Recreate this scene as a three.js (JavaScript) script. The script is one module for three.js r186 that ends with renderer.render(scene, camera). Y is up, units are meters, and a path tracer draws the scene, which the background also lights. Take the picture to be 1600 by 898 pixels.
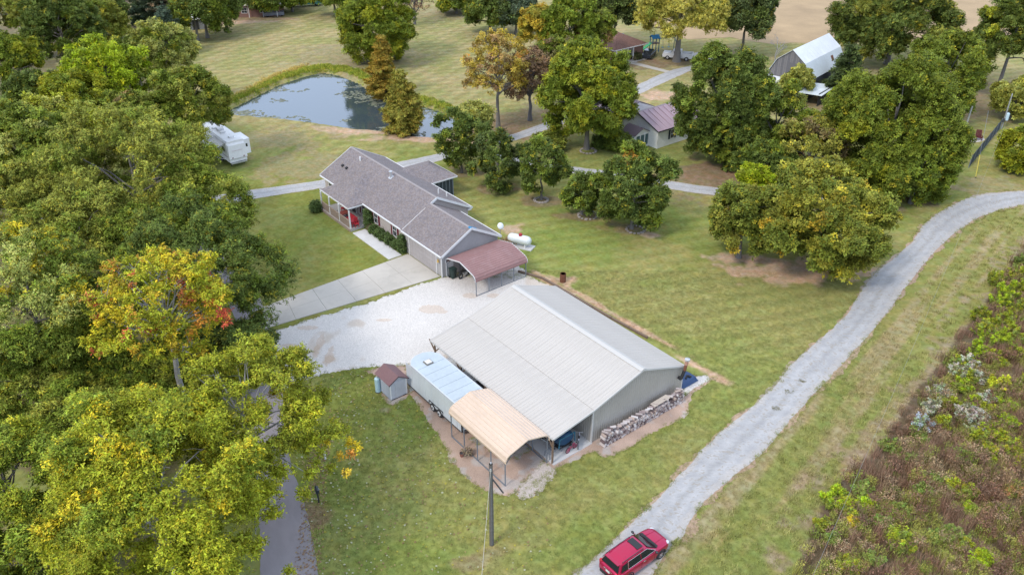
import * as THREE from 'three';
import { mergeGeometries } from 'three/addons/utils/BufferGeometryUtils.js';
import { ConvexGeometry } from 'three/addons/geometries/ConvexGeometry.js';

// ---------- camera, sky, sun, exposure ----------
const scene = new THREE.Scene();
const camera = new THREE.PerspectiveCamera(38.66, 1024 / 574, 0.5, 6000);
camera.position.set(0, 41, 0);
camera.rotation.set(-0.5379, 0, 0);
scene.add(camera);
const renderer = new THREE.WebGLRenderer({ antialias: true });
renderer.setSize(1024, 574);
renderer.shadowMap.enabled = true;
renderer.toneMapping = THREE.LinearToneMapping;
renderer.toneMappingExposure = 1.62;

function hash(x, y, s = 0) { let h = Math.imul(x | 0, 374761393) ^ Math.imul(y | 0, 668265263) ^ Math.imul((s + 11) | 0, 1442695041); h = Math.imul(h ^ (h >>> 13), 1274126177); h ^= h >>> 16; return (h >>> 0) / 4294967296; }
function vnoise(x, y, s = 0) {
  const ix = Math.floor(x), iy = Math.floor(y); let u = x - ix, v = y - iy; u = u * u * (3 - 2 * u); v = v * v * (3 - 2 * v);
  const a = hash(ix, iy, s), b = hash(ix + 1, iy, s), c = hash(ix, iy + 1, s), d = hash(ix + 1, iy + 1, s);
  return a + (b - a) * u + (c - a) * v + (a - b - c + d) * u * v;
}
function fbm(x, y, s = 0, o = 4) { let t = 0, a = 0.5, n = 0; for (let i = 0; i < o; i++) { t += a * vnoise(x, y, s + i * 17); n += a; a *= 0.5; x *= 2.03; y *= 2.03; } return t / n; }
function pnoise(u, v, n, s) {                       // value noise that tiles every n cells
  const ix = Math.floor(u), iy = Math.floor(v); let a = u - ix, b = v - iy; a = a * a * (3 - 2 * a); b = b * b * (3 - 2 * b);
  const m = (k) => ((k % n) + n) % n, q = (i, j) => hash(m(i), m(j), s);
  return (q(ix, iy) * (1 - a) + q(ix + 1, iy) * a) * (1 - b) + (q(ix, iy + 1) * (1 - a) + q(ix + 1, iy + 1) * a) * b;
}
function rng(seed) { let s = seed >>> 0; return () => { s = (s + 0x6d2b79f5) | 0; let t = Math.imul(s ^ (s >>> 15), 1 | s); t = (t + Math.imul(t ^ (t >>> 7), 61 | t)) ^ t; return ((t ^ (t >>> 14)) >>> 0) / 4294967296; }; }
const clamp = THREE.MathUtils.clamp, lerp = THREE.MathUtils.lerp, sstep = THREE.MathUtils.smoothstep;
const mix3 = (a, b, t) => [a[0] + (b[0] - a[0]) * t, a[1] + (b[1] - a[1]) * t, a[2] + (b[2] - a[2]) * t];

{ // high thin overcast with blue showing through
  const W = 512, H = 256, d = new Float32Array(W * H * 4);
  for (let j = 0; j < H; j++) {
    const el = ((j + 0.5) / H - 0.5) * Math.PI, y = Math.sin(el);
    for (let i = 0; i < W; i++) {
      const az = ((i + 0.5) / W - 0.5) * 2 * Math.PI, x = Math.cos(az) * Math.cos(el), z = Math.sin(az) * Math.cos(el);
      const k = 1 / (Math.max(y, 0) + 0.25), c = sstep(fbm(x * k * 1.6 + 7, z * k * 1.6 + 3, 5, 5), 0.34, 0.62);
      const blue = mix3([0.82, 1.02, 1.38], [0.46, 0.60, 0.88], clamp(y * 1.2, 0, 1)), cloud = [0.84, 0.88, 0.94];
      let s = mix3(blue, cloud, (0.2 + 0.65 * c) * (0.25 + 0.75 * sstep(y, 0.3, 0.7)));
      if (y < 0) s = [0.30, 0.30, 0.22];
      d.set([s[0], s[1], s[2], 1], (j * W + i) * 4);
    }
  }
  const sky = new THREE.DataTexture(d, W, H, THREE.RGBAFormat, THREE.FloatType);
  sky.mapping = THREE.EquirectangularReflectionMapping; sky.magFilter = THREE.LinearFilter; sky.needsUpdate = true;
  scene.background = sky; scene.environment = sky;
}
const sun = new THREE.DirectionalLight(new THREE.Color(1, 0.92, 0.82), 1.4);
sun.name = 'sun'; sun.position.set(-70, 105, -15); sun.target.position.set(0, 0, -90); sun.castShadow = true; sun.shadow.radius = 22;
sun.shadow.mapSize.set(4096, 4096); Object.assign(sun.shadow.camera, { left: -150, right: 150, top: 150, bottom: -150, near: 1, far: 500 });
scene.add(sun); scene.add(sun.target);

// ---------- the site frame: a runs along the metal building's gable, b runs away along its ridge ----------
const TURN = 0.6682, OX = 5.859, OZ = -46.252, CA = Math.cos(TURN), SA = Math.sin(TURN);
const S = (a, b) => [OX + a * CA - b * SA, OZ - a * SA - b * CA];
const used = new Map();
function numbered(n) { const k = used.get(n) || 0; used.set(n, k + 1); return k ? `${n}_${String(k).padStart(3, '0')}` : n; }
function tag(o, label, category, group, kind) { if (label) o.userData.label = label; if (category) o.userData.category = category; if (group) o.userData.group = group; if (kind) o.userData.kind = kind; return o; }
function thing(name, label, category, [x, y, z], turn = 0, group) {
  const o = new THREE.Group(); o.name = numbered(name); o.position.set(x, y, z); o.rotation.y = turn; scene.add(o); return tag(o, label, category, group);
}
const siteThing = (name, label, category, a, b, turn = 0, group, y = 0) => { const [x, z] = S(a, b); return thing(name, label, category, [x, y, z], TURN + turn, group); };
function copyOf(o, x, y, z, turn, label) { const c = o.clone(); c.name = numbered(o.name.replace(/_\d+$/, '')); c.position.set(x, y, z); c.rotation.y = turn; c.userData = { ...o.userData }; if (label) c.userData.label = label; scene.add(c); return c; }

// uv in metres on every face: u runs level, v up the slope
function metric(g) {
  g = g.index ? g.toNonIndexed() : g;
  const p = g.attributes.position, uv = new Float32Array(p.count * 2), A = new THREE.Vector3(), B = new THREE.Vector3(), C = new THREE.Vector3(), n = new THREE.Vector3(), u = new THREE.Vector3(), v = new THREE.Vector3();
  for (let i = 0; i < p.count; i += 3) {
    A.fromBufferAttribute(p, i); B.fromBufferAttribute(p, i + 1); C.fromBufferAttribute(p, i + 2);
    n.copy(B).sub(A).cross(v.copy(C).sub(A)); if (n.lengthSq() < 1e-14) n.set(0, 1, 0); n.normalize(); if (n.y < 0) n.negate();
    if (n.y > 0.995) u.set(1, 0, 0); else u.set(n.z, 0, -n.x).normalize();
    v.crossVectors(n, u);
    [A, B, C].forEach((q, k) => { uv[(i + k) * 2] = q.dot(u); uv[(i + k) * 2 + 1] = q.dot(v); });
  }
  g.setAttribute('uv', new THREE.BufferAttribute(uv, 2));
  return g;
}
const prep = (gs) => mergeGeometries([].concat(gs).map((g) => { g = metric(g); for (const k of Object.keys(g.attributes)) if (!['position', 'normal', 'uv'].includes(k)) g.deleteAttribute(k); return g; }));
function part(name, gs, m, parent, label) {
  const o = new THREE.Mesh(prep(gs), m);
  if (parent) { o.name = name; parent.add(o); } else { o.name = numbered(name); scene.add(o); }
  if (label) o.userData.label = label; return o;
}
const struct = (name, g, m) => { const o = new THREE.Mesh(g, m); o.name = numbered(name); o.userData.kind = 'structure'; scene.add(o); return o; };
// shapes
const box = (w, h, d, x = 0, y = 0, z = 0, ry = 0, rz = 0, rx = 0) => { const g = new THREE.BoxGeometry(w, h, d); if (rx) g.rotateX(rx); if (rz) g.rotateZ(rz); if (ry) g.rotateY(ry); return g.translate(x, y, z); };
const cyl = (r0, r1, h, x = 0, y = 0, z = 0, n = 16) => new THREE.CylinderGeometry(r0, r1, h, n).translate(x, y, z);
function bar(a, b, r, n = 8, r1 = r) { const A = new THREE.Vector3(...a), B = new THREE.Vector3(...b), d = B.clone().sub(A), g = new THREE.CylinderGeometry(r1, r, d.length(), n); g.applyQuaternion(new THREE.Quaternion().setFromUnitVectors(new THREE.Vector3(0, 1, 0), d.normalize())); return g.translate((a[0] + b[0]) / 2, (a[1] + b[1]) / 2, (a[2] + b[2]) / 2); }
function sqbar(a, b, w, h = w) { const A = new THREE.Vector3(...a), B = new THREE.Vector3(...b), d = B.clone().sub(A), L = d.length(), z = d.normalize(), x = Math.abs(z.y) > 0.99 ? new THREE.Vector3(1, 0, 0) : new THREE.Vector3(0, 1, 0).cross(z).normalize(), y = z.clone().cross(x); const g = new THREE.BoxGeometry(w, h, L); g.applyMatrix4(new THREE.Matrix4().makeBasis(x, y, z)); return g.translate((a[0] + b[0]) / 2, (a[1] + b[1]) / 2, (a[2] + b[2]) / 2); }
function tube(pts, radii, sides = 7) {
  const P = pts.map((p) => new THREE.Vector3(...p)), pos = [], idx = [], N = P.length, t = new THREE.Vector3(), u = new THREE.Vector3(), v = new THREE.Vector3(); let ref = new THREE.Vector3(0.31, 0.05, 0.95);
  for (let i = 0; i < N; i++) {
    t.copy(P[Math.min(i + 1, N - 1)]).sub(P[Math.max(i - 1, 0)]).normalize(); u.copy(ref).addScaledVector(t, -ref.dot(t)).normalize(); v.crossVectors(t, u);
    for (let k = 0; k < sides; k++) { const a = (k / sides) * 2 * Math.PI, c = Math.cos(a) * radii[i], s = Math.sin(a) * radii[i]; pos.push(P[i].x + u.x * c + v.x * s, P[i].y + u.y * c + v.y * s, P[i].z + u.z * c + v.z * s); }
  }
  for (let i = 0; i < N - 1; i++) for (let k = 0; k < sides; k++) { const a = i * sides + k, b = i * sides + ((k + 1) % sides); idx.push(a, b, a + sides, b, b + sides, a + sides); }
  const g = new THREE.BufferGeometry(); g.setAttribute('position', new THREE.Float32BufferAttribute(pos, 3)); g.setIndex(idx); g.computeVertexNormals(); return g;
}
// a plate: polygon in space given anticlockwise as seen from outside, with a thickness behind it
function plate(pts, t = 0.05) {
  const P = pts.map((p) => new THREE.Vector3(...p)), n = P[1].clone().sub(P[0]).cross(P[2].clone().sub(P[0])).normalize(), Q = P.map((p) => p.clone().addScaledVector(n, -t)), v = [], N = P.length, f = (a, b, c) => v.push(...a.toArray(), ...b.toArray(), ...c.toArray());
  for (let i = 1; i < N - 1; i++) { f(P[0], P[i], P[i + 1]); f(Q[0], Q[i + 1], Q[i]); }
  for (let i = 0; i < N; i++) { const j = (i + 1) % N; f(P[j], P[i], Q[i]); f(P[j], Q[i], Q[j]); }
  const g = new THREE.BufferGeometry(); g.setAttribute('position', new THREE.Float32BufferAttribute(v, 3)); g.computeVertexNormals(); return g;
}
// solid with a constant outline (points x,y) between z0 and z1
function prism(outline, z0, z1) { const s = new THREE.Shape(outline.map((p) => new THREE.Vector2(...p))); return new THREE.ExtrudeGeometry(s, { depth: z1 - z0, bevelEnabled: false }).translate(0, 0, z0); }
// ribbed metal sheet: profile along x (0..w), runs along z (0..len), y is outward
function ribSheet(w, len, pitch = 0.23, rh = 0.02, t = 0.012) {
  const xs = [[0, 0]]; const n = Math.max(1, Math.round(w / pitch)), pw = w / n;
  for (let i = 0; i < n; i++) { const c = (i + 0.5) * pw; xs.push([c - 0.045, 0], [c - 0.02, rh], [c + 0.02, rh], [c + 0.045, 0]); }
  xs.push([w, 0]);
  const v = [], q = (a, b, c, d) => v.push(...a, ...b, ...c, ...a, ...c, ...d);
  for (let i = 0; i < xs.length - 1; i++) { const [x0, y0] = xs[i], [x1, y1] = xs[i + 1]; q([x0, y0, 0], [x0, y0, len], [x1, y1, len], [x1, y1, 0]); q([x0, y0 - t, 0], [x1, y1 - t, 0], [x1, y1 - t, len], [x0, y0 - t, len]); q([x0, y0 - t, len], [x1, y1 - t, len], [x1, y1, len], [x0, y0, len]); }
  q([0, 0, 0], [0, -t, 0], [0, -t, len], [0, 0, len]); q([w, -t, 0], [w, 0, 0], [w, 0, len], [w, -t, len]);
  const g = new THREE.BufferGeometry(); g.setAttribute('position', new THREE.Float32BufferAttribute(v, 3)); g.computeVertexNormals(); return g;
}
// puts an object so that its z axis runs along zdir and its y axis along n
function orient(o, at, zdir, n) { const z = new THREE.Vector3(...zdir).normalize(), y = new THREE.Vector3(...n).normalize(), x = y.clone().cross(z); o.applyMatrix4(new THREE.Matrix4().makeBasis(x, y, z).setPosition(...at)); return o; }

// ---------- textures ----------
const toS = (x) => { x = clamp(x, 0, 1); return Math.round(255 * (x <= 0.0031308 ? x * 12.92 : 1.055 * Math.pow(x, 1 / 2.4) - 0.055)); };
function tex(w, h, f, rx = 1, ry = rx, srgb = true, wrap = THREE.RepeatWrapping) {
  const d = new Uint8Array(w * h * 4);
  for (let y = 0; y < h; y++) for (let x = 0; x < w; x++) { const c = f(x / w, y / h, x, y), k = (y * w + x) * 4; for (let i = 0; i < 3; i++) d[k + i] = srgb ? toS(c[i]) : Math.round(clamp(c[i], 0, 1) * 255); d[k + 3] = 255; }
  const t = new THREE.DataTexture(d, w, h, THREE.RGBAFormat); t.wrapS = t.wrapT = wrap; t.repeat.set(1 / rx, 1 / ry); t.magFilter = THREE.LinearFilter; t.minFilter = THREE.LinearMipmapLinearFilter; t.generateMipmaps = true; if (srgb) t.colorSpace = THREE.SRGBColorSpace; t.needsUpdate = true; return t;
}
const g1 = (v) => [v, v, v];
const tn = (u, v, n, s, o = 3) => { let t = 0, a = 0.5, w = 0; for (let i = 0; i < o; i++) { t += a * pnoise(u * n, v * n, n, s + i * 7); w += a; a *= 0.55; n *= 2; } return t / w; };
const weatherTex = tex(512, 512, (u, v) => { const a = tn(u, v, 4, 3, 5), b = tn(u, v, 48, 9, 2); return g1(0.80 + 0.20 * a + 0.10 * (b - 0.5)); }, 6);
const grainTex = tex(256, 256, (u, v) => { const b = tn(u, v, 32, 19, 3); return g1(0.72 + 0.4 * b); }, 1.5);
const grainBump = tex(256, 256, (u, v) => g1(tn(u, v, 32, 29, 3)), 1.2, 1.2, false);
const std = (r, g, b, rough = 0.8, o = {}) => { const m = new THREE.MeshStandardMaterial({ roughness: rough, ...o }); m.color.setRGB(r, g, b); return m; };

// ---------- ground ----------
const POND = [[-44.14, -122.07],[-42.27, -127.71],[-39.26, -136.31],[-35.64, -141.56],[-33.21, -143.32],[-30.07, -141.56],[-26.00, -137.04],[-21.72, -129.69],[-18.42, -128.04],[-15.15, -126.10],[-10.84, -122.37],[-8.46, -118.82],[-8.73, -112.48],[-11.17, -110.92],[-14.62, -111.70],[-19.30, -113.81],[-23.14, -114.62],[-28.53, -116.83],[-35.06, -119.11],[-39.87, -120.13],[-43.77, -121.17]];
function insidePoly(p, x, z) { let c = false; for (let i = 0, j = p.length - 1; i < p.length; j = i++) if ((p[i][1] > z) !== (p[j][1] > z) && x < ((p[j][0] - p[i][0]) * (z - p[i][1])) / (p[j][1] - p[i][1]) + p[i][0]) c = !c; return c; }
function polyDist(p, x, z, closed = true) { let m = 1e9; for (let i = 0; i < p.length - (closed ? 0 : 1); i++) { const a = p[i], b = p[(i + 1) % p.length], dx = b[0] - a[0], dz = b[1] - a[1], t = clamp(((x - a[0]) * dx + (z - a[1]) * dz) / (dx * dx + dz * dz), 0, 1); m = Math.min(m, Math.hypot(x - a[0] - dx * t, z - a[1] - dz * t)); } return m; }
const WEEDS = [[61.26, -84.24],[54.20, -76.53],[48.86, -71.10],[44.16, -65.09],[40.04, -60.80],[36.36, -56.44],[32.53, -52.50],[29.39, -48.55],[26.46, -45.33],[23.43, -42.69],[21.47, -40.85],[18.94, -36.64],[17.03, -33.88],[15.25, -29.67],[23.62, -25.84],[43.58, -29.67],[76.19, -62.89],[77.85, -81.02]];
const LANE_L = [[3.66, -34.12],[5.23, -35.51],[8.54, -39.15],[9.69, -40.31],[15.03, -46.65],[21.29, -52.92],[23.99, -56.44],[30.66, -63.43],[35.40, -70.09],[42.89, -77.98],[46.33, -82.61],[49.77, -85.93],[53.08, -88.56],[57.11, -90.57],[62.34, -91.69],[69.26, -92.84]];
const LANE_R = [[8.19, -33.65],[10.23, -36.54],[10.81, -37.06],[12.75, -39.96],[18.03, -44.99],[24.24, -52.09],[25.90, -53.85],[34.26, -63.43],[39.58, -70.09],[45.79, -77.40],[48.61, -80.24],[50.85, -82.28],[53.01, -84.08],[56.37, -86.10],[60.18, -87.67],[67.05, -89.10]];
const DIRT = [ // bare or littered ground: centre, half widths, turn, kind
  [29.49, -72.14, 8.6, 2.9, 0, 0], [24.88, -74.42, 4.0, 1.8, 0, 0], [23.97, -96.64, 6.5, 4.0, 0, 1], [28.68, -97.67, 7, 4, 0, 1],
  [-1.73, -92.46, 3.6, 1.6, 0, 1], [3.49, -88.74, 2.6, 1.6, 0, 1], [8.43, -84.74, 3.2, 1.6, 0, 1], [13.13, -81.33, 4.0, 2.0, 0, 1], [-6.12, -97.26, 3.2, 2.0, 0, 1], [15.08, -80.09, 1.6, 1.0, 0, 0],
  [1.42, -116.55, 9, 7, 0, 1], [-2.32, -113.81, 6, 4, 0, 1], [-20.21, -112.48, 12, 1.6, 0.12, 0], [-12.60, -109.64, 11, 1.8, 0.12, 0], [5.08, -70.21, 1.5, 1.1, 0, 0],
  [0.00, -81.02, 1.4, 2.0, 0, 0], [-27.42, -99.37, 9, 6, 0, 2], [-32.45, -109.90, 8, 5, 0, 2], [-28.46, -152.28, 14, 12, 0, 2], [23.63, -128.69, 4, 2.6, 0, 0],
  [24.18, -147.16, 5, 4, 0, 1], [32.05, -149.26, 8, 4, 0, 1], [-60.08, -179.07, 12, 2.2, -0.2, 0], [-54.34, -183.23, 8, 3, 0, 1], [-14.27, -188.19, 14, 8, 0, 2], [61.65, -128.69, 26, 14, 0, 1], [36.32, -93.23, 16, 10, 0, 1], [60.01, -93.23, 6, 3, 0, 2],
  [-13.28, -39.38, 1.6, 1.2, 0, 1], [-1.42, -36.12, 1.3, 1.0, 0, 2], [-2.40, -35.11, 1.2, 0.6, 0, 2], [-10.00, -50.08, 0.5, 0.4, 0, 2], [16.50, -54.38, 1.6, 0.5, 0.8, 0], [15.62, -55.80, 3.0, 0.45, 0.8, 0], [11.52, -61.42, 6, 0.4, 0.85, 0], [7.87, -65.77, 7, 0.4, 0.9, 0], [4.27, -69.09, 4, 0.5, 0.9, 0],
];
const dirAlong = (() => { const a = LANE_L[3], b = LANE_L[8], l = Math.hypot(b[0] - a[0], b[1] - a[1]); return [(b[0] - a[0]) / l, (b[1] - a[1]) / l, a[0], a[1]]; })();
const MAPX = [-140, 140], MAPZ = [-216, -16];
function groundTone(x, z) {
  const n1 = fbm(x / 17, z / 17, 1, 4), n2 = fbm(x / 4.2, z / 4.2, 2, 4), n3 = fbm(x / 0.9, z / 0.9, 3, 2), far = sstep(-z, 96, 132);
  const green = [0.212, 0.246, 0.074], lush = [0.178, 0.232, 0.058], olive = [0.248, 0.255, 0.090], tan = [0.345, 0.295, 0.155];
  let c = mix3(green, olive, sstep(n1 * 0.6 + n2 * 0.4, 0.40, 0.62));
  c = mix3(c, lush, 0.8 * sstep(fbm(x / 7 + 30, z / 7, 8, 3), 0.52, 0.70));
  c = mix3(c, [0.305, 0.280, 0.145], far * (0.45 + 0.4 * sstep(n2, 0.35, 0.65)));
  c = mix3(c, tan, (0.06 + 0.30 * far) * sstep(n2 * 0.7 + n3 * 0.3, 0.50, 0.68));
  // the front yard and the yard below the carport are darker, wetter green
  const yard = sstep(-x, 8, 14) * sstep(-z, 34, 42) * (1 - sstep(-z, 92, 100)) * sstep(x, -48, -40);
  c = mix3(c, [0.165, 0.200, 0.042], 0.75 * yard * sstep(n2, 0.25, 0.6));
  // mowing lanes
  const sa = (x - OX) * CA - (z - OZ) * SA, sb = -(x - OX) * SA - (z - OZ) * CA;
  if (sa > 11 && z < -48) { const w = Math.sin((sa * 0.35 + sb * 0.94) * 3.1 + n1 * 3); c = c.map((q) => q * (1 + 0.13 * sstep(w, -0.5, 0.5) - 0.065)); }
  if (z < -95 && x < 10) { const w = Math.sin(x * 2.3 + z * 1.1 + n1 * 4); c = c.map((q) => q * (1 + 0.13 * sstep(w, -0.5, 0.5) - 0.065)); }
  // the strip between lane and weeds: wheel-pressed rows of straw and green
  const ac = (x - dirAlong[2]) * -dirAlong[1] + (z - dirAlong[3]) * dirAlong[0], al = (x - dirAlong[2]) * dirAlong[0] + (z - dirAlong[3]) * dirAlong[1];
  if (ac > 3.0 && ac < 26 && x > 8 && z > -92) {
    const row = fbm(ac * 1.05, al / 16, 12, 3), k = sstep(row, 0.47, 0.66);
    c = mix3(c, [0.215, 0.225, 0.075], 0.55); c = mix3(c, [0.34, 0.265, 0.155], 0.7 * k); c = mix3(c, [0.165, 0.215, 0.055], 0.55 * sstep(fbm(x / 2.4, z / 2.4, 31, 3), 0.55, 0.7));
  }
  if (x > 5 && z > -80) { const dw = insidePoly(WEEDS, x, z) ? -1 : polyDist(WEEDS, x, z); if (dw < 2.2) c = mix3(c, dw < 0 ? [0.13, 0.092, 0.065] : [0.30, 0.225, 0.15], dw < 0 ? 0.9 : 0.7 * sstep(fbm(x / 1.1, z / 1.1, 44, 3), 0.36 + dw * 0.09, 0.56 + dw * 0.09)); }
  for (const [px, pz, rx, rz, t, kind] of DIRT) {
    const dx0 = x - px, dz0 = z - pz; if (Math.abs(dx0) > 2 * Math.max(rx, rz) || Math.abs(dz0) > 2 * Math.max(rx, rz)) continue;
    const ct = Math.cos(t), st = Math.sin(t), r = Math.hypot((dx0 * ct + dz0 * st) / rx, (-dx0 * st + dz0 * ct) / rz) + (fbm(x / 1.6, z / 1.6, 51, 4) - 0.5) * 1.5;
    const col = kind === 0 ? [0.50, 0.345, 0.235] : kind === 1 ? [0.25, 0.17, 0.105] : [0.29, 0.235, 0.125];
    c = mix3(c, col, (kind === 0 ? 0.9 : 0.72) * (1 - sstep(r, 0.62, 1.05)));
  }
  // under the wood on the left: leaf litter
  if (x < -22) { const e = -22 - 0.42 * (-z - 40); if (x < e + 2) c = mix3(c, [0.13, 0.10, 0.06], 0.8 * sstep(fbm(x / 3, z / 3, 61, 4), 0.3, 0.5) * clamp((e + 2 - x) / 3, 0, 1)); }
  return c;
}
const TN = 1024, tones = new Float32Array(TN * TN * 3);
for (let j = 0; j < TN; j++) for (let i = 0; i < TN; i++) tones.set(groundTone(lerp(MAPX[0], MAPX[1], (i + 0.5) / TN), lerp(MAPZ[0], MAPZ[1], (j + 0.5) / TN)), (j * TN + i) * 3);
for (let i = 0; i < tones.length; i += 3) if (tones[i + 1] > tones[i] * 0.9) { tones[i] *= 1.07; tones[i + 1] *= 0.985; tones[i + 2] *= 0.92; }
const groundTex = tex(2048, 2048, (u, v) => {
  const x = lerp(MAPX[0], MAPX[1], u), z = lerp(MAPZ[0], MAPZ[1], v), fx = clamp(u * TN - 0.5, 0, TN - 1.001), fy = clamp(v * TN - 0.5, 0, TN - 1.001), i = Math.floor(fx), j = Math.floor(fy), s = fx - i, t = fy - j, o = (j * TN + i) * 3, p = o + TN * 3;
  const c = [0, 1, 2].map((k) => (tones[o + k] * (1 - s) + tones[o + 3 + k] * s) * (1 - t) + (tones[p + k] * (1 - s) + tones[p + 3 + k] * s) * t);
  const k1 = hash(Math.floor(x / 0.15), Math.floor(z / 0.15), 71), k2 = vnoise(x / 0.34, z / 0.34, 72), k3 = vnoise(x / 0.8 + 40, z / 0.8, 73), f = 0.66 + 0.68 * (0.42 * k1 + 0.33 * k2 + 0.25 * k3), w = 0.9 + 0.2 * vnoise(x / 0.5, z / 0.5, 75);
  return [c[0] * f * w, c[1] * f, c[2] * f * (0.85 + 0.3 * k2)];
}, 1, 1, true, THREE.MirroredRepeatWrapping);
const pondBox = [-60, 8, -172, -92];
function groundY(x, z) {
  if (x < pondBox[0] || x > pondBox[1] || z < pondBox[2] || z > pondBox[3]) return 0;
  const d = polyDist(POND, x, z), s = insidePoly(POND, x, z) ? d : -d;
  return -0.55 * sstep(s, -1.0, 0.0) - 1.6 * sstep(s, 0, 7);
}
{
  const xs = [], zs = [], pos = [], uv = [], idx = [];
  for (const x of [-2500, -900, -400, -220]) xs.push(x); for (let x = -150; x <= 150; x += x >= -60 && x < 10 ? 0.75 : 3) xs.push(x); for (const x of [220, 400, 900, 2500]) xs.push(x);
  for (const z of [-2800, -1200, -600, -360]) zs.push(z); for (let z = -228; z <= -12; z += z >= -174 && z < -90 ? 0.75 : 3) zs.push(z); for (const z of [10, 60, 200, 900, 2500]) zs.push(z);
  for (const z of zs) for (const x of xs) { pos.push(x, groundY(x, z), z); uv.push((x - MAPX[0]) / (MAPX[1] - MAPX[0]), (z - MAPZ[0]) / (MAPZ[1] - MAPZ[0])); }
  const n = xs.length; for (let j = 0; j < zs.length - 1; j++) for (let i = 0; i < n - 1; i++) { const a = j * n + i; idx.push(a, a + n, a + 1, a + 1, a + n, a + n + 1); }
  const g = new THREE.BufferGeometry(); g.setAttribute('position', new THREE.Float32BufferAttribute(pos, 3)); g.setAttribute('uv', new THREE.Float32BufferAttribute(uv, 2)); g.setIndex(idx); g.computeVertexNormals();
  const m = std(1, 1, 1, 0.95, { map: groundTex }); m.specularIntensity = 0.2; struct('ground', g, m);
}
const EDGE = [];
// a sheet with an uneven border, lying a few millimetres up
function raggedShape(pts, amp, seed, step = 0.16, freq = 0.8, edge = true) {
  const out = [];
  for (let i = 0; i < pts.length; i++) {
    const a = pts[i], b = pts[(i + 1) % pts.length], L = Math.hypot(b[0] - a[0], b[1] - a[1]), k = Math.max(1, Math.round(L / step)), nx = (b[1] - a[1]) / L, nz = -(b[0] - a[0]) / L;
    for (let j = 0; j < k; j++) { const t = j / k, x = a[0] + (b[0] - a[0]) * t, z = a[1] + (b[1] - a[1]) * t, d = amp * Math.min(1, 2.2 * Math.min(t, 1 - t) * L + 0.02) * ((fbm(x * freq, z * freq, seed, 5) - 0.5) * 1.7 + (hash(i * 997 + j, 5, seed) - 0.5) * 0.45); if (edge) EDGE.push([x + nx * d, z + nz * d]); out.push([x + nx * d, z + nz * d]); }
  }
  return out;
}
function sheetGeo(pts, y) {
  const s = new THREE.Shape(pts.map((p) => new THREE.Vector2(p[0], -p[1]))), g = new THREE.ShapeGeometry(s); g.rotateX(-Math.PI / 2); g.translate(0, y, 0);
  const p = g.attributes.position, uv = g.attributes.uv; for (let i = 0; i < p.count; i++) uv.setXY(i, p.getX(i), p.getZ(i)); return g;
}
const gravelTex = tex(1024, 1024, (u, v, x, y) => { const a = tn(u, v, 3, 101, 4), w = tn(u, v, 6, 103, 3), b = hash(x >> 1, y >> 1, 7), c = hash(x >> 2, y >> 2, 8); let q = 0.80 + 0.22 * (a - 0.5) + 0.26 * (b - 0.5) + 0.18 * (c - 0.5); let col = [q, q * 0.975, q * 0.955]; col = mix3(col, [0.62, 0.50, 0.38], 0.5 * sstep(w, 0.60, 0.74)); return col; }, 17);
const dirtTex = tex(512, 512, (u, v, x, y) => { const a = tn(u, v, 4, 111, 4), b = hash(x >> 1, y >> 1, 9), q = 0.62 + 0.5 * (a - 0.3) + 0.24 * (b - 0.5); return mix3([q, q * 0.80, q * 0.68], [q, q * 0.97, q * 0.95], sstep(tn(u, v, 6, 117, 3), 0.5, 0.66)); }, 7);
const M = {};
M.gravel = std(0.75, 0.73, 0.705, 0.95, { map: gravelTex, bumpMap: grainBump, bumpScale: 0.02 });
M.dirt = std(0.58, 0.52, 0.48, 0.95, { map: dirtTex, bumpMap: grainBump, bumpScale: 0.02 });
M.concrete = std(0.56, 0.53, 0.485, 0.85, { map: tex(512, 512, (u, v, x, y) => { const a = tn(u, v, 3, 121, 5), b = hash(x, y, 12), s = tn(u * 1, v, 9, 127, 3); const q = 0.86 + 0.26 * (a - 0.5) + 0.08 * (b - 0.5) - 0.05 * sstep(s, 0.60, 0.74); return [q, q * 0.985, q * 0.96]; }, 9) });

// gravel yard in front of the metal building and under the carport by the house
const yardPts = [[-21.78, -61.21],[-21.22, -61.26],[-14.47, -65.43],[-8.10, -69.84],[-7.02, -70.72],S(5.1,27.0),S(12.3,26.8),S(12.4,17.5),S(12.4,14),S(0,14),S(-7.4,13.4),[-8.60, -55.62],[-10.12, -55.80],[-12.09, -55.62],[-13.91, -55.26],[-15.69, -54.81],[-17.30, -53.68],[-18.49, -52.75],[-20.20, -56.90]];
struct('gravel_yard', sheetGeo(raggedShape(yardPts, 0.5, 201), 0.012), M.gravel);
const dirtPts = [[-12.49, -55.08],[-10.98, -54.20],[-10.19, -51.51],[-9.41, -50.55],[-8.21, -52.00],[-6.68, -49.31],[-5.23, -46.37],[-4.51, -44.18],[-2.68, -42.00],[-1.41, -41.27],[-0.22, -40.79],[0.97, -41.45],[2.26, -42.89],[3.67, -43.92],[4.85, -44.45],[6.09, -45.40],[6.59, -44.72],[7.44, -44.85],[9.52, -46.51],[12.21, -48.33],[13.59, -49.46],[13.95, -50.87],[14.68, -52.33],[16.11, -53.51],[16.78, -54.20],S(12.3,1),S(12.4,14.5),S(-7,14.5),[-8.63, -55.98],[-10.77, -55.80]];
struct('dirt_strip', sheetGeo(raggedShape(dirtPts, 0.4, 207), 0.006), M.dirt);
struct('gravel_patch', sheetGeo(raggedShape([[13.74, -52.25],[13.99, -53.34],[15.34, -54.38],[16.17, -54.55],[16.31, -53.94],[14.78, -52.83],[13.82, -51.84]], 0.25, 211), 0.014), M.gravel);
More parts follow.
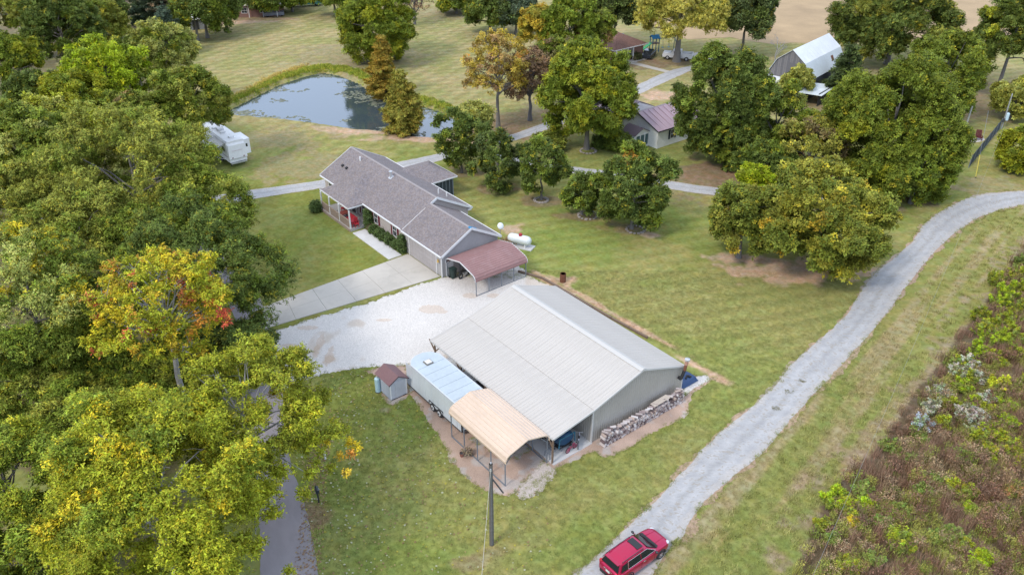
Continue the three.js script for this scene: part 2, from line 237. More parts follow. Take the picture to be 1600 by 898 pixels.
for (const [x, z, rx, rz, s] of [[-7.54, -64.75, 1.25, 0.75, 1], [-6.55, -64.31, 0.6, 0.3, 2], [-4.00, -67.17, 0.8, 0.5, 3], [-1.72, -67.17, 0.7, 0.4, 4], [-16.87, -58.80, 0.35, 1.9, 5], [-15.63, -57.27, 0.3, 1.6, 6], [-18.48, -61.62, 1.0, 0.4, 7], [-19.27, -58.80, 0.9, 0.3, 8], [-11.72, -62.89, 0.8, 0.25, 9]]) struct('soil_stain', sheetGeo(raggedShape(Array.from({ length: 9 }, (_, i) => [x + Math.cos(-i * 0.698) * rx, z + Math.sin(-i * 0.698) * rz]), 0.55, 220 + s, 0.07, 1.7, false), 0.016 + s * 0.0004), M.stain ||= std(0.68, 0.60, 0.53, 0.95, { map: gravelTex }));
const LAWN_NO = [[-15.46, -33.88],[-11.78, -33.88],[-15.75, -43.79],[-18.54, -52.50],[-15.66, -54.64],[-12.06, -55.44],[-10.90, -53.68],[-9.41, -50.55],[-8.19, -51.84],[-5.23, -46.37],[-2.68, -42.00],[-0.22, -40.67],[2.26, -42.89],[4.85, -44.45],[6.58, -44.58],[12.18, -48.18],[13.80, -50.08],[16.23, -53.60],[16.31, -55.26],[2.86, -70.21],[-6.39, -70.85],[-26.72, -75.11]];
const LANE_ALL = [...LANE_L, ...LANE_R.slice().reverse()];
struct('stone_dust', sheetGeo(raggedShape([S(-6.9,5.9),S(-4.2,5.6),S(-4.0,2.2),S(-5.2,1.9),S(-6.2,2.9),S(-6.4,4.4)], 0.5, 213), 0.014), std(0.50, 0.47, 0.45, 0.95, { map: gravelTex }));
struct('stone_dust', sheetGeo(raggedShape([S(-7.7,-0.6),S(-4.2,0.7),S(-3.9,-0.6),S(-6,-1.6),S(-7.6,-1.4)], 0.5, 215), 0.014), std(0.58, 0.52, 0.48, 0.95, { map: gravelTex }));

// the lane: pressed gravel, greyer in the wheel tracks
const laneTex = tex(256, 2048, (u, v, x, y) => {
  const e = (pnoise(u * 3, v * 60, 60, 137) - 0.5) * 0.10 + (pnoise(u * 9, v * 220, 220, 138) - 0.5) * 0.07, uu = u + e, b = hash(x, y, 13), m = pnoise(u * 4, v * 44, 44, 139), m2 = pnoise(u * 11, v * 160, 160, 141);
  const edge = Math.max(sstep(uu, 0.74, 0.88), 1 - sstep(uu, 0.04, 0.16)), track = Math.exp(-Math.pow((uu - 0.30) / 0.09, 2)) + Math.exp(-Math.pow((uu - 0.66) / 0.09, 2)), q = 0.60 + 0.10 * (m - 0.5) + 0.10 * (m2 - 0.5) + 0.22 * (b - 0.5);
  let c = mix3([q * 0.98, q * 0.985, q * 1.0], [q * 1.14, q * 1.08, q * 1.02], edge * 0.8); c = mix3(c, [q * 1.16, q * 1.15, q * 1.15], 0.6 * track); c = mix3(c, [q * 0.80, q * 0.79, q * 0.76], 0.5 * Math.exp(-Math.pow((uu - 0.48) / 0.06, 2)) * (0.4 + m));
  c = mix3(c, [0.46, 0.40, 0.31], 0.55 * sstep(0.55 * m2 + 0.45 * pnoise(u * 26, v * 420, 420, 149), 0.62, 0.74));
  return c;
}, 1, 1);
function ribbon(name, Lp, Rp, y, mat, len, seed, amp) {
  const cl = new THREE.CatmullRomCurve3(Lp.map((p) => new THREE.Vector3(p[0], 0, p[1]))), cr = new THREE.CatmullRomCurve3(Rp.map((p) => new THREE.Vector3(p[0], 0, p[1]))), N = Math.round(cl.getLength() / 0.2), pos = [], uv = [], idx = [], W = 6; let s = 0, q = null;
  for (let i = 0; i <= N; i++) {
    const a = cl.getPoint(i / N), b = cr.getPoint(i / N), c = a.clone().lerp(b, 0.5), dx = b.x - a.x, dz = b.z - a.z, L = Math.hypot(dx, dz); if (q) s += c.distanceTo(q); q = c;
    const j0 = amp * ((fbm(s * 0.9, 3, seed, 5) - 0.5) * 2 + (hash(i, 1, seed) - 0.5) * 0.4) / L, j1 = amp * ((fbm(s * 0.9, 9, seed + 5, 5) - 0.5) * 2 + (hash(i, 2, seed) - 0.5) * 0.4) / L;
    if (seed < 310) for (const t of [j0, 1 + j1]) EDGE.push([a.x + dx * t, a.z + dz * t]);
    for (let k = 0; k <= W; k++) { const t = lerp(j0, 1 + j1, k / W); pos.push(a.x + dx * t, y, a.z + dz * t); uv.push(k / W, s / len); }
  }
  for (let i = 0; i < N; i++) for (let k = 0; k < W; k++) { const a = i * (W + 1) + k; idx.push(a, a + 1, a + W + 1, a + 1, a + W + 2, a + W + 1); }
  const g = new THREE.BufferGeometry(); g.setAttribute('position', new THREE.Float32BufferAttribute(pos, 3)); g.setAttribute('uv', new THREE.Float32BufferAttribute(uv, 2)); g.setIndex(idx); g.computeVertexNormals();
  if (g.attributes.normal.getY(0) < 0) { const ix = g.index.array; for (let i = 0; i < ix.length; i += 3) { const t = ix[i]; ix[i] = ix[i + 1]; ix[i + 1] = t; } g.computeVertexNormals(); }
  return struct(name, g, mat);
}
M.lane = std(0.60, 0.595, 0.595, 0.95, { map: laneTex });
{ const g = (p, q, d) => p.map((a, i) => { const b = q[i], l = Math.hypot(a[0] - b[0], a[1] - b[1]); return [a[0] + ((a[0] - b[0]) / l) * d, a[1] + ((a[1] - b[1]) / l) * d]; }); M.verge = std(0.50, 0.44, 0.36, 0.95, { map: dirtTex }); ribbon('lane_verge', g(LANE_L, LANE_R, 0.18), g(LANE_R, LANE_L, 0.30), 0.008, M.verge, 7, 305, 0.5); }
ribbon('gravel_lane', LANE_L, LANE_R, 0.016, M.lane, 34, 301, 0.16);
M.lane2 = std(0.66, 0.66, 0.67, 0.95, { map: laneTex });
ribbon('gravel_road', [[-41.25, -87.31],[-35.11, -90.57],[-29.86, -92.65],[-23.65, -95.01],[-19.67, -97.67],[-15.11, -100.68],[-10.31, -103.61],[-5.30, -107.16],[0.00, -111.18],[5.89, -117.11],[11.33, -122.37],[16.44, -128.69],[21.43, -135.22],[26.79, -141.94],[31.78, -145.93],[38.28, -148.41]], [[-39.75, -83.25],[-33.53, -87.84],[-28.51, -90.38],[-22.07, -93.04],[-18.16, -95.82],[-13.25, -98.95],[-8.49, -102.02],[-3.84, -105.48],[1.08, -109.39],[7.51, -115.44],[13.14, -120.58],[18.26, -126.74],[23.52, -133.45],[28.63, -139.64],[32.12, -143.52],[38.30, -145.93]], 0.016, M.lane2, 30, 311, 0.15);
ribbon('gravel_road', [[-4.19, -105.72],[0.00, -103.15],[6.67, -99.81],[13.09, -97.47],[19.97, -94.61],[25.14, -92.65],[31.12, -91.50],[36.98, -90.38],[41.66, -89.46]], [[-4.48, -103.84],[-0.42, -101.12],[6.39, -97.67],[12.47, -95.41],[19.27, -92.27],[24.35, -90.38],[30.37, -89.28],[36.13, -88.20],[40.87, -87.31]], 0.020, M.lane2, 30, 317, 0.15);
M.asphalt = std(0.33, 0.305, 0.31, 0.9, { map: tex(512, 512, (u, v, x, y) => { const a = tn(u, v, 4, 151, 4), b = hash(x, y, 15), q = 0.82 + 0.3 * (a - 0.5) + 0.16 * (b - 0.5); return [q, q * 0.97, q * 0.98]; }, 1, 1) });
ribbon('asphalt_road', [[-15.41, -34.12],[-17.12, -39.96],[-19.10, -46.37],[-21.74, -54.20],[-25.32, -62.89],[-29.73, -69.84],[-35.23, -76.53],[-43.76, -84.24]], [[-11.91, -34.12],[-14.30, -40.73],[-15.82, -43.79],[-18.59, -52.50],[-21.81, -61.31],[-24.78, -67.88],[-30.95, -75.82],[-40.42, -85.08]], 0.010, M.asphalt, 8, 323, 0.12);
// a worn apron of asphalt where drive and road meet
// field beyond the trees
{
  const m = std(0.80, 0.80, 0.80, 1, { map: tex(512, 512, (u, v, x, y) => { const r = 0.5 + 0.5 * Math.sin(v * 2 * Math.PI * 26 + 2 * tn(u, v, 4, 161, 3)), a = tn(u, v, 5, 163, 4), b = hash(x, y, 17); const q = 0.70 + 0.34 * (a - 0.5) + 0.10 * r + 0.30 * (b - 0.5); return mix3([q * 0.72, q * 0.50, q * 0.29], [q * 0.54, q * 0.40, q * 0.22], 1 - r); }, 22) });
  const f = sheetGeo(raggedShape([[34.86, -164.48],[43.56, -166.51],[49.91, -161.52],[62.72, -162.49],[77.77, -162.49],[91.09, -161.52],[113.48, -163.48], [420, -150], [900, -300], [900, -900], [-60, -900], [-60, -330], [-20, -262], [8, -222]], 0.8, 331, 1.2), 0.03); f.rotateY(0); struct('stubble_field', f, m);
}
// pond
{
  const g = sheetGeo(POND.concat([]), -0.5); // the bank rises through its border
  const c = POND.reduce((s, p) => [s[0] + p[0] / POND.length, s[1] + p[1] / POND.length], [0, 0]), big = POND.map((p) => [p[0] + Math.sign(p[0] - c[0]) * 0.3, p[1] + Math.sign(p[1] - c[1]) * 0.3]);
  const w = sheetGeo(big, -0.5), m = new THREE.MeshPhysicalMaterial({ roughness: 0.06, ior: 2.4, bumpMap: tex(256, 256, (u, v) => g1(tn(u, v, 12, 171, 3)), 5, 5, false), bumpScale: 0.004 }); m.color.setRGB(0.05, 0.07, 0.08);
  struct('pond_water', w, m);
}

// ---------- materials for built things ----------
M.shingle = std(0.34, 0.315, 0.325, 0.92, { map: tex(1024, 1024, (u, v, x, y) => {
  const rows = 36, r = Math.floor(v * rows), fv = v * rows - r, tabs = 32, off = hash(r, 1, 19), tx = Math.floor(u * tabs + off * 3) % tabs, h = hash(tx, r, 20), b = hash(x >> 1, y >> 1, 21);
  let q = 0.62 + 0.22 * (h - 0.5) + 0.30 * (b - 0.5) + 0.12 * (tn(u, v, 4, 181, 3) - 0.5); if (fv > 0.9) q *= 0.8;
  return mix3([q, q * 0.985, q * 1.03], [q * 1.06, q * 0.95, q * 0.86], hash(tx, r, 23)); }, 5.1), bumpMap: tex(512, 512, (u, v) => { const f = v * 36; return g1(f - Math.floor(f)); }, 5.1, 5.1, false), bumpScale: 0.012 });
M.shingleMaroon = std(0.20, 0.115, 0.12, 0.9, { map: grainTex });
M.shingleBrown = std(0.30, 0.175, 0.145, 0.92, { map: M.shingle.map });
const lapBump = tex(64, 512, (u, v) => { const f = v * 16; return g1(1 - (f - Math.floor(f))); }, 1.8, 1.8, false);
M.siding = std(0.50, 0.445, 0.42, 0.7, { map: weatherTex, bumpMap: lapBump, bumpScale: 0.02 });
M.sidingGrey = std(0.42, 0.405, 0.40, 0.7, { map: weatherTex, bumpMap: lapBump, bumpScale: 0.02 });
M.white = std(0.76, 0.76, 0.76, 0.55, { map: weatherTex });
M.whitePaint = std(0.70, 0.73, 0.76, 0.38, { map: weatherTex });
M.gutter = std(0.70, 0.70, 0.71, 0.5);
M.glass = std(0.02, 0.025, 0.03, 0.06);
M.maroon = std(0.16, 0.022, 0.04, 0.6);
M.metalRoof = std(0.545, 0.510, 0.468, 0.5, { map: tex(512, 512, (u, v) => { const s = pnoise(u * 60, v * 3, 60, 401) * 0.6 + pnoise(u * 140, v * 6, 140, 403) * 0.4, q = tn(u, v, 4, 407, 4); return g1(0.86 + 0.10 * (q - 0.5) + 0.16 * (s - 0.5)); }, 8) });
M.metalWall = std(0.40, 0.375, 0.335, 0.55, { map: weatherTex });
M.trim = std(0.50, 0.49, 0.47, 0.55);
M.tanMetal = std(0.70, 0.55, 0.43, 0.5, { map: weatherTex });
M.brownMetal = std(0.32, 0.175, 0.165, 0.45, { map: tex(512, 512, (u, v) => { const a = tn(u, v, 4, 191, 5), s = tn(u, v, 9, 193, 4); return mix3([0.85, 0.85, 0.85].map((q) => q + 0.3 * (a - 0.5)), [1.0, 1.15, 1.2], 0.5 * sstep(s, 0.52, 0.72)); }, 5) });
M.galv = std(0.21, 0.235, 0.27, 0.5, { metalness: 0.3 });
M.darkSteel = std(0.05, 0.05, 0.055, 0.6);
M.black = std(0.02, 0.02, 0.022, 0.7);
M.rubber = std(0.025, 0.025, 0.027, 0.85);
M.wood = std(0.20, 0.135, 0.09, 0.9, { map: grainTex });
M.greyWood = std(0.21, 0.20, 0.205, 0.9, { map: grainTex });
M.poleWood = std(0.125, 0.115, 0.105, 0.92, { map: grainTex });
M.deck = std(0.36, 0.27, 0.215, 0.85, { map: grainTex });
M.rust = std(0.17, 0.065, 0.035, 0.9, { map: grainTex });
M.blueTarp = std(0.012, 0.055, 0.115, 0.45);
M.tarpBlue = std(0.02, 0.06, 0.17, 0.6);
M.red = std(0.36, 0.02, 0.03, 0.5);
M.silver = std(0.55, 0.56, 0.58, 0.35, { metalness: 0.5 });
M.inside = std(0.06, 0.06, 0.065, 0.9);

// ---------- driveway and walk: separate slabs with joints ----------
{
  const d = thing('driveway', 'broad pale concrete driveway running from the garage door to the road', 'driveway', [0, 0, 0]); d.userData.kind = 'structure'; delete d.userData.category; delete d.userData.label;
  const A = [4.95, 33.35], B = [4.98, 27.35], Cc = [-12.75, 29.35], D = [-11.7, 32.9], n = 6, at = (s, t) => { const p = [lerp(lerp(A[0], D[0], s), lerp(B[0], Cc[0], s), t), lerp(lerp(A[1], D[1], s), lerp(B[1], Cc[1], s), t)]; return S(...p); };
  for (let i = 0; i < n; i++) for (let k = 0; k < 2; k++) { const g0 = 0.0007, e = (s, t) => at(s, t), s0 = i / n + g0, s1 = (i + 1) / n - g0, t0 = k / 2 + 0.0015, t1 = (k + 1) / 2 - 0.0015; const q = [e(s0, t0), e(s1, t0), e(s1, t1), e(s0, t1)].map((p) => [p[0], 0.06 + 0.004 * hash(i, k, 3), p[1]]); part('concrete_slab', plate(q, 0.12), M.concrete, d); }
  d.children.forEach((c) => { const n = c.geometry.attributes.normal; });
  const w = thing('front_walk', null, null, [0, 0, 0]); w.userData.kind = 'structure';
  for (let i = 0; i < 6; i++) { const b0 = 33.55 + i * 1.28, q = [[2.75, b0], [4.3, b0], [4.3, b0 + 1.265], [2.75, b0 + 1.265]].map((p) => { const r = S(...p); return [r[0], 0.07, r[1]]; }); part('concrete_slab', plate(q, 0.12), M.white2 ||= std(0.64, 0.63, 0.62, 0.85, { map: weatherTex }), w); }
  const pad = thing('parking_pad', null, null, [0, 0, 0]); pad.userData.kind = 'structure';
  for (let i = 0; i < 5; i++) { const b0 = -0.12 + i * 3.1, q = [[-3.75, b0], [-0.02, b0], [-0.02, b0 + 3.08], [-3.75, b0 + 3.08]].map((p) => { const r = S(...p); return [r[0], 0.07, r[1]]; }); part('concrete_slab', plate(q, 0.12), M.concreteLight ||= std(0.60, 0.60, 0.60, 0.85, { map: weatherTex }), pad); }
}

// ---------- metal building ----------
{
  const t = siteThing('metal_building', 'large pale grey metal building with a broad ribbed gable roof and open lean-to', 'metal building', 0, 0);
  const L = 15.35, Lr = 15.5, hR = 4.5, aR = 4.97, h0 = 3.13, hE = 2.5, aE = -3.85, hF = 2.62, aF = 9.86;
  const wallOut = [[0, 0], [9.78, 0], [9.78, hF - 0.02], [aR, hR - 0.06], [0, h0 - 0.06]];
  // shell set inside the wall sheets
  part('wall_core', prism([[0.03, 0], [9.75, 0], [9.75, hF - 0.1], [aR, hR - 0.12], [0.03, h0 - 0.12]], -L + 0.03, -0.03), M.inside, t);
  const roofAt = (a) => a < aR ? h0 + ((hR - h0) / aR) * a : hR + ((hF - hR) / (aF - aR)) * (a - aR);
  const wallPanel = (a0, a1, z, dir) => { // gable sheet with a sloping head
    const w = a1 - a0, g = ribSheet(w, 1, 0.23, 0.02, 0.012), p = g.attributes.position; // z of the sheet is its height
    for (let i = 0; i < p.count; i++) { const x = p.getX(i), k = p.getZ(i), out = p.getY(i); const hh = roofAt(a0 + x) - 0.05; p.setXYZ(i, a0 + x, k * hh, z + dir * out); }
    const g2 = g.toNonIndexed ? g : g; if (dir > 0) { const q = p.array; for (let i = 0; i < p.count; i += 3) for (let c = 0; c < 3; c++) { const s = q[(i + 1) * 3 + c]; q[(i + 1) * 3 + c] = q[(i + 2) * 3 + c]; q[(i + 2) * 3 + c] = s; } } g.computeVertexNormals(); return g2;
  };
  const cuts = [0, 0.9, 1.8, 2.7, 3.6, 4.97, 5.9, 6.8, 7.7, 8.7, 9.78];
  for (let i = 0; i < cuts.length - 1; i++) part('wall_panel', wallPanel(cuts[i] + 0.002, cuts[i + 1] - 0.002, 0.0, 1), M.metalWall, t);
  for (let i = 0; i < cuts.length - 1; i++) part('wall_panel', wallPanel(cuts[i] + 0.002, cuts[i + 1] - 0.002, -L, -1), M.metalWall, t);
  // long walls: the left one stands inside the lean-to
  const n = 17, pw = L / n, lp = (h) => ribSheet(pw - 0.004, h, 0.23, 0.02), gl = prep(lp(h0 - 0.1)), gr = prep(lp(hF - 0.1));
  for (let i = 0; i < n; i++) {
    const l = new THREE.Mesh(gl, M.metalWall); l.name = 'wall_panel'; orient(l, [-0.004, 0, -i * pw], [0, 1, 0], [-1, 0, 0]); t.add(l);
    const r = new THREE.Mesh(gr, M.metalWall); r.name = 'wall_panel'; orient(r, [9.784, 0, -i * pw - pw], [0, 1, 0], [1, 0, 0]); t.add(r);
  }
  // roof sheets: lean-to, left slope, right slope
  const m = 17, rw = (Lr + 0.15) / m;
  const runs = [[[0.0, h0], [aE, hE], -1], [[aR, hR], [0.0, h0], -1], [[aR, hR], [aF, hF], 1]];
  runs.forEach(([top, bot, side], q) => {
    const dx = bot[0] - top[0], dy = bot[1] - top[1], len = Math.hypot(dx, dy), g = prep(ribSheet(rw - 0.003, len - 0.004, 0.31, 0.028, 0.012));
    const nrm = side < 0 ? [dy / len, -dx / len, 0] : [-dy / len, dx / len, 0]; if (nrm[1] < 0) { nrm[0] *= -1; nrm[1] *= -1; }
    for (let i = 0; i < m; i++) { const o = new THREE.Mesh(g, M.metalRoof); o.name = 'roof_panel'; const lift = q === 0 ? 0.012 : 0.035; const z0 = 0.12 - i * rw;
      orient(o, [top[0] + nrm[0] * lift, top[1] + nrm[1] * lift, side < 0 ? z0 - rw : z0], [dx, dy, 0], nrm); t.add(o); }
  });
  const cap = (d) => plate(d > 0 ? [[aR, hR + 0.085, 0.14], [aR + 0.32, hR - 0.04, 0.14], [aR + 0.32, hR - 0.04, -Lr - 0.04], [aR, hR + 0.085, -Lr - 0.04]] : [[aR - 0.32, hR + 0.0, 0.14], [aR, hR + 0.085, 0.14], [aR, hR + 0.085, -Lr - 0.04], [aR - 0.32, hR + 0.0, -Lr - 0.04]], 0.015);
  part('ridge_cap', [cap(1), cap(-1)], M.ridge = std(0.50, 0.485, 0.46, 0.55), t);
  const rake = [];
  for (const z of [0.125, -Lr - 0.03]) { rake.push(sqbar([aE, hE - 0.03, z], [0, h0 - 0.03, z], 0.05, 0.14), sqbar([0, h0 - 0.03, z], [aR, hR - 0.03, z], 0.05, 0.14), sqbar([aR, hR - 0.03, z], [aF, hF - 0.03, z], 0.05, 0.14)); }
  part('rake_trim', rake.slice(0, 3), M.trim, t); part('rake_trim', rake.slice(3), M.trim, t);
  part('eave_trim', [box(0.05, 0.14, Lr + 0.1, aE - 0.03, hE - 0.06, -Lr / 2 + 0.05), box(0.05, 0.14, Lr + 0.1, aF + 0.03, hF - 0.06, -Lr / 2 + 0.05)], M.trim, t);
  part('corner_trim', box(0.12, h0 - 0.1, 0.12, 0.01, (h0 - 0.1) / 2, -0.01), M.trim, t); part('corner_trim', box(0.12, hF - 0.12, 0.12, 9.79, (hF - 0.12) / 2, -0.01), M.trim, t);
  for (let i = 0; i < 5; i++) { const z = -0.1 - i * 3.75; part('post', box(0.11, hE - 0.12, 0.11, -3.7, (hE - 0.12) / 2, z), M.wood, t); part('brace', [sqbar([-3.7, 1.5, z], [-3.7, 2.35, z - 0.8], 0.09), ...(i ? [sqbar([-3.7, 1.5, z], [-3.7, 2.35, z + 0.8], 0.09)] : [])], M.wood, t); }
  part('eave_beam', box(0.1, 0.22, Lr - 0.3, -3.7, hE - 0.2, -Lr / 2), M.wood, t);
  const raf = []; for (let i = 0; i < 8; i++) raf.push(sqbar([-3.7, hE - 0.11, -0.2 - i * 2.1], [-0.05, h0 - 0.11, -0.2 - i * 2.1], 0.06, 0.14)); part('rafters', raf, M.wood, t);
}
{ // stove flue at the right corner of the gable
  const t = siteThing('stove_flue', 'stove pipe with silver cap and rusty middle at the metal building corner', 'chimney pipe', 9.55, -0.25);
  part('elbow', [bar([-0.28, 1.75, 0.06], [-0.05, 2.5, 0.12], 0.13, 12), box(0.2, 0.2, 0.3, -0.28, 1.75, -0.06)], M.black, t);
  part('pipe', bar([-0.05, 2.45, 0.12], [0.06, 3.0, 0.12], 0.125, 14), M.rust, t);
  part('upper_pipe', bar([0.06, 2.98, 0.12], [0.13, 3.35, 0.12], 0.14, 14), std(0.36, 0.2, 0.14, 0.6), t);
  part('cap', [cyl(0.2, 0.2, 0.14, 0.145, 3.44, 0.12), new THREE.ConeGeometry(0.21, 0.08, 16).translate(0.145, 3.55, 0.12)], M.silver, t);
}

// ---------- firewood ----------
{
  const t = siteThing('firewood_stack', 'long stack of split grey firewood along the metal building gable wall', 'firewood stack', 0.3, -0.75), r = rng(41), kinds = [];
  const logGeo = (k) => { const n = 5 + (k % 3), s = new THREE.Shape(); for (let i = 0; i < n; i++) { const a = (i / n) * 2 * Math.PI + 0.4 * hash(k, i, 2), q = 0.75 + 0.4 * hash(k, i, 3); i ? s.lineTo(Math.cos(a) * q, Math.sin(a) * q) : s.moveTo(Math.cos(a) * q, Math.sin(a) * q); } return prep(new THREE.ExtrudeGeometry(s, { depth: 1, bevelEnabled: false }).translate(0, 0, -0.5)); };
  for (let k = 0; k < 6; k++) kinds.push(logGeo(k));
  const mats = [[0.42, 0.36, 0.345], [0.29, 0.23, 0.225], [0.54, 0.48, 0.46], [0.15, 0.11, 0.11], [0.46, 0.36, 0.31], [0.62, 0.58, 0.57]].map((c) => std(...c, 0.95, { map: grainTex }));
  const put = (x, y, z, s, ry, rx = 0) => { const o = new THREE.Mesh(kinds[Math.floor(r() * 6)], mats[Math.floor(r() * 6)]); o.name = 'log'; o.position.set(x, y, z); o.scale.set(s, s, 0.42 + 0.12 * r()); o.rotation.set(rx, ry, r() * 6.3, 'YXZ'); t.add(o); };
  for (let i = 0; i < 49; i++) { const x = 0.12 + i * 0.176; const top = x < 0.9 ? 1.15 : x > 7.6 ? 1.0 + 0.25 * r() : 0.86 + 0.12 * Math.sin(x * 2.2); let k = 0; for (let y = 0.1; y < top; y += 0.178) put(x + (k++ % 2) * 0.085 + 0.03 * (r() - 0.5), y, 0.08 * (r() - 0.5) + 0.04, 0.082 + 0.03 * r(), 0.25 * (r() - 0.5)); }
  for (let i = 0; i < 30; i++) put(0.3 + i * 0.28, 1.0 + 0.08 * r() + (i < 4 || i > 27 ? 0.2 : 0), -0.05 + 0.1 * r(), 0.09 + 0.03 * r(), 0.9 + 0.9 * (r() - 0.5), 0.2 * (r() - 0.5));
  const b = tag(part('plywood_sheet', box(1.75, 0.02, 0.5, 0, 0, 0, 0, 0.03), std(0.52, 0.45, 0.38, 0.9, { map: grainTex })), 'weathered plywood sheet lying flat on the firewood stack', 'plywood'); const p = S(6.55, -0.72); b.position.set(p[0], 1.16, p[1]); b.rotation.y = TURN;
}

// ---------- carports ----------
function archProfile(w, hl, hp, ov = 0.02) { // half-round eaves: points from left foot of the sheet over the peak to the right foot
  const pts = [], r = 0.6, side = (s) => { const a = []; a.push([s * (w / 2 + ov), hl - 0.12]); for (let i = 0; i <= 5; i++) { const q = (i / 5) * 1.2; a.push([s * (w / 2 + ov - r * (1 - Math.cos(q))), hl + r * Math.sin(q) * 0.9]); } return a; };
  const l = side(-1), rr = side(1); return [...l, [0, hp], ...rr.reverse()];
}
function arcLen(p) { let s = 0; return p.map((q, i) => (i ? (s += Math.hypot(q[0] - p[i - 1][0], q[1] - p[i - 1][1])) : 0)); }
function carport(t, w, len, hl, hp, legs, mats, baseRail) { // runs along local z (0 .. -len), arch across x
  const prof = archProfile(w, hl, hp), s = arcLen(prof), tot = s[s.length - 1], n = Math.round(tot / 0.9);
  const at = (d) => { let i = 1; while (i < s.length - 1 && s[i] < d) i++; const k = (d - s[i - 1]) / (s[i] - s[i - 1] || 1); return [lerp(prof[i - 1][0], prof[i][0], k), lerp(prof[i - 1][1], prof[i][1], k)]; };
  for (let j = 0; j < n; j++) { // each roof sheet with its ribs along the length
    const d0 = (tot * j) / n + 0.002, d1 = (tot * (j + 1)) / n - 0.002, ds = [d0]; for (let k = 0; k < 3; k++) { const c = lerp(d0, d1, (k + 0.5) / 3); ds.push(c - 0.075, c - 0.04, c + 0.04, c + 0.075); } for (const q of s) if (q > d0 && q < d1) ds.push(q); ds.push(d1); ds.sort((a, b) => a - b);
    const v = [], P = ds.map((d) => { const a = at(Math.max(0, d - 0.02)), b = at(Math.min(tot, d + 0.02)), c = at(d), tx = b[0] - a[0], ty = b[1] - a[1], l = Math.hypot(tx, ty), f = (((d - d0) / (d1 - d0)) * 3) % 1, h = Math.abs(f - 0.5) * (d1 - d0) / 3 < 0.05 ? 0.04 : 0.0; return [[c[0] - (ty / l) * (0.012 + h), c[1] + (tx / l) * (0.012 + h)], [c[0], c[1]]]; });
    const q = (a, b, c, d) => v.push(...a, ...b, ...c, ...a, ...c, ...d), e = (p, z) => [p[0], p[1], z];
    for (let i = 0; i < P.length - 1; i++) { const A = P[i], B = P[i + 1]; q(e(A[0], 0.12), e(B[0], 0.12), e(B[0], -len - 0.12), e(A[0], -len - 0.12)); q(e(A[1], 0.12), e(A[1], -len - 0.12), e(B[1], -len - 0.12), e(B[1], 0.12)); q(e(A[1], 0.12), e(B[1], 0.12), e(B[0], 0.12), e(A[0], 0.12)); q(e(A[1], -len - 0.12), e(A[0], -len - 0.12), e(B[0], -len - 0.12), e(B[1], -len - 0.12)); }
    const g = new THREE.BufferGeometry(); g.setAttribute('position', new THREE.Float32BufferAttribute(v, 3)); g.computeVertexNormals(); part('roof_sheet', g, mats.roof, t);
  }
  const edge = (z) => { const a = []; for (let i = 0; i < prof.length - 1; i++) a.push(sqbar([prof[i][0], prof[i][1], z], [prof[i + 1][0], prof[i + 1][1], z], 0.05, 0.09)); return a; };
  part('edge_trim', [...edge(0.13), ...edge(-len - 0.13)], mats.trim, t);
  for (let i = 0; i < legs; i++) { const z = -(len * i) / (legs - 1); for (const sx of [-1, 1]) part('leg', box(0.065, hl, 0.065, sx * (w / 2 - 0.04), hl / 2, z), mats.leg, t);
    const bow = []; for (let k = 0; k < prof.length - 1; k++) bow.push(sqbar([prof[k][0] * 0.985, prof[k][1] - 0.05, z], [prof[k + 1][0] * 0.985, prof[k + 1][1] - 0.05, z], 0.055)); part('roof_bow', bow, mats.leg, t); }
  for (const sx of [-1, 1]) part('base_rail', box(0.065, 0.065, len + 0.06, sx * (w / 2 - 0.04), 0.04, -len / 2), mats.leg, t);
  const br = []; for (const sx of [-1, 1]) for (const z of [0, -len]) br.push(sqbar([sx * (w / 2 - 0.05), hl - 0.35, z], [sx * (w / 2 - 0.6), hl + 0.28, z], 0.045)); part('corner_brace', br, mats.leg, t);
}
{
  const t = siteThing('carport', 'tan ribbed metal carport beside the lean-to, open on every side', 'carport', -5.84, 0.42);
  carport(t, 3.86, 6.5, 2.28, 3.26, 5, { roof: M.tanMetal, trim: M.tanTrim = std(0.66, 0.52, 0.40, 0.5), leg: M.galv });
  const h = siteThing('carport', 'faded red-brown metal carport with white edges beside the garage', 'carport', 5.6, 24.5, -Math.PI / 2);
  carport(h, 4.95, 6.1, 1.72, 2.72, 5, { roof: M.brownMetal, trim: M.white, leg: M.galv });
}

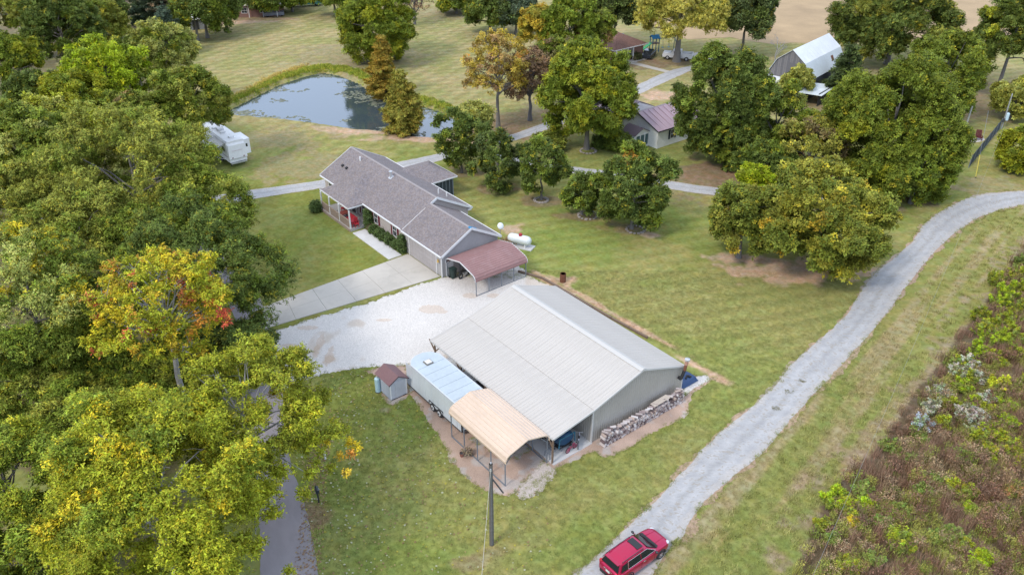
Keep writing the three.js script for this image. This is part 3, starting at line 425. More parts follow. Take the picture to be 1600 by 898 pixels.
// ---------- house ----------
const houseWindow = (x, y, z, w, h, t, side, shutters) => { // side: outward axis sign along x (or z when 'z')
  const g = new THREE.Group(); g.name = 'window'; t.add(g); g.position.set(x, y, z); g.rotation.y = side;
  part('pane', box(w - 0.1, h - 0.1, 0.02, 0, 0, 0.015), M.glass, g);
  part('frame', [box(w, 0.08, 0.06, 0, h / 2 - 0.04, 0.03), box(w, 0.08, 0.06, 0, -h / 2 + 0.04, 0.03), box(0.08, h - 0.16, 0.06, w / 2 - 0.04, 0, 0.03), box(0.08, h - 0.16, 0.06, -w / 2 + 0.04, 0, 0.03), box(w - 0.16, 0.05, 0.05, 0, 0, 0.025), box(0.025, h - 0.16, 0.03, 0, 0, 0.022)], M.white, g);
  if (shutters) for (const s of [-1, 1]) { const q = []; for (let i = 0; i < 9; i++) q.push(box(0.26, 0.045, 0.03, s * (w / 2 + 0.19), -h / 2 + 0.1 + (i * (h - 0.2)) / 8, 0.03, 0, 0, 0.5)); part('shutter', [...q, box(0.04, h, 0.045, s * (w / 2 + 0.04), 0, 0.022), box(0.04, h, 0.045, s * (w / 2 + 0.34), 0, 0.022), box(0.26, 0.05, 0.045, s * (w / 2 + 0.19), h / 2 - 0.025, 0.022), box(0.26, 0.05, 0.045, s * (w / 2 + 0.19), -h / 2 + 0.025, 0.022), box(0.26, h, 0.012, s * (w / 2 + 0.19), 0, 0.006)], shutters, g); }
  return g;
};
{
  const t = siteThing('house', 'long single-storey grey-roofed house with attached garage and front porch', 'house', 0, 0);
  const Z = (b) => -b, hE = 2.6, hR = 5.0, aL = 4.93, aR = 13.87, aM = 9.4, b0 = 34.12, b1 = 52.6, sl = (hR - hE) / (aM - aL);
  // bodies
  part('wall', prism([[5.3, 0], [13.5, 0], [13.5, hE + 0.1], [aM, hR - 0.16], [5.3, hE + 0.1]], Z(52.3), Z(34.4)), M.siding, t);
  part('garage_wall', prism([[5.1, 0], [12.0, 0], [12.0, 2.58], [8.55, 4.46], [5.1, 2.58]], Z(34.398), Z(27.05)), M.sidingGrey, t);
  // main roof, two slopes
  part('roof', [plate([[aL, hE, Z(b0)], [aM, hR, Z(b0)], [aM, hR, Z(b1)], [aL, hE, Z(b1)]], 0.14), plate([[aM, hR, Z(b0)], [aR, hE, Z(b0)], [aR, hE, Z(b1)], [aM, hR, Z(b1)]], 0.14)], M.shingle, t);
  part('ridge_shingles', [plate([[aM - 0.14, hR - 0.055, Z(b0)], [aM, hR + 0.02, Z(b0)], [aM, hR + 0.02, Z(b1)], [aM - 0.14, hR - 0.055, Z(b1)]], 0.02), plate([[aM, hR + 0.02, Z(b0)], [aM + 0.14, hR - 0.055, Z(b0)], [aM + 0.14, hR - 0.055, Z(b1)], [aM, hR + 0.02, Z(b1)]], 0.02)], M.ridgeShingle = std(0.33, 0.30, 0.30, 0.9, { map: grainTex }), t);
  const gE = 2.58, gR = 4.6, gl = 4.83, gr = 12.22, gm = 8.53, c0 = 26.72;
  part('garage_roof', [plate([[gl, gE, Z(c0)], [gm, gR, Z(c0)], [gm, gR, Z(34.39)], [gl, gE, Z(34.39)]], 0.13), plate([[gm, gR, Z(c0)], [gr, gE, Z(c0)], [gr, gE, Z(34.39)], [gm, gR, Z(34.39)]], 0.13)], M.shingle, t);
  part('ridge_shingles', [plate([[gm - 0.14, gR - 0.055, Z(c0)], [gm, gR + 0.02, Z(c0)], [gm, gR + 0.02, Z(34.1)], [gm - 0.14, gR - 0.055, Z(34.1)]], 0.02), plate([[gm, gR + 0.02, Z(c0)], [gm + 0.14, gR - 0.055, Z(c0)], [gm + 0.14, gR - 0.055, Z(34.1)], [gm, gR + 0.02, Z(34.1)]], 0.02)], M.ridgeShingle, t);
  // rakes, gutters
  const rk = (a0, h0, a1, h1, z) => sqbar([a0, h0 - 0.075, z], [a1, h1 - 0.075, z], 0.05, 0.24);
  part('rake_board', [rk(aL, hE, aM, hR, Z(b0) + 0.03), rk(aM, hR, aR, hE, Z(b0) + 0.03), box(0.45, 0.2, 0.35, aR - 0.25, hE - 0.24, Z(b0) - 0.2)], M.white, t);
  part('rake_board', [rk(aL, hE, aM, hR, Z(b1) - 0.03), rk(aM, hR, aR, hE, Z(b1) - 0.03)], M.white, t);
  part('rake_board', [rk(gl, gE, gm, gR, Z(c0) + 0.03), rk(gm, gR, gr, gE, Z(c0) + 0.03)], M.white, t);
  part('gutter', [box(0.12, 0.13, 8.2, aL - 0.065, hE - 0.09, Z(38.25)), box(0.12, 0.13, 3.5, aL - 0.065, hE - 0.09, Z(50.8))], M.gutter, t);
  part('gutter', [box(0.12, 0.13, b1 - b0, aR + 0.065, hE - 0.09, Z((b0 + b1) / 2))], M.gutter, t);
  part('gutter', [box(0.12, 0.13, 7.3, gl - 0.065, gE - 0.09, Z(30.4)), box(0.12, 0.13, 7.3, gr + 0.065, gE - 0.09, Z(30.4))], M.gutter, t);
  part('downspout', [box(0.08, 2.4, 0.08, 5.0, 1.25, Z(27.0)), box(0.08, 2.4, 0.08, 5.2, 1.25, Z(34.3)), box(0.1, 2.45, 0.1, 5.06, 1.25, Z(27.1))], M.white, t);
  // hipped porch roof
  const pr = 4.3, pa = 6.7, pb = 45.65, pj = aL + (pr - hE) / sl, eh = 2.5, ef = 3.05, e0 = 42.35, e1 = 48.95, pe = aL + 0.02;
  const P = (a, h, b) => [a, h, Z(b)];
  part('porch_roof', [plate([P(ef, eh, e0), P(pa, pr, pb), P(ef, eh, e1)], 0.1), plate([P(ef, eh, e0), P(pe + 0.3, eh + 0.14, e0 + 0.0), P(pj, pr - 0.02, pb), P(pa, pr, pb)], 0.1), plate([P(ef, eh, e1), P(pa, pr, pb), P(pj, pr - 0.02, pb), P(pe + 0.3, eh + 0.14, e1)], 0.1)], M.shingle, t);
  part('porch_fascia', [box(0.04, 0.16, e1 - e0 + 0.1, ef - 0.03, eh - 0.06, Z((e0 + e1) / 2)), box(2.2, 0.16, 0.04, ef + 1.05, eh - 0.06, Z(e0) + 0.04), box(2.2, 0.16, 0.04, ef + 1.05, eh - 0.06, Z(e1) - 0.04)], M.white, t);
  const fl = 0.35; part('porch_floor', box(2.55, fl, 7.0, 4.02, fl / 2, Z(45.15)), M.porch = std(0.46, 0.44, 0.43, 0.85, { map: weatherTex }), t);
  for (const b of [41.8, 44.2, 46.5, 48.5]) part('porch_post', box(0.13, 2.1, 0.13, 2.86, fl + 1.05, Z(b)), M.white, t);
  for (let i = 0; i < 40; i++) part('baluster', box(0.06, 0.86, 0.11, 2.84, fl + 0.42, Z(41.98 + i * 0.163)), M.deck, t);
  part('railing', [box(0.09, 0.07, 6.7, 2.84, fl + 0.9, Z(45.15)), box(0.07, 0.07, 6.7, 2.84, fl + 0.05, Z(45.15))], M.deck, t);
  part('porch_skirt', box(0.05, 0.3, 7.0, 2.72, 0.16, Z(45.15)), M.deck, t);
  // openings
  houseWindow(5.29, 1.5, Z(40.25), 0.86, 1.42, t, -Math.PI / 2, M.maroon); houseWindow(5.29, 1.5, Z(36.3), 0.86, 1.42, t, -Math.PI / 2, M.maroon);
  houseWindow(5.29, 1.55, Z(43.0), 1.0, 1.4, t, -Math.PI / 2, M.maroon); houseWindow(5.29, 1.55, Z(50.6), 1.3, 1.0, t, -Math.PI / 2);
  const fd = new THREE.Group(); fd.name = 'front_door'; t.add(fd); fd.position.set(5.29, fl, Z(45.3)); fd.rotation.y = -Math.PI / 2; part('door_leaf', [box(0.95, 2.05, 0.06, 0, 1.03, 0.03)], M.darkDoor = std(0.05, 0.055, 0.07, 0.4), fd); part('frame', [box(0.1, 2.15, 0.08, -0.53, 1.08, 0.04), box(0.1, 2.15, 0.08, 0.53, 1.08, 0.04), box(0.96, 0.1, 0.08, 0, 2.11, 0.04)], M.white, fd); part('handle', new THREE.SphereGeometry(0.04, 8, 6).translate(-0.38, 1.0, 0.09), M.silver, fd);
  const gd = new THREE.Group(); gd.name = 'garage_door'; t.add(gd); gd.position.set(5.09, 0, Z(30.55)); gd.rotation.y = -Math.PI / 2;
  for (let r = 0; r < 4; r++) for (let k = 0; k < 8; k++) part('door_panel', box(0.6, 0.5, 0.03, -2.17 + k * 0.62, 0.29 + r * 0.53, 0.045), M.garageDoor ||= std(0.43, 0.40, 0.40, 0.6, { map: weatherTex }), gd);
  part('door_leaf', box(4.98, 2.14, 0.04, 0, 1.07, 0.01), M.garageDoor, gd); part('frame', [box(0.11, 2.25, 0.08, -2.55, 1.12, 0.04), box(0.11, 2.25, 0.08, 2.55, 1.12, 0.04), box(4.98, 0.1, 0.08, 0, 2.2, 0.04)], M.white, gd);
  const wl = new THREE.Group(); wl.name = 'wall_lamp'; t.add(wl); wl.position.set(5.02, 1.75, Z(27.55)); part('lamp_shade', [cyl(0.07, 0.13, 0.3, -0.08, 0, 0, 8)], std(0.55, 0.36, 0.12, 0.4), wl); part('bracket', box(0.1, 0.05, 0.05, 0.02, 0.17, 0), M.silver, wl);
  // side door of the garage under the carport
  part('side_door', [box(0.9, 2.0, 0.05, 5.95, 1.0, Z(27.05) + 0.03)], M.white, t);
  // sunroom at the back
  const r0 = 42.25, r1 = 48.4, rm = 45.35, rh = 3.62, re = 2.55, ra = 17.6;
  part('sunroom_roof', [plate([P(12.6, re, r0), P(ra, re, r0), P(ra - 2.0, rh, rm), P(12.0, rh, rm)], 0.1), plate([P(ra, re, r0), P(ra, re, r1), P(ra - 2.0, rh, rm)], 0.1), plate([P(ra, re, r1), P(12.6, re, r1), P(12.0, rh, rm), P(ra - 2.0, rh, rm)], 0.1)], M.shingle, t);
  part('sunroom_fascia', [box(5.0, 0.15, 0.04, 15.1, re - 0.06, Z(r0) + 0.03), box(0.04, 0.15, 6.1, ra + 0.02, re - 0.06, Z((r0 + r1) / 2))], M.white, t);
  part('sunroom_screen', [box(3.7, 2.35, 0.04, 15.35, 1.2, Z(42.75)), box(0.04, 2.35, 5.3, 17.2, 1.2, Z(45.4))], M.screen = std(0.035, 0.05, 0.065, 0.5), t);
  for (let i = 0; i < 8; i++) part('sunroom_stud', box(0.07, 2.36, 0.07, 13.75 + i * 0.5, 1.2, Z(42.72)), M.greyTrim ||= std(0.23, 0.26, 0.29, 0.6), t);
  for (let i = 0; i < 6; i++) part('sunroom_stud', box(0.07, 2.36, 0.07, 17.22, 1.2, Z(42.75 + i * 1.06)), M.greyTrim, t);
  // roof vents
  const on = (a) => hE + sl * (Math.min(a, 2 * aM - a) - aL);
  part('roof_vent', cyl(0.1, 0.1, 0.5, 8.6, on(8.6) + 0.2, Z(49.1), 10), M.white, t);
  part('roof_vent', box(0.3, 0.2, 0.3, 7.05, on(7.05) + 0.08, Z(50.7), 0, 0.49), M.black, t); part('roof_vent', box(0.3, 0.2, 0.3, 7.05, on(7.05) + 0.08, Z(49.75), 0, 0.49), M.black, t);
  part('flue', [cyl(0.14, 0.14, 0.75, 8.75, on(8.75) + 0.3, Z(42.4), 12), cyl(0.2, 0.2, 0.1, 8.75, on(8.75) + 0.68, Z(42.4), 12), box(0.55, 0.03, 0.55, 8.75, on(8.75) + 0.03, Z(42.4), 0, 0.49)], M.silver, t);
  part('roof_vent', cyl(0.07, 0.07, 0.6, 11.2, on(11.2) + 0.25, Z(36.6), 10), M.white, t); part('roof_vent', cyl(0.07, 0.07, 0.6, 12.0, on(12.0) + 0.25, Z(36.2), 10), M.white, t);
  part('roof_patch', [plate([P(gm - 0.16, gR - 0.06, c0 - 0.02), P(gm, gR + 0.035, c0 - 0.02), P(gm, gR + 0.035, c0 + 0.42), P(gm - 0.16, gR - 0.06, c0 + 0.42)], 0.02), plate([P(gm, gR + 0.035, c0 - 0.02), P(gm + 0.75, gR - 0.375, c0 - 0.02), P(gm + 0.85, gR - 0.43, c0 + 0.5), P(gm, gR + 0.035, c0 + 0.42)], 0.02)], std(0.02, 0.20, 0.40, 0.6), t, 'bright blue patch at the end of the garage ridge');
}
// porch furniture
{
  const bench = siteThing('porch_swing', 'red porch glider covered in red cushions by the front window', 'porch seat', 3.35, 42.5, 0, null, 0.35);
  part('seat', box(0.6, 0.12, 1.5, 0, 0.45, 0), M.red, bench); part('backrest', box(0.14, 0.6, 1.5, 0.3, 0.8, 0, 0, -0.2), M.red, bench); part('cushion', [box(0.5, 0.14, 0.7, -0.02, 0.58, 0.36), box(0.5, 0.14, 0.7, -0.02, 0.58, -0.36)], std(0.28, 0.03, 0.045, 0.9), bench);
  for (const z of [-0.68, 0.68]) for (const x of [-0.24, 0.24]) part('leg', box(0.06, 0.42, 0.06, x, 0.21, z), M.red, bench); for (const z of [-0.74, 0.74]) part('armrest', box(0.55, 0.05, 0.07, 0, 0.7, z), M.red, bench);
  const tb = siteThing('porch_table', 'low red square table on the porch behind the railing', 'table', 3.7, 44.7, 0, null, 0.35);
  part('tabletop', box(1.0, 0.05, 1.0, 0, 0.6, 0), std(0.25, 0.06, 0.045, 0.7), tb); for (const x of [-0.42, 0.42]) for (const z of [-0.42, 0.42]) part('leg', box(0.06, 0.58, 0.06, x, 0.29, z), M.red, tb);
  const mk = (a, b, tr, lab) => { const c = siteThing('porch_chair', lab, 'chair', a, b, tr, null, 0.35); part('seat', box(0.5, 0.06, 0.5, 0, 0.42, 0), M.red, c); part('backrest', [...[-0.18, 0, 0.18].map((z) => box(0.04, 0.6, 0.12, 0.24, 0.75, z, 0, -0.15))], M.red, c); for (const x of [-0.2, 0.2]) for (const z of [-0.2, 0.2]) part('leg', box(0.05, 0.42, 0.05, x, 0.21, z), M.red, c); for (const z of [-0.27, 0.27]) part('armrest', box(0.5, 0.04, 0.06, 0, 0.64, z), M.red, c); };
  mk(4.4, 46.2, 0, 'red slatted porch chair beyond the low red table'); mk(3.6, 41.75, 1.3, 'red porch chair standing at the porch end above the walk');
}

// ---------- enclosed trailer ----------
{
  const t = siteThing('cargo_trailer', 'long pale enclosed cargo trailer with two axles beside the tan carport', 'trailer', -5.8, 6.55);
  const W = 1.29, z1 = -7.5, y0 = 0.42, y1 = 2.62;
  const nose = [[-W, 0], [W, 0], [W, -6.75], [W * 0.72, -7.35], [0.35, -7.62], [-0.35, -7.62], [-W * 0.72, -7.35], [-W, -6.75]];
  const s = new THREE.Shape(nose.map((p) => new THREE.Vector2(p[0], -p[1])));
  const body = new THREE.ExtrudeGeometry(s, { depth: y1 - y0, bevelEnabled: true, bevelSize: 0.05, bevelThickness: 0.05, bevelSegments: 2 }); body.rotateX(-Math.PI / 2); body.translate(0, y0, 0);
  part('body', body, M.trailerSide = std(0.64, 0.69, 0.73, 0.4, { map: weatherTex }), t); { const n = new THREE.Shape([[-W, -6.79], [W, -6.79], [W * 0.72, -7.32], [0.35, -7.6], [-0.35, -7.6], [-W * 0.72, -7.32]].map((p) => new THREE.Vector2(p[0] * 0.985, -p[1]))), q = new THREE.ExtrudeGeometry(n, { depth: 0.014, bevelEnabled: false }).rotateX(-Math.PI / 2).translate(0, y1 + 0.05, 0); part('nose_panel', q, M.trailerRoof = std(0.48, 0.55, 0.60, 0.45, { map: weatherTex }), t); }
  for (let i = 0; i < 8; i++) { const z = -0.2 - i * 0.92; part('side_panel', box(0.012, y1 - y0 - 0.12, 0.9, -W - 0.056, (y0 + y1) / 2, z - 0.42), M.trailerSide, t); }
  for (let i = 0; i < 7; i++) part('roof_panel', box(2.5, 0.012, 0.95, 0, y1 + 0.056, -0.52 - i * 0.97), M.trailerRoof, t);
  const seams = []; for (let i = 1; i < 7; i++) seams.push(box(2.45, 0.025, 0.02, 0, y1 + 0.062, -0.035 - i * 0.97)); part('roof_seam', seams, std(0.28, 0.33, 0.39, 0.5), t);
  for (const s of [-1, 1]) part('corner_trim', box(0.05, 0.05, 6.8, s * (W + 0.05), y1 + 0.03, -3.4), M.silver, t);
  part('lower_trim', box(0.03, 0.12, 7.3, -W - 0.05, y0 + 0.02, -3.7), M.darkSteel, t);
  for (const z of [-0.75, -6.2]) { const h = new THREE.Group(); h.name = 'roof_hatch'; h.position.set(z < -3 ? -0.05 : 0.25, y1 + 0.06, z); t.add(h); part('hatch_frame', box(0.62, 0.07, 0.62, 0, 0.035, 0), z < -3 ? std(0.16, 0.15, 0.13, 0.6) : M.white, h); part('hatch_lid', box(0.46, 0.06, 0.46, 0, 0.09, 0), M.white, h); }
  part('rear_frame', [box(0.12, 2.25, 0.06, -W + 0.0, (y0 + y1) / 2, 0.06), box(0.12, 2.25, 0.06, W, (y0 + y1) / 2, 0.06), box(2.5, 0.12, 0.06, 0, y1 - 0.02, 0.06), box(2.5, 0.14, 0.08, 0, y0 + 0.04, 0.06)], M.darkSteel, t);
  for (const s of [-1, 1]) { const d = new THREE.Group(); d.name = 'rear_door'; t.add(d); part('door_leaf', box(1.12, 1.98, 0.03, s * 0.58, (y0 + y1) / 2, 0.06), M.white, d); part('latch_bar', box(0.03, 1.9, 0.03, s * 0.12, (y0 + y1) / 2, 0.09), M.silver, d); part('handle', box(0.18, 0.12, 0.04, s * 0.3, 1.25, 0.09), M.black, d); }
  for (const z of [-2.85, -3.78]) for (const s of [-1, 1]) { const w = new THREE.Group(); w.name = 'wheel'; w.position.set(s * (W + 0.0), 0.36, z); t.add(w); part('tyre', new THREE.TorusGeometry(0.26, 0.105, 10, 22).rotateY(Math.PI / 2).translate(s * 0.02, 0, 0), M.rubber, w); part('rim', cyl(0.2, 0.2, 0.12, 0, 0, 0, 16).rotateZ(Math.PI / 2).translate(s * 0.06, 0, 0), M.white, w); part('hub', cyl(0.07, 0.07, 0.06, 0, 0, 0, 8).rotateZ(Math.PI / 2).translate(s * 0.14, 0, 0), M.darkSteel, w); }
  for (const s of [-1, 1]) part('fender', [box(0.1, 0.05, 1.9, s * (W + 0.06), 0.80, -3.31), box(0.1, 0.25, 0.04, s * (W + 0.06), 0.68, -2.36), box(0.1, 0.25, 0.04, s * (W + 0.06), 0.68, -4.26)], M.black, t);
  part('chassis', box(2.2, 0.16, 7.2, 0, 0.36, -3.7), M.darkSteel, t);
  part('tow_bar', [sqbar([-0.7, 0.42, -7.3], [0, 0.42, -8.7], 0.09), sqbar([0.7, 0.42, -7.3], [0, 0.42, -8.7], 0.09), box(0.12, 0.8, 0.12, 0, 0.45, -8.4), box(0.14, 0.1, 0.25, 0, 0.46, -8.8)], M.darkSteel, t);
}
// ---------- small shed, tanks, barrels and yard things ----------
{
  const t = siteThing('garden_shed', 'tiny pale shed with a maroon-brown shingle roof near the trailer', 'shed', -8.33, 13.45);
  for (let i = 0; i < 8; i++) { part('siding_board', box(1.46, 0.19, 0.03, 0, 0.14 + i * 0.2, 0.0, 0, 0, -0.06), M.shedWall ||= std(0.52, 0.53, 0.57, 0.7, { map: weatherTex }), t); part('siding_board', box(0.03, 0.19, 1.9, -0.735, 0.14 + i * 0.2, -0.95, 0, -0.06), M.shedSide ||= std(0.42, 0.46, 0.53, 0.7, { map: weatherTex }), t); }
  part('wall', prism([[-0.72, 0.04], [0.72, 0.04], [0.72, 1.64], [0, 2.06], [-0.72, 1.64]], -1.88, -0.02), M.shedWall, t);
  part('corner_board', [box(0.09, 1.62, 0.05, -0.72, 0.84, 0.015), box(0.09, 1.62, 0.05, 0.72, 0.84, 0.015)], M.white, t); part('door', [box(0.62, 1.45, 0.03, 0.02, 0.78, 0.025)], M.shedWall, t); part('sill', box(1.5, 0.08, 2.0, 0, 0.04, -0.95), M.darkSteel, t);
  part('roof', [plate([[-0.92, 1.6, 0.16], [0, 2.16, 0.16], [0, 2.16, -2.05], [-0.92, 1.6, -2.05]], 0.05), plate([[0, 2.16, 0.16], [0.92, 1.6, 0.16], [0.92, 1.6, -2.05], [0, 2.16, -2.05]], 0.05)], M.shingleMaroon, t);
  part('rake_board', [sqbar([-0.92, 1.56, 0.18], [0, 2.12, 0.18], 0.03, 0.09), sqbar([0, 2.12, 0.18], [0.92, 1.56, 0.18], 0.03, 0.09)], std(0.10, 0.065, 0.075, 0.8), t);
  const k = siteThing('water_tank', 'small upright pale blue tank at the back of the tiny shed', 'tank', -9.28, 15.1); part('shell', [cyl(0.22, 0.22, 1.25, 0, 0.68, 0, 20), new THREE.SphereGeometry(0.22, 18, 8, 0, 6.3, 0, 1.57).scale(1, 0.5, 1).translate(0, 1.3, 0)], std(0.36, 0.52, 0.58, 0.5), k); part('foot_ring', cyl(0.24, 0.24, 0.07, 0, 0.035, 0, 20), M.darkSteel, k); part('valve', cyl(0.05, 0.05, 0.1, 0, 1.45, 0, 8), M.silver, k);
}
{
  const [x, z] = S(15.3, 27.55), t = thing('propane_tank', 'white horizontal propane tank with red dome lid behind the house', 'propane tank', [x, 0, z], TURN - 1.12);
  part('tank_shell', [new THREE.CapsuleGeometry(0.5, 1.75, 10, 26).rotateZ(Math.PI / 2).translate(0, 0.82, 0)], std(0.72, 0.77, 0.78, 0.4, { map: weatherTex }), t);
  part('dome_lid', [cyl(0.19, 0.21, 0.2, 0.12, 1.38, 0, 16), new THREE.SphereGeometry(0.19, 16, 6, 0, 6.3, 0, 1.57).scale(1, 0.4, 1).translate(0.12, 1.48, 0)], M.red, t);
  for (const s of [-0.75, 0.75]) part('foot', [box(0.12, 0.35, 0.7, s, 0.22, 0)], M.white, t); part('slab', box(3.2, 0.1, 1.25, 0, 0.05, 0), M.concreteLight, t);
  const [dx, dz] = S(14.6, 30.0), d = thing('satellite_dish', 'white satellite dish on a pole behind the garage roof', 'satellite dish', [dx, 0, dz], 0.5);
  part('pole', cyl(0.04, 0.04, 1.6, 0, 0.8, 0, 10), M.silver, d); const dish = new THREE.SphereGeometry(0.62, 24, 10, 0, 6.3, 0, 0.62).translate(0, -0.62, 0).rotateX(-1.0).scale(1, 1, 1); dish.rotateY(Math.PI).rotateZ(0); part('dish', dish.rotateX(0).translate(0, 1.75, 0.18), M.dish = std(0.72, 0.76, 0.78, 0.5, { side: THREE.DoubleSide }), d); part('feed_arm', [bar([0, 1.45, 0.1], [0, 1.55, 0.75], 0.02, 6), box(0.08, 0.08, 0.14, 0, 1.6, 0.74)], M.silver, d);
}
{
  const [x, z] = [5.03, -69.84], t = thing('burn_barrel', 'rusty open burn barrel standing on bare earth in the lawn', 'barrel', [x, 0, z]);
  part('shell', [new THREE.CylinderGeometry(0.30, 0.30, 0.9, 22, 1, true).translate(0, 0.47, 0), new THREE.CylinderGeometry(0.28, 0.28, 0.88, 22, 1, true).scale(-1, 1, 1).translate(0, 0.47, 0), new THREE.TorusGeometry(0.3, 0.018, 6, 22).rotateX(1.57).translate(0, 0.35, 0), new THREE.TorusGeometry(0.3, 0.018, 6, 22).rotateX(1.57).translate(0, 0.62, 0), new THREE.TorusGeometry(0.29, 0.02, 6, 22).rotateX(1.57).translate(0, 0.92, 0)], std(0.17, 0.065, 0.035, 0.9, { map: grainTex, side: THREE.DoubleSide }), t); part('ash', cyl(0.27, 0.27, 0.1, 0, 0.45, 0, 18), M.inside, t);
}
{ // timbers laid end to end along the lawn edge
  const t = thing('timber_edging', 'line of old landscape timbers edging the gravel behind the metal building', 'timber edging', [0, 0, 0]), line = [S(11.7, 23.3), S(12.75, 20.7), S(13.0, 11.2), S(13.3, 6.9)], r = rng(57);
  for (let i = 0; i < 3; i++) { const a = line[i], b = line[i + 1], L = Math.hypot(b[0] - a[0], b[1] - a[1]), n = Math.round(L / 2.4); for (let k = 0; k < n; k++) { const p = (s) => { const q = (k + s) / n; return [lerp(a[0], b[0], q) + 0.04 * (r() - 0.5), 0.1, lerp(a[1], b[1], q)]; }; part('timber', sqbar(p(0.01), p(0.985), 0.2, 0.2), M.timber ||= std(0.19, 0.135, 0.10, 0.95, { map: grainTex }), t); } }
}
{
  const [x, z] = S(11.2, 6.3), t = thing('old_tyre', 'black tyre standing upright behind the metal building roof edge', 'tyre', [x, 0.42, z], 0.6); part('tread', new THREE.TorusGeometry(0.34, 0.13, 12, 26), M.rubber, t); part('rim', cyl(0.22, 0.22, 0.1, 0, 0, 0, 16).rotateX(1.57), M.darkSteel, t);
}
{ // blue sheet weighted over a low pile by the back corner
  const t = siteThing('covered_pile', 'dark blue tarp over a low pile at the back corner of the metal building', 'tarp', 11.05, 0.7);
  const g = new THREE.PlaneGeometry(2.1, 1.3, 26, 16).rotateX(-Math.PI / 2), p = g.attributes.position; for (let i = 0; i < p.count; i++) { const x = p.getX(i), zz = p.getZ(i), e = Math.max(Math.abs(x) / 1.05, Math.abs(zz) / 0.65); p.setY(i, 0.42 * (1 - sstep(e, 0.72, 1)) + 0.07 * fbm(x * 2.2 + 5, zz * 2.2, 5, 3) + 0.02); } g.computeVertexNormals();
  part('sheet', g, M.tarpSheet = std(0.03, 0.07, 0.17, 0.55, { side: THREE.DoubleSide }), t); part('weight', [box(0.5, 0.1, 0.14, 0.1, 0.5, 0.1, 0.5), box(0.2, 0.12, 0.3, 0.35, 0.5, 0.2, 0.2)], M.black, t); part('stacked_boards', box(1.7, 0.36, 0.95, 0, 0.19, 0), M.wood, t);
  const w = siteThing('white_board', 'pale sheet of board lying behind the blue tarp pile', 'board', 11.0, 2.2); part('sheet', box(1.5, 0.05, 1.6, 0, 0.14, 0), M.white, w); part('bearer', [box(0.1, 0.11, 1.5, -0.5, 0.056, 0), box(0.1, 0.11, 1.5, 0.5, 0.056, 0)], M.wood, w);
}
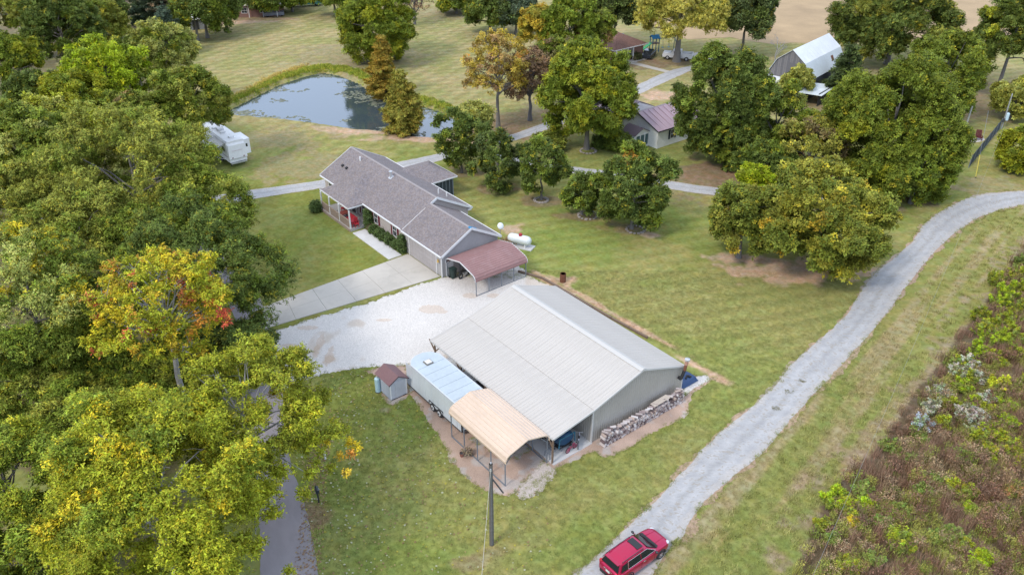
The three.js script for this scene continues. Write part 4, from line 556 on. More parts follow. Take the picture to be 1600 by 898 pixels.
{ // things under the lean-to
  const t = siteThing('covered_cart', 'dark blue canvas-covered cart parked under the near end of the lean-to', 'cart', -1.95, 0.55);
  const g = new THREE.CapsuleGeometry(0.72, 1.9, 6, 14).rotateX(Math.PI / 2).scale(1.12, 0.72, 1).translate(0, 0.98, -1.35), p = g.attributes.position; for (let i = 0; i < p.count; i++) { if (p.getY(i) < 0.55) p.setY(i, 0.50 + 0.03 * vnoise(p.getX(i) * 5, p.getZ(i) * 5, 3)); p.setZ(i, clamp(p.getZ(i), -2.9, 0.02)); } g.computeVertexNormals();
  part('canvas_cover', g, M.blueTarp, t); part('cover_edge', [box(1.5, 0.06, 0.05, 0, 1.35, 0.03), sqbar([-0.78, 0.5, 0.03], [-0.72, 1.33, 0.03], 0.06), sqbar([0.78, 0.5, 0.03], [0.72, 1.33, 0.03], 0.06)], std(0.03, 0.16, 0.24, 0.5), t); part('bed', box(1.35, 0.12, 2.7, 0, 0.46, -1.35), M.black, t);
  for (const s of [-0.7, 0.7]) for (const z of [-0.7, -2.1]) { const w = new THREE.Group(); w.name = 'wheel'; w.position.set(s, 0.26, z); t.add(w); part('tyre', new THREE.TorusGeometry(0.2, 0.06, 8, 18).rotateY(1.57), M.rubber, w); part('rim', cyl(0.15, 0.15, 0.06, 0, 0, 0, 12).rotateZ(1.57), M.darkSteel, w); }
  const bike = (a, b, turn, mat, lab, r) => { const k = siteThing('bicycle', lab, 'bicycle', a, b, turn, null, 0.07);
    for (const x of [-r * 1.55, r * 1.55]) { const w = new THREE.Group(); w.name = 'wheel'; w.position.set(x, r, 0); k.add(w); part('tyre', new THREE.TorusGeometry(r - 0.025, 0.028, 8, 24), M.rubber, w); part('rim', [new THREE.TorusGeometry(r - 0.07, 0.025, 6, 24)], mat, w); const sp = []; for (let i = 0; i < 10; i++) sp.push(bar([0, 0, 0], [Math.cos(i * 0.628) * (r - 0.06), Math.sin(i * 0.628) * (r - 0.06), 0], 0.008, 4)); part('spokes', sp, mat, w); }
    part('frame', [bar([-r * 1.55, r, 0], [-r * 0.2, r * 0.95, 0], 0.025), bar([-r * 1.55, r, 0], [-r * 0.45, r * 2.1, 0], 0.022), bar([-r * 0.2, r * 0.95, 0], [-r * 0.5, r * 2.35, 0], 0.026), bar([-r * 0.2, r * 0.95, 0], [r * 1.05, r * 2.15, 0], 0.026), bar([-r * 0.45, r * 2.1, 0], [r * 1.05, r * 2.2, 0], 0.026), bar([r * 1.55, r, 0], [r * 1.0, r * 2.5, 0], 0.026)], mat, k);
    part('saddle', box(0.24, 0.06, 0.13, -r * 0.52, r * 2.42, 0), M.black, k); part('handlebar', bar([r * 0.98, r * 2.6, -0.27], [r * 0.98, r * 2.6, 0.27], 0.018), M.silver, k); };
  bike(-1.75, 0.22, 0.12, std(0.42, 0.05, 0.11, 0.45), 'red child bicycle in front of the blue covered cart', 0.26); bike(-0.85, 0.42, 0.75, std(0.62, 0.60, 0.68, 0.35), 'silver bicycle leaning near the ribbed wall corner', 0.33);
  const r = siteThing('metal_rack', 'low grey metal rack standing on the slab by the lean-to post', 'rack', -3.0, 0.55, 0.1, null, 0.07); part('top', [sqbar([-0.6, 0.45, 0], [0.6, 0.45, 0], 0.04), sqbar([-0.6, 0.45, -0.5], [0.6, 0.45, -0.5], 0.04), ...[-0.6, -0.2, 0.2, 0.6].map((x) => sqbar([x, 0.45, 0], [x, 0.45, -0.5], 0.035))], M.galv, r); for (const x of [-0.6, 0.6]) for (const z of [0, -0.5]) part('leg', box(0.04, 0.45, 0.04, x, 0.225, z), M.galv, r);
  const b = siteThing('farm_implement', 'dark machine parked deep under the lean-to behind the trailer', 'machine', -2.2, 9.5, 0, null, 0.07); part('deck', box(1.3, 0.25, 2.2, 0, 0.5, 0), M.darkSteel, b); part('hood', box(0.7, 0.5, 0.9, 0, 0.85, -0.6), M.tarpBlue, b); part('seat', [box(0.45, 0.1, 0.45, 0, 0.75, 0.45), box(0.45, 0.4, 0.1, 0, 1.0, 0.68)], M.black, b); for (const s of [-0.6, 0.6]) for (const z of [-0.75, 0.65]) part('wheel', new THREE.TorusGeometry(0.25, 0.1, 8, 18).rotateY(1.57).translate(s, 0.35, z), M.rubber, b);
  const hp = siteThing('hitch_post', 'thin black post with a bent arm at the far corner of the trailer', 'post', -4.35, 15.6); part('post', box(0.1, 1.15, 0.1, 0, 0.575, 0), M.black, hp); part('arm', sqbar([0, 0.65, 0], [0.42, 0.95, 0], 0.07), M.black, hp);
}
{ // under the brown carport
  const c = siteThing('wheelie_bin', 'dark green wheeled rubbish bin at the garage corner', 'rubbish bin', 5.85, 26.35);
  const q = new THREE.CylinderGeometry(0.40, 0.31, 1.0, 4, 1).rotateY(Math.PI / 4).translate(0, 0.55, 0); part('body', q, std(0.02, 0.04, 0.035, 0.6), c); part('lid', [box(0.66, 0.06, 0.66, 0, 1.09, 0), box(0.5, 0.05, 0.5, 0, 1.14, 0)], std(0.025, 0.05, 0.045, 0.5), c); for (const s of [-0.26, 0.26]) part('wheel', cyl(0.11, 0.11, 0.06, 0, 0, 0, 12).rotateZ(1.57).translate(s, 0.11, -0.3), M.rubber, c); part('handle', box(0.5, 0.04, 0.04, 0, 1.05, -0.36), M.black, c);
  const b = siteThing('motorcycle', 'dark motorcycle parked under the brown carport beside the bin', 'motorcycle', 7.0, 25.9, 0.25);
  for (const x of [-0.65, 0.65]) { const w = new THREE.Group(); w.name = 'wheel'; w.position.set(x, 0.31, 0); b.add(w); part('tyre', new THREE.TorusGeometry(0.24, 0.075, 8, 20), M.rubber, w); part('rim', new THREE.TorusGeometry(0.15, 0.03, 6, 18), M.silver, w); }
  part('engine', box(0.42, 0.34, 0.3, 0.02, 0.42, 0), M.silver, b); part('fuel_tank', new THREE.SphereGeometry(0.24, 14, 10).scale(1.3, 0.7, 0.75).translate(0.15, 0.82, 0), M.darkSteel, b); part('saddle', box(0.7, 0.12, 0.26, -0.38, 0.76, 0), M.black, b); part('fork', [bar([0.65, 0.31, 0.1], [0.42, 1.0, 0.1], 0.025), bar([0.65, 0.31, -0.1], [0.42, 1.0, -0.1], 0.025)], M.silver, b); part('handlebar', bar([0.38, 1.06, -0.38], [0.38, 1.06, 0.38], 0.02), M.silver, b); part('fender', [box(0.4, 0.04, 0.16, -0.68, 0.64, 0)], M.darkSteel, b);
  const m = siteThing('lawn_tractor', 'dark blue-green riding mower in the shade under the brown carport', 'riding mower', 8.6, 25.5, 0.3);
  part('hood', [box(0.9, 0.42, 0.6, 0.5, 0.66, 0), box(0.1, 0.36, 0.5, 0.98, 0.64, 0)], std(0.02, 0.06, 0.07, 0.5), m); part('deck', box(1.1, 0.16, 1.1, 0, 0.26, 0), M.black, m); part('rear_fender', box(0.8, 0.2, 0.95, -0.45, 0.58, 0), std(0.02, 0.06, 0.07, 0.5), m); part('seat', [box(0.42, 0.1, 0.44, -0.42, 0.76, 0), box(0.1, 0.36, 0.44, -0.62, 0.96, 0)], M.black, m); part('steering_wheel', new THREE.TorusGeometry(0.17, 0.022, 6, 18).rotateX(1.2).translate(0.05, 1.02, 0), M.black, m); for (const s of [-0.46, 0.46]) { part('wheel', new THREE.TorusGeometry(0.18, 0.1, 8, 18).translate(-0.45, 0.28, s), M.rubber, m); part('wheel', new THREE.TorusGeometry(0.13, 0.07, 8, 16).translate(0.7, 0.2, s), M.rubber, m); }
}

// ---------- the car on the lane ----------
{
  const t = thing('parked_car', 'dark red crossover car with a sunroof on the gravel lane', 'car', [7.66, 0.016, -35.28], Math.atan2(2.9, 3.8) + 0.02);
  const paint = new THREE.MeshPhysicalMaterial({ roughness: 0.34, clearcoat: 0.6, clearcoatRoughness: 0.08, metalness: 0.6 }); paint.color.setRGB(0.46, 0.008, 0.065);
  const glass = std(0.012, 0.016, 0.02, 0.05), chrome = std(0.62, 0.62, 0.64, 0.2, { metalness: 0.8 });
  const loft = (st) => { const K = 20, pos = [], idx = []; st.forEach(([x, w, y0, y1, p]) => { for (let k = 0; k < K; k++) { const a = (k / K) * 2 * Math.PI, c = Math.cos(a), s = Math.sin(a), e = 2 / (p || 4); pos.push(x, (y0 + y1) / 2 + ((y1 - y0) / 2) * Math.sign(s) * Math.abs(s) ** e, w * Math.sign(c) * Math.abs(c) ** e); } });
    for (let i = 0; i < st.length - 1; i++) for (let k = 0; k < K; k++) { const a = i * K + k, b = i * K + ((k + 1) % K); idx.push(a, a + K, b, b, a + K, b + K); }
    for (let k = 1; k < K - 1; k++) { idx.push(0, k, k + 1); const o = (st.length - 1) * K; idx.push(o, o + k + 1, o + k); }
    const g = new THREE.BufferGeometry(); g.setAttribute('position', new THREE.Float32BufferAttribute(pos, 3)); g.setIndex(idx); g.computeVertexNormals(); return g; };
  part('body', loft([[-2.36, 0.62, 0.42, 0.80], [-2.33, 0.80, 0.32, 0.98], [-2.2, 0.88, 0.26, 1.08, 5], [-1.7, 0.915, 0.24, 1.1, 6], [-0.8, 0.92, 0.24, 1.08, 6], [0.4, 0.92, 0.24, 1.07, 6], [1.0, 0.915, 0.24, 1.06, 5], [1.5, 0.91, 0.25, 1.02, 4.5], [1.95, 0.88, 0.27, 0.97, 4], [2.2, 0.80, 0.30, 0.90, 4], [2.34, 0.64, 0.34, 0.78, 4], [2.39, 0.45, 0.42, 0.66]]), paint, t);
  const cab = [], row = (x, y, w, dr = 0.05) => { for (const s of [-1, 1]) cab.push(new THREE.Vector3(x, y, s * w)); cab.push(new THREE.Vector3(x, y + dr, w * 0.5), new THREE.Vector3(x, y + dr, -w * 0.5), new THREE.Vector3(x, y + dr * 1.2, 0)); };
  for (const [x, w] of [[1.12, 0.74], [0.9, 0.85], [-1.9, 0.85], [-2.26, 0.76]]) for (const s of [-1, 1]) cab.push(new THREE.Vector3(x, 1.0, s * w));
  row(0.30, 1.53, 0.60, 0.04); row(0.0, 1.59, 0.63); row(-0.8, 1.62, 0.64); row(-1.5, 1.60, 0.62); row(-1.98, 1.53, 0.585, 0.04);
  part('cabin', new ConvexGeometry(cab), paint, t);
  const pane = (name, pts, m = glass) => part(name, plate(pts, 0.02), m, t);
  const lw = (a, b, k) => [0, 1, 2].map((i) => a[i] + (b[i] - a[i]) * k), off = (p, n, d) => p.map((q, i) => q + n[i] * d);
  // windscreen and rear window
  { const n = [0.53, 0.84, 0]; pane('windscreen', [[1.06, 1.06, 0.74], [1.06, 1.06, -0.74], [0.36, 1.545, -0.56], [0.36, 1.545, 0.56]].map((p) => off(p, n, 0.022))); const r = [-0.86, 0.5, 0]; pane('rear_window', [[-2.21, 1.10, -0.70], [-2.21, 1.10, 0.70], [-2.0, 1.50, 0.56], [-2.0, 1.50, -0.56]].map((p) => off(p, r, 0.03))); }
  for (const s of [-1, 1]) {
    const n = [0, 0.36, 0.93 * s], F = (x, y) => { const k = (y - 1.0) / 0.58; return off([x, y, s * (0.855 - 0.22 * k)], n, 0.018); }, q = (a) => (s > 0 ? a : a.slice().reverse());
    pane('side_window', q([F(-0.30, 1.10), F(0.86, 1.10), F(0.30, 1.46), F(-0.28, 1.50)])); pane('side_window', q([F(-1.40, 1.11), F(-0.36, 1.10), F(-0.34, 1.50), F(-1.30, 1.50)])); pane('side_window', q([F(-2.05, 1.13), F(-1.50, 1.11), F(-1.42, 1.49), F(-1.85, 1.46)]));
    part('window_trim', [bar(F(-1.45, 1.085), F(0.9, 1.085), 0.014, 6), bar(F(-1.38, 1.53), F(0.24, 1.51), 0.012, 6), bar(F(0.24, 1.51), F(0.92, 1.09), 0.012, 6), bar(F(-1.38, 1.53), F(-1.47, 1.09), 0.012, 6)], chrome, t);
    part('roof_rail', [bar([-1.75, 1.66, s * 0.575], [0.0, 1.665, s * 0.585], 0.02, 8), box(0.06, 0.06, 0.03, -1.75, 1.63, s * 0.575), box(0.06, 0.06, 0.03, 0, 1.63, s * 0.585)], std(0.05, 0.05, 0.055, 0.4), t);
    const mi = new THREE.Group(); mi.name = 'side_mirror'; t.add(mi); part('mirror_housing', new THREE.SphereGeometry(0.12, 12, 8).scale(0.7, 0.75, 1).translate(0.8, 1.13, s * 1.03), std(0.03, 0.03, 0.035, 0.4), mi); part('arm', box(0.05, 0.04, 0.16, 0.82, 1.08, s * 0.93), paint, mi);
    part('tail_light', box(0.14, 0.26, 0.22, -2.2, 0.96, s * 0.74), std(0.45, 0.01, 0.02, 0.2), t); part('headlight', new THREE.SphereGeometry(0.16, 12, 8).scale(1.2, 0.55, 1).translate(2.14, 0.80, s * 0.66), std(0.55, 0.57, 0.6, 0.1), t);
    for (const x of [-1.42, 1.42]) { const w = new THREE.Group(); w.name = 'wheel'; w.position.set(x, 0.35, s * 0.84); t.add(w); part('tyre', new THREE.TorusGeometry(0.255, 0.10, 12, 28), M.rubber, w); const sp = []; for (let i = 0; i < 5; i++) sp.push(box(0.2, 0.06, 0.05, 0, 0, 0).translate(0.12, 0, 0).rotateZ(i * 1.257).translate(0, 0, s * 0.055)); part('rim', [...sp, new THREE.TorusGeometry(0.2, 0.025, 8, 24).translate(0, 0, s * 0.05), cyl(0.06, 0.06, 0.06, 0, 0, 0, 12).rotateX(1.57).translate(0, 0, s * 0.06)], chrome, w); part('brake_disc', cyl(0.2, 0.2, 0.08, 0, 0, 0, 20).rotateX(1.57), M.darkSteel, w); part('wheel_arch', new THREE.TorusGeometry(0.40, 0.045, 8, 20, Math.PI).translate(0, 0, s * 0.055), M.black, w); }
    part('door_seam', [box(0.012, 0.62, 0.006, -0.34, 0.74, s * 0.921), box(0.012, 0.62, 0.006, 0.80, 0.74, s * 0.918)], M.black, t); part('door_handle', box(0.2, 0.03, 0.03, -0.12, 0.92, s * 0.925), chrome, t);
  }
  pane('sunroof', [[0.12, 1.652, 0.44], [0.12, 1.652, -0.44], [-0.36, 1.678, -0.44], [-0.36, 1.678, 0.44]].map((p) => off(p, [0, 1, 0], 0.006)));
  part('cowl', plate([[1.30, 1.062, 0.66], [1.30, 1.062, -0.66], [1.10, 1.085, -0.74], [1.10, 1.085, 0.74]], 0.03), M.black, t); part('wiper', [bar([1.16, 1.085, 0.6], [1.02, 1.14, -0.05], 0.012, 5), bar([1.16, 1.085, 0.0], [1.02, 1.14, -0.62], 0.012, 5)], M.black, t);
  part('number_plate', box(0.02, 0.13, 0.32, -2.38, 0.80, 0), M.white, t); part('rear_trim', [box(0.02, 0.04, 0.7, -2.37, 0.90, 0)], chrome, t); part('bumper', box(0.12, 0.22, 1.3, -2.33, 0.42, 0), M.black, t); part('grille', box(0.04, 0.2, 0.9, 2.375, 0.6, 0), M.black, t); part('spoiler', box(0.22, 0.035, 1.14, -2.03, 1.575, 0, 0, -0.1), paint, t);
  part('bonnet_crease', [bar([1.3, 1.055, 0.4], [2.1, 0.95, 0.34], 0.014, 6), bar([1.3, 1.055, -0.4], [2.1, 0.95, -0.34], 0.014, 6)], paint, t);
}

// ---------- fifth-wheel camper ----------
{
  const t = siteThing('camper_trailer', 'white fifth-wheel camper with slide-outs and an awning near the pond', 'camper', 0.62, 67.4);
  const z1 = -7.6; part('body', [prism([[-1.22, 0.75], [1.22, 0.75], [1.22, 3.25], [1.05, 3.42], [-1.05, 3.42], [-1.22, 3.25]], z1, -0.25), prism([[-1.22, 1.7], [1.22, 1.7], [1.22, 3.2], [1.05, 3.36], [-1.05, 3.36], [-1.22, 3.2]], z1 - 1.9, z1)], M.camper = std(0.88, 0.88, 0.88, 0.4, { map: weatherTex }), t);
  part('rear_cap', plate([[-1.2, 1.15, 0.12], [1.2, 1.15, 0.12], [1.12, 2.9, -0.02], [-1.12, 2.9, -0.02]], 0.2), M.camper, t); part('rear_roof_edge', plate([[-1.12, 2.9, -0.02], [1.12, 2.9, -0.02], [1.05, 3.43, -0.5], [-1.05, 3.43, -0.5]], 0.12), M.camper, t); part('rear_skirt', [box(2.3, 0.36, 0.2, 0, 0.86, -0.12)], M.camper, t);
  part('bumper', [box(2.1, 0.16, 0.16, 0, 0.56, 0.06)], M.silver, t); part('rear_stripe', box(1.4, 0.05, 0.02, 0, 2.2, 0.09, 0, 0, -0.08), std(0.6, 0.5, 0.5, 0.5), t); for (const s of [-0.75, 0.75]) part('tail_light', box(0.2, 0.1, 0.03, s, 1.3, 0.12), M.maroon, t);
  for (const [z, l, s, n] of [[-2.2, 2.9, 1, 1], [-5.3, 2.2, -1, 0]]) { const g = new THREE.Group(); g.name = 'slide_out'; t.add(g); part('slide_box', box(0.95, 1.9, l, s * 1.6, 2.1, z), M.camper, g); part('pane', box(0.02, 0.6, 0.5, s * 2.085, 2.3, z + 0.9), M.glass, g); part('roof_lip', box(0.98, 0.06, l + 0.06, s * 1.62, 3.08, z), M.camper, g); }
  part('end_window', box(0.24, 0.42, 0.02, 1.62, 2.3, -0.74), M.glass, t);
  part('awning', plate([[-3.6, 2.15, -0.9], [-1.2, 3.1, -0.9], [-1.2, 3.1, -6.4], [-3.6, 2.15, -6.4]], 0.02), std(0.74, 0.73, 0.72, 0.8), t); for (const z of [-0.92, -6.38]) part('awning_arm', [sqbar([-3.6, 2.12, z], [-1.24, 0.9, z], 0.05), sqbar([-3.6, 2.12, z], [-1.24, 2.9, z], 0.05)], M.white, t);
  for (let i = 0; i < 3; i++) part('roof_vent', box(0.6, 0.2, 0.6, 0.1 - 0.2 * i, 3.5, -1.7 - i * 2.3), i === 1 ? M.white : M.camper, t); part('air_conditioner', box(0.75, 0.32, 1.0, 0, 3.58, -5.2), M.white, t);
  for (const z of [-3.1, -4.0]) for (const s of [-1.05, 1.05]) part('wheel', [new THREE.TorusGeometry(0.26, 0.1, 8, 20).rotateY(1.57).translate(s, 0.36, z), cyl(0.2, 0.2, 0.14, 0, 0, 0, 12).rotateZ(1.57).translate(s, 0.36, z)], M.rubber, t); part('chassis', box(2.0, 0.24, 7.3, 0, 0.62, -3.9), M.darkSteel, t); for (const s of [-0.85, 0.85]) part('jack', box(0.08, 0.6, 0.08, s, 0.3, -0.6), M.darkSteel, t); part('side_stripe', [box(0.02, 0.1, 7, -1.235, 1.4, -3.9), box(0.02, 0.1, 7, 1.235, 1.4, -3.9)], std(0.35, 0.3, 0.32, 0.5), t); for (const [s, z, w] of [[-1, -1.5, 0.9], [-1, -3.3, 0.7], [1, -4.8, 0.8]]) part('window', box(0.03, 0.5, w, s * 1.235, 2.2, z), M.glass, t); part('step', box(0.3, 0.04, 0.6, -1.45, 0.45, -2.3), M.darkSteel, t);
}

// ---------- utility pole and wires ----------
{
  const mk = (x, z, h, label) => { const t = thing('utility_pole', label, 'utility pole', [x, 0, z], 0.1); part('pole', tube([[0, 0, 0], [0.02, h * 0.5, 0], [0.03, h, 0]], [0.15, 0.135, 0.115], 12), M.poleWood, t); part('insulator', [cyl(0.06, 0.07, 0.16, 0.0, h - 0.35, 0.16, 8), cyl(0.05, 0.05, 0.1, 0.03, h + 0.05, 0, 8)], M.silver, t); part('bracket', [sqbar([0.1, h - 1.2, 0], [0.75, h - 2.2, 0.25], 0.07)], M.darkSteel, t); part('ground_wire', bar([0.02, 0.1, 0.155], [0.03, h - 0.4, 0.125], 0.015, 5), M.galv, t); return t; };
  mk(-1.3, -36.6, 6.9, 'weathered wooden utility pole standing in the lawn in front of the tan carport');
  const w = (pts, r, label, m) => tag(part('overhead_wire', tube(pts, pts.map(() => r), 5), m), label, 'wire');
  const sag = (a, b, s, n = 14) => Array.from({ length: n + 1 }, (_, i) => { const k = i / n; return [lerp(a[0], b[0], k), lerp(a[1], b[1], k) - 4 * s * k * (1 - k), lerp(a[2], b[2], k)]; });
  w(sag([-1.28, 6.55, -36.44], [-2.9, 6.9, 6], 0.4), 0.014, 'pale overhead wire running from the utility pole top toward the viewer', std(0.45, 0.42, 0.36, 0.6));
  w(sag([60.93, 7.20, -97.01], [9.5, 5.5, -20], 3.2, 24), 0.007, 'thin grey overhead wire above the grass beside the gravel lane', std(0.30, 0.31, 0.30, 0.6));
}
{ // post boxes by the road and a white riser pipe in the yard
  const [x, z] = [-13.46, -40.25], t = thing('mailbox', 'black mailbox on a dark post beside the asphalt road', 'mailbox', [x + 0.35, 0, z], 0.4); part('post', box(0.1, 1.05, 0.1, 0, 0.52, 0), M.black, t); part('box', [box(0.24, 0.16, 0.52, 0, 1.13, 0), cyl(0.12, 0.12, 0.52, 0, 0, 0, 16).rotateX(1.57).translate(0, 1.21, 0)], std(0.02, 0.028, 0.04, 0.35), t); part('flag', box(0.02, 0.05, 0.16, 0.14, 1.25, 0.05), M.white, t);
  const [x1, z1] = [-13.51, -44.52], p = thing('marker_post', 'short white marker post in the grass below the yellow leaf tips', 'post', [x1, 0, z1]); part('post', cyl(0.07, 0.07, 0.75, 0, 0.375, 0, 10), M.white, p); part('cap', cyl(0.085, 0.085, 0.06, 0, 0.78, 0, 10), M.white, p);
  const [x2, z2] = [-30.58, -82.28], q = thing('riser_pipe', 'white riser pipe standing in the front lawn near the wood', 'pipe', [x2, 0, z2]); part('pipe', cyl(0.06, 0.06, 0.8, 0, 0.4, 0, 10), M.white, q); part('cap', cyl(0.085, 0.085, 0.1, 0, 0.83, 0, 10), M.white, q);
  const [x3, z3] = S(-8.35, 4.75), k = thing('metal_bucket', 'small rusty bucket beside a dried plant near the tan carport leg', 'bucket', [x3, 0, z3]); part('shell', new THREE.CylinderGeometry(0.17, 0.13, 0.32, 16, 1, true).translate(0, 0.16, 0), std(0.2, 0.08, 0.06, 0.8, { side: THREE.DoubleSide }), k); part('soil', cyl(0.15, 0.14, 0.05, 0, 0.24, 0, 14), M.inside, k); part('handle', new THREE.TorusGeometry(0.16, 0.01, 5, 14, Math.PI).translate(0, 0.32, 0), M.darkSteel, k);
}

// ---------- far buildings ----------
{ // gambrel barn
  const A = [42.1, -130.6], B = [47.1, -126.3], ax = [B[0] - A[0], B[1] - A[1]], w = Math.hypot(...ax), turn = Math.atan2(-ax[1], ax[0]), t = thing('gambrel_barn', 'old grey board barn with a white metal gambrel roof among the trees', 'barn', [(A[0] + B[0]) / 2 - 0.7, 0, (A[1] + B[1]) / 2], turn), Wd = w / 2 + 0.1, Lb = 13.5, e = 3.5, k = 5.7, kx = Wd * 0.68, r = 7.5;
  part('wall', prism([[-Wd, 0], [Wd, 0], [Wd, e], [kx, k - 0.1], [0, r - 0.15], [-kx, k - 0.1], [-Wd, e]], -Lb, 0), std(0.12, 0.12, 0.13, 0.9), t);
  const hAt = (x) => { x = Math.abs(x); return x > kx ? lerp(k, e, (x - kx) / (Wd - kx)) : lerp(r, k, x / kx); };
  for (let i = 0; i < 22; i++) { const x0 = -Wd + (i * 2 * Wd) / 22, x1 = x0 + (2 * Wd) / 22 - 0.03, hh = Math.min(hAt(x0), hAt(x1)) - 0.05; part('barn_board', plate([[x0, 0, 0.035], [x1, 0, 0.035], [x1, hAt(x1) - 0.06, 0.035], [x0, hAt(x0) - 0.06, 0.035]], 0.03), i % 3 ? M.greyWood : (M.greyWood2 ||= std(0.16, 0.155, 0.165, 0.95, { map: grainTex })), t); }
  part('loft_door', box(1.5, 1.7, 0.06, 0.2, 4.6, 0.06), M.greyWood2, t);
  const sl = []; for (const s of [-1, 1]) { const o = 0.25; const q = (a, b) => plate(s > 0 ? [[a[0], a[1], o], [b[0], b[1], o], [b[0], b[1], -Lb - o], [a[0], a[1], -Lb - o]] : [[-b[0], b[1], o], [-a[0], a[1], o], [-a[0], a[1], -Lb - o], [-b[0], b[1], -Lb - o]], 0.05); for (let i = 0; i < 12; i++) { const z0 = o - (i * (Lb + 2 * o)) / 12, z1 = z0 - (Lb + 2 * o) / 12 + 0.02, f = (a, b) => plate(s > 0 ? [[a[0], a[1], z0], [b[0], b[1], z0], [b[0], b[1], z1], [a[0], a[1], z1]] : [[-b[0], b[1], z0], [-a[0], a[1], z0], [-a[0], a[1], z1], [-b[0], b[1], z1]], 0.05); part('roof_sheet', f([0, r], [kx + 0.06, k + 0.0]), M.barnRoof ||= std(0.74, 0.77, 0.80, 0.45, { map: weatherTex }), t); part('roof_sheet', f([kx + 0.06, k - 0.01], [Wd + 0.3, e - 0.15]), M.barnRoofLow ||= std(0.66, 0.72, 0.75, 0.45, { map: weatherTex }), t); } }
  part('roof_gap', box(0.05, 0.9, 0.8, Wd * 0.86, 4.75, -9.4, 0, 0.5), M.rust, t);
  // low sheds built against it
  const low = (n, pts, m) => part(n, plate(pts, 0.08), m, t);
  low('lean_roof', [[-4.4, 2.2, 2.9], [3.4, 2.1, 3.0], [3.2, 2.9, 0.08], [-4.0, 3.0, 0.08]], M.barnRoof); low('lean_roof', [[3.4, 2.1, 3.0], [6.3, 1.8, 1.6], [6.1, 1.9, -5], [3.3, 2.9, -0.4]], M.barnRoofLow); part('lean_wall', [box(7.4, 2.3, 0.1, -0.5, 1.15, 2.5), box(0.1, 2, 6, 5.8, 1, -1.5)], M.black, t);
}
{ // white house with a purple metal roof
  const t = siteThing('white_house', 'small white house with a purplish standing-seam metal roof under the trees', 'house', 47.7, 38.0), W = 9, D = 7.0, h = 2.6;
  part('wall', prism([[0, 0], [D, 0], [D, h], [D / 2 + 0.6, 3.95], [0, h]], 0, W), M.whiteSide = std(0.90, 0.90, 0.88, 0.6, { map: weatherTex, bumpMap: lapBump, bumpScale: 0.02 }), t).rotation.y = Math.PI / 2;
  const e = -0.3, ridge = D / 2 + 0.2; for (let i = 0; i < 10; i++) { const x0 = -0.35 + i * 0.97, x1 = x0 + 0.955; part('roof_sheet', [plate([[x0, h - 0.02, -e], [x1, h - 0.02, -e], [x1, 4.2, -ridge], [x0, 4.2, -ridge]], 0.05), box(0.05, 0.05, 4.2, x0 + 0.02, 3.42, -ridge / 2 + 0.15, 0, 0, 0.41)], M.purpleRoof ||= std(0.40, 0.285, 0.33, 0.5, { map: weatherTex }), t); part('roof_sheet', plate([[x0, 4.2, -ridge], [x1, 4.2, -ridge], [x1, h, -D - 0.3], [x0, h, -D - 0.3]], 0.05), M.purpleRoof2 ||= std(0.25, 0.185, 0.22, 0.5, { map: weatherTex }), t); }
  part('fascia', [box(9.6, 0.14, 0.05, 4.5, h - 0.1, 0.34), sqbar([-0.38, h - 0.05, 0.3], [-0.38, 4.15, -ridge], 0.05, 0.14)], M.black, t);
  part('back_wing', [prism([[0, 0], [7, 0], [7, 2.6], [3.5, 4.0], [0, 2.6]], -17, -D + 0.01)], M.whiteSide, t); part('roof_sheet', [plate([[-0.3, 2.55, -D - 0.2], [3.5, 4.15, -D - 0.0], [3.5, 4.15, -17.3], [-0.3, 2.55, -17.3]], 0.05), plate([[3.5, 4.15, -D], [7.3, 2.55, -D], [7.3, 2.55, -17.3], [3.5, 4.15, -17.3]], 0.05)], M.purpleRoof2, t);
  const wn = houseWindow(2.9, 1.5, 0.0, 0.8, 1.3, t, 0, std(0.03, 0.04, 0.06, 0.6));
  // small entry at the left
  part('entry_wall', prism([[-2.8, 0], [-0.05, 0], [-0.05, 2.1], [-1.4, 2.75], [-2.8, 2.1]], -4.2, -1.6), M.whiteSide, t); part('entry_roof', [plate([[-3.0, 2.05, -1.4], [-1.4, 2.85, -1.4], [-1.4, 2.85, -4.2], [-3.0, 2.05, -4.2]], 0.06), plate([[-1.4, 2.85, -1.4], [0.1, 2.05, -1.4], [0.1, 2.05, -4.2], [-1.4, 2.85, -4.2]], 0.06)], std(0.13, 0.095, 0.11, 0.8), t);
  part('entry_screen', [box(2.3, 1.5, 0.05, -1.4, 1.05, -1.57)], std(0.05, 0.11, 0.12, 0.3), t); for (let i = 0; i < 4; i++) part('entry_post', box(0.1, 2, 0.1, -2.65 + i * 0.85, 1, -1.52), M.whiteSide, t);
}
